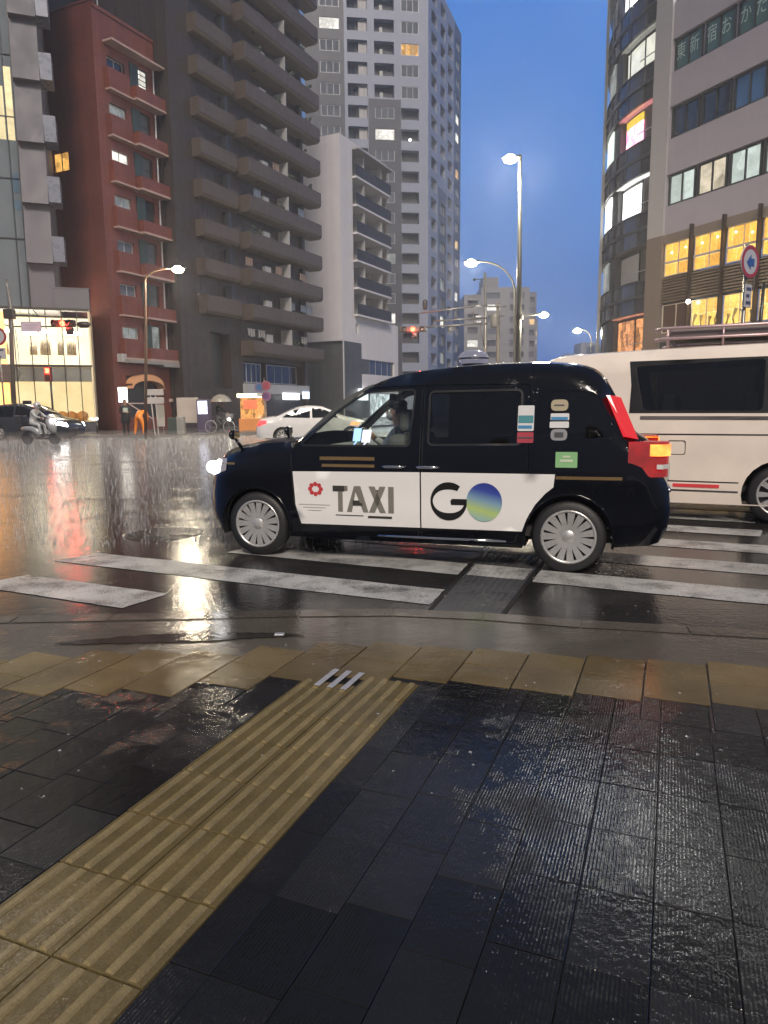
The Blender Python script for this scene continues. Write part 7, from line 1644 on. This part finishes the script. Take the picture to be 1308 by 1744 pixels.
mb = MB(); mb.smooth = True; mb.lathe([(0.20, 0.62), (0.235, 0.72), (0.21, 1.1), (0.22, 1.36), (0.12, 1.46)], (0, 0, 0), n=18); mb.build('coat', m_blackcloth, pb, local=True)
mb = MB(); mb.bbox(0.15, 0.24, -0.10, 0.12, 1.12, 1.34, 0.02); tag(mb.build('carried_bag', M('pale green bag', (0.35, 0.42, 0.38), 0.6)), 'small pale bag held by the person in black', 'bag'); bg = bpy.data.objects['carried_bag']; bg.location = (b.x, b.y, 0.12); bg.rotation_euler.z = R(-70)
# person in orange, bending forward, seen from behind
b = at(239, 748, 34.5)
J = dict(pelvis=(-.05, 0, .93), spine=(0.06, 0, 1.07), chest=(0.24, 0, 1.17), neck=(0.37, 0, 1.18), jaw=(0.44, 0, 1.14), head=(0.50, 0, 1.12), crown=(0.57, 0, 1.10), face=(0.4, 0, -1),
    shoulder_l=(.27, .19, 1.16), elbow_l=(.36, .24, .92), wrist_l=(.40, .16, .70), shoulder_r=(.27, -.19, 1.16), elbow_r=(.36, -.24, .92), wrist_r=(.40, -.16, .70),
    hip_l=(-.05, .11, .90), knee_l=(.01, .20, .50), ankle_l=(-.04, .25, .09), toe_l=(.11, .27, .04), hip_r=(-.05, -.11, .90), knee_r=(.01, -.20, .50), ankle_r=(-.04, -.25, .09), toe_r=(.11, -.27, .04), palm_l=(0, -1, 0), palm_r=(0, 1, 0))
po = person('person in an orange rain suit bending forward at the kerb', (b.x, b.y, 0.12), R(75), J, [m_skin, m_orange, m_orange, m_shoe, m_hair], hood=True, k=1.12)
# cyclist under an umbrella by the brown wall
b = at(374, 748, 37.5)
J = dict(STAND); J.update(pelvis=(-.15, 0, .92), spine=(-.08, 0, 1.08), chest=(0, 0, 1.28), neck=(0.05, 0, 1.42), jaw=(.08, 0, 1.48), head=(.09, 0, 1.56), crown=(.09, 0, 1.64), shoulder_l=(.02, .18, 1.36), elbow_l=(.15, .22, 1.14), wrist_l=(.36, .20, 1.06), shoulder_r=(.02, -.18, 1.36), elbow_r=(.17, -.22, 1.18), wrist_r=(.24, -.12, 1.36),
    hip_l=(-.15, .09, .90), knee_l=(.18, .10, .66), ankle_l=(.05, .11, .28), toe_l=(.19, .11, .24), hip_r=(-.15, -.09, .90), knee_r=(.12, -.10, .50), ankle_r=(-.06, -.14, .09), toe_r=(.09, -.14, .04))
pu = person('person in dark clothes on a bicycle holding a clear umbrella', (b.x, b.y, 0.12), R(-10), J, [m_skin, m_blackcloth, m_blackcloth, m_shoe, m_hair])
um = empty('umbrella', (b.x, b.y, 0.12), R(-10), 'pale clear umbrella held over the cyclist by the brown wall', 'umbrella')
mb = MB(); mb.smooth = True; mb.tube([(.26, -.12, 1.28), (.20, -.08, 2.0)], 0.008, 6); mb.tube([(.27, -.12, 1.20), (.26, -.12, 1.30)], 0.014, 6); mb.build('shaft', m_seal, um, local=True)
mb = MB(); mb.smooth = True; mb.lathe([(0.0, 2.02), (0.18, 1.99), (0.36, 1.90), (0.50, 1.76), (0.56, 1.62)], (.20, -.08, 0), n=24); mb.build('canopy', M('milky umbrella film', (0.20, 0.19, 0.17), 0.25), um, local=True)
bk = empty('bicycle', (b.x, b.y, 0.12), R(-10), 'bicycle with a lit front lamp under the umbrella rider', 'bicycle')
for x in (-.45, .55):
    mb = MB(); mb.smooth = True; mb.lathe([(0.30, -0.015), (0.33, -0.015), (0.335, 0), (0.33, 0.015), (0.30, 0.015), (0.30, -0.015)], (x, 0, 0.335), 'y', 28)
    for k in range(10):
        a = math.pi * 2 * k / 10; mb.tube([(x, 0, 0.335), (x + 0.3 * math.cos(a), 0, 0.335 + 0.3 * math.sin(a))], 0.003, 4)
    mb.build('wheel', M('pale bicycle wheel', (0.3, 0.3, 0.3), 0.4), bk, local=True)
mb = MB(); mb.smooth = True; mb.tube([(-.45, 0, .335), (0, 0, .3), (.40, 0, .80), (-.18, 0, .78), (-.45, 0, .335)], 0.018, 6); mb.tube([(0, 0, .3), (-.2, 0, .86)], 0.016, 6); mb.tube([(.55, 0, .335), (.42, 0, .80), (.36, 0, 1.02)], 0.016, 6); mb.tube([(.36, -.25, 1.04), (.40, 0, 1.02), (.36, .25, 1.04)], 0.012, 6); mb.build('frame', M('grey bicycle frame', (0.25, 0.25, 0.26), 0.35, 0.4), bk, local=True)
mb = MB(); mb.smooth = True; mb.ball((-.2, 0, .88), 0.13, 0.08, 0.035); mb.build('saddle', m_seal, bk, local=True)
mb = MB(); mb.ball((.58, 0, .72), 0.07); mb.build('front_lamp', EM('bicycle lamp', (1.0, 0.95, 0.75), 22.0), bk, local=True)
mb = MB(); mb.bbox(.45, .75, -.17, .17, .78, 1.0, .03); mb.build('basket', M('grey basket', (0.2, 0.2, 0.2), 0.6), bk, local=True)
# scooter and rider at far left
b = at(70, 757, 29); Hd = R(-14)
sc_ = empty('scooter', (b.x, b.y, -0.006), Hd, 'grey motor scooter with lit headlights ridden across the wet crossing', 'scooter')
for x in (-.62, .66):
    mb = MB(); mb.smooth = True; mb.lathe([(0.16, -0.05), (0.24, -0.06), (0.265, 0), (0.24, 0.06), (0.16, 0.05), (0.0, 0.04)], (x, 0, 0.265), 'y', 24); mb.lathe([(0.0, -0.04), (0.16, -0.05)], (x, 0, 0.265), 'y', 24); mb.build('wheel', m_tyre, sc_, local=True)
m_scoot = M('pale grey scooter panel', (0.30, 0.31, 0.33), 0.25, coat=0.4); m_scd = M('dark scooter panel', (0.03, 0.03, 0.035), 0.3)
mb = MB(); mb.smooth = True; mb.tube([(-.85, 0, .62), (-.6, 0, .68), (-.3, 0, .66), (-.05, 0, .5), (.05, 0, .32)], [.08, .15, .17, .15, .1], 12); mb.build('tail_fairing', m_scoot, sc_, local=True)
mb = MB(); mb.bbox(-.1, .42, -.16, .16, .22, .32, .04); mb.build('footboard', m_scd, sc_, local=True)
mb = MB(); mb.smooth = True; mb.tube([(.66, 0, .45), (.60, 0, .7), (.50, 0, .95), (.42, 0, 1.06)], [.10, .17, .18, .10], 12); mb.build('front_fairing', m_scoot, sc_, local=True)
mb = MB(); mb.smooth = True; mb.tube([(.66, .07, .265), (.56, .07, .7)], .025, 6); mb.tube([(.66, -.07, .265), (.56, -.07, .7)], .025, 6); mb.tube([(.36, -.33, 1.06), (.43, 0, 1.04), (.36, .33, 1.06)], .018, 8); mb.build('fork', m_scd, sc_, local=True)
mb = MB(); mb.bbox(-.75, -.05, -.14, .14, .74, .84, .04); mb.build('saddle', m_seal, sc_, local=True)
mb = MB(); mb.bbox(-1.05, -.68, -.2, .2, .85, 1.18, .04); mb.build('top_box', m_scd, sc_, local=True)
for y, z in ((0.03, .82), (-0.02, .98)):
    mb = MB(); mb.smooth = True; mb.ball((.66, y, z), .06, .16, .065); mb.build('headlight', EM('scooter headlight', (1.0, 0.98, 0.95), 26.0), sc_, local=True)
mb = MB(); mb.smooth = True; mb.add([(.50, -.2, 1.05), (.50, .2, 1.05), (.36, .17, 1.38), (.36, -.17, 1.38)], [(0, 1, 2, 3)]); mb.build('windshield', GLASS('scooter screen', (0.75, 0.78, 0.8)), sc_, local=True)
for s in (1, -1):
    mb = MB(); mb.smooth = True; mb.tube([(.36, s * .28, 1.06), (.34, s * .32, 1.2)], .008, 6); mb.ball((.34, s * .33, 1.25), .02, .06, .045); mb.build('mirror', m_scd, sc_, local=True)
J = dict(STAND); J.update(pelvis=(-.32, 0, .90), spine=(-.28, 0, 1.07), chest=(-.18, 0, 1.27), neck=(-.10, 0, 1.41), jaw=(-.06, 0, 1.47), head=(-.05, 0, 1.56), crown=(-.05, 0, 1.64), shoulder_l=(-.16, .19, 1.35), elbow_l=(.06, .27, 1.14), wrist_l=(.28, .27, 1.09), shoulder_r=(-.16, -.19, 1.35), elbow_r=(.06, -.27, 1.14), wrist_r=(.28, -.27, 1.09),
    hip_l=(-.30, .10, .88), knee_l=(.10, .16, .80), ankle_l=(.16, .15, .42), toe_l=(.31, .16, .36), hip_r=(-.30, -.10, .88), knee_r=(.10, -.16, .80), ankle_r=(.16, -.15, .42), toe_r=(.31, -.16, .36), curl=1.1)
rd = person('person in pale grey rainwear and a helmet riding the scooter', (b.x, b.y, -0.006), Hd, J, [m_skin, m_grey, m_grey, m_shoe, m_hair])
mb = MB(); mb.smooth = True; mb.ball((-.05, 0, 1.585), .15, .135, .15); mb.build('helmet', M('pale helmet', (0.42, 0.42, 0.45), 0.2, coat=0.5), rd, local=True)
mb = MB(); mb.smooth = True; mb.ball((.0, 0, 1.57), .11, .115, .06); mb.build('visor', m_seal, rd, local=True)
# taxi driver on the far side seat
J = dict(pelvis=(1.800, -.36, .66), spine=(1.740, -.36, .82), chest=(1.725, -.36, 1.02), neck=(1.740, -.36, 1.17), jaw=(1.770, -.36, 1.235), head=(1.775, -.36, 1.32), crown=(1.770, -.36, 1.395),
    shoulder_l=(1.740, -.18, 1.10), elbow_l=(1.890, -.14, .90), wrist_l=(2.060, -.22, 1.04), shoulder_r=(1.740, -.54, 1.10), elbow_r=(1.890, -.60, .90), wrist_r=(2.060, -.50, 1.04),
    hip_l=(1.820, -.26, .63), knee_l=(2.100, -.24, .66), ankle_l=(2.280, -.24, .42), toe_l=(2.400, -.24, .40), hip_r=(1.820, -.46, .63), knee_r=(2.100, -.48, .66), ankle_r=(2.280, -.48, .42), toe_r=(2.400, -.48, .40), curl=1.1, palm_l=(0.540, -1, -0.3), palm_r=(0.2, 1, -0.3))
dr = person('person with dark hair and a white mask driving the taxi', taxi.location, taxi.rotation_euler.z, J, [m_skin, M('grey shirt', (0.36, 0.37, 0.36), 0.6), m_blackcloth, m_shoe, m_hair])
mb = MB(); mb.smooth = True; mb.ball((1.835, -.36, 1.275), .055, .07, .05); mb.build('face_mask', m_white_trim, dr, local=True)
mb = MB(); mb.smooth = True; mb.ball((1.770, -.36, 1.395), .105, .10, .06); mb.add([(1.840, -.43, 1.385), (1.840, -.29, 1.385), (1.925, -.31, 1.37), (1.925, -.41, 1.37)], [(0, 1, 2, 3)]); mb.build('cap', m_hair, dr, local=True)

# ------------------------------------------------------------------ rain splashes on the ground
m_spl, nt, out = _new('splash water'); tr = N(nt, 'ShaderNodeBsdfTransparent'); df = N(nt, 'ShaderNodeBsdfPrincipled'); df.inputs['Base Color'].default_value = (0.8, 0.82, 0.85, 1); df.inputs['Roughness'].default_value = 0.1
mx = N(nt, 'ShaderNodeMixShader'); mx.inputs[0].default_value = 0.3; L(nt, tr.outputs[0], mx.inputs[1]); L(nt, df.outputs[0], mx.inputs[2]); L(nt, mx.outputs[0], out.inputs[0])
mb = MB(); rnd = random.Random(77); mb.smooth = True
for i in range(1700):
    u = rnd.random(); Y = 2.3 + 25 * u ** 1.6; X = rnd.uniform(-0.62, 0.62) * Y; k = rnd.uniform(0.35, 0.9) * (0.5 if Y < 2.5 else 0.8 if Y < 8 else 1.3)
    z = 0.016 if Y < 4.0 - 0.06 * X - 0.4 else 0.0
    typ = rnd.random()
    if typ < 0.75:      # rebound column with a few droplets
        h = 0.022 * k; r = 0.0016 * k
        mb.add([(X - r, Y, z), (X + r, Y, z), (X, Y + r, z), (X + rnd.uniform(-.004, .004), Y, z + h)], [(0, 1, 3), (1, 2, 3), (2, 0, 3)])
        for q in range(rnd.randint(1, 3)):
            c = Vector((X + rnd.uniform(-.02, .02) * k, Y + rnd.uniform(-.02, .02) * k, z + rnd.uniform(.008, .035) * k)); e = 0.0017 * k
            mb.add([c + Vector((e, 0, 0)), c + Vector((-e, 0, 0)), c + Vector((0, e, 0)), c + Vector((0, -e, 0)), c + Vector((0, 0, e)), c - Vector((0, 0, e))], [(0, 2, 4), (2, 1, 4), (1, 3, 4), (3, 0, 4), (2, 0, 5), (1, 2, 5), (3, 1, 5), (0, 3, 5)])
    else:               # little crown
        n = 8; R0 = 0.008 * k; vs = []
        for q in range(n):
            a = 2 * math.pi * q / n; hh = rnd.uniform(.003, .010) * k
            vs += [(X + R0 * math.cos(a), Y + R0 * math.sin(a), z + 0.0006), (X + R0 * 1.45 * math.cos(a), Y + R0 * 1.45 * math.sin(a), z + hh)]
        mb.add(vs, [(2 * q, 2 * ((q + 1) % n), 2 * ((q + 1) % n) + 1, 2 * q + 1) for q in range(n)])
for i in range(22000):    # far splashes seen at a grazing angle
    Y = 7 + 30 * rnd.random(); X = rnd.uniform(-0.58, 0.35) * Y; h = rnd.uniform(.02, .07) * (0.6 + Y / 26); r = rnd.uniform(.003, .009) * (0.5 + Y / 22)
    mb.add([(X - r, Y, 0), (X + r, Y, 0), (X, Y + r, 0), (X + rnd.uniform(-.02, .02), Y, h)], [(0, 1, 3), (1, 2, 3), (2, 0, 3)])
# spray thrown by the taxi's wheels
for wx, cnt in ((0.0, 420), (AX, 240)):
    for i in range(cnt):
        lx_ = wx - 0.22 - abs(rnd.gauss(0, 0.30)); ly = 0.74 + rnd.gauss(0.02, 0.10); lzz = abs(rnd.gauss(0.0, 0.10)) * (1 if rnd.random() < 0.8 else 2)
        p = taxi.location + fdir * lx_ + lft * ly; e = rnd.uniform(.0015, .004)
        c = Vector((p.x, p.y, lzz + 0.002)); mb.add([c + Vector((e, 0, 0)), c + Vector((-e, 0, 0)), c + Vector((0, e, 0)), c + Vector((0, -e, 0)), c + Vector((0, 0, e)), c - Vector((0, 0, e))], [(0, 2, 4), (2, 1, 4), (1, 3, 4), (3, 0, 4), (2, 0, 5), (1, 2, 5), (3, 1, 5), (0, 3, 5)])
tag(mb.build('rain_splashes', m_spl), 'rain drops splashing up from the wet ground', 'rain', kind='stuff')

# ------------------------------------------------------------------ rain haze
HAZE_DENSITY = 0.0019
m_hz, nt, out = _new('rain haze'); vp = N(nt, 'ShaderNodeVolumePrincipled'); vp.inputs['Color'].default_value = (0.74, 0.80, 0.92, 1); vp.inputs['Density'].default_value = HAZE_DENSITY; vp.inputs['Anisotropy'].default_value = 0.4
L(nt, vp.outputs[0], out.inputs['Volume'])
mb = MB(); mb.box(-130, 130, -40, 385, -1.0, 63); tag(mb.build('haze', m_hz), 'pale rain haze hanging over the whole crossing', 'haze', kind='stuff')

# spray hanging just above the far half of the crossing
m_sp, nt, out = _new('spray mist'); vp = N(nt, 'ShaderNodeVolumePrincipled'); vp.inputs['Color'].default_value = (0.95, 0.94, 0.93, 1); vp.inputs['Density'].default_value = 0.036; vp.inputs['Anisotropy'].default_value = 0.2
L(nt, vp.outputs[0], out.inputs['Volume'])
mb = MB(); mb.prism([(-34, 10.5), (8, 10.5), (8, 30), (0, 36), (-9, 34.0), (-12, 33.4), (-16, 34.6), (-34, 37)], 0.015, 0.42); tag(mb.build('spray_mist', m_sp), 'thin pale rain spray low over the far half of the crossing', 'mist', kind='stuff')
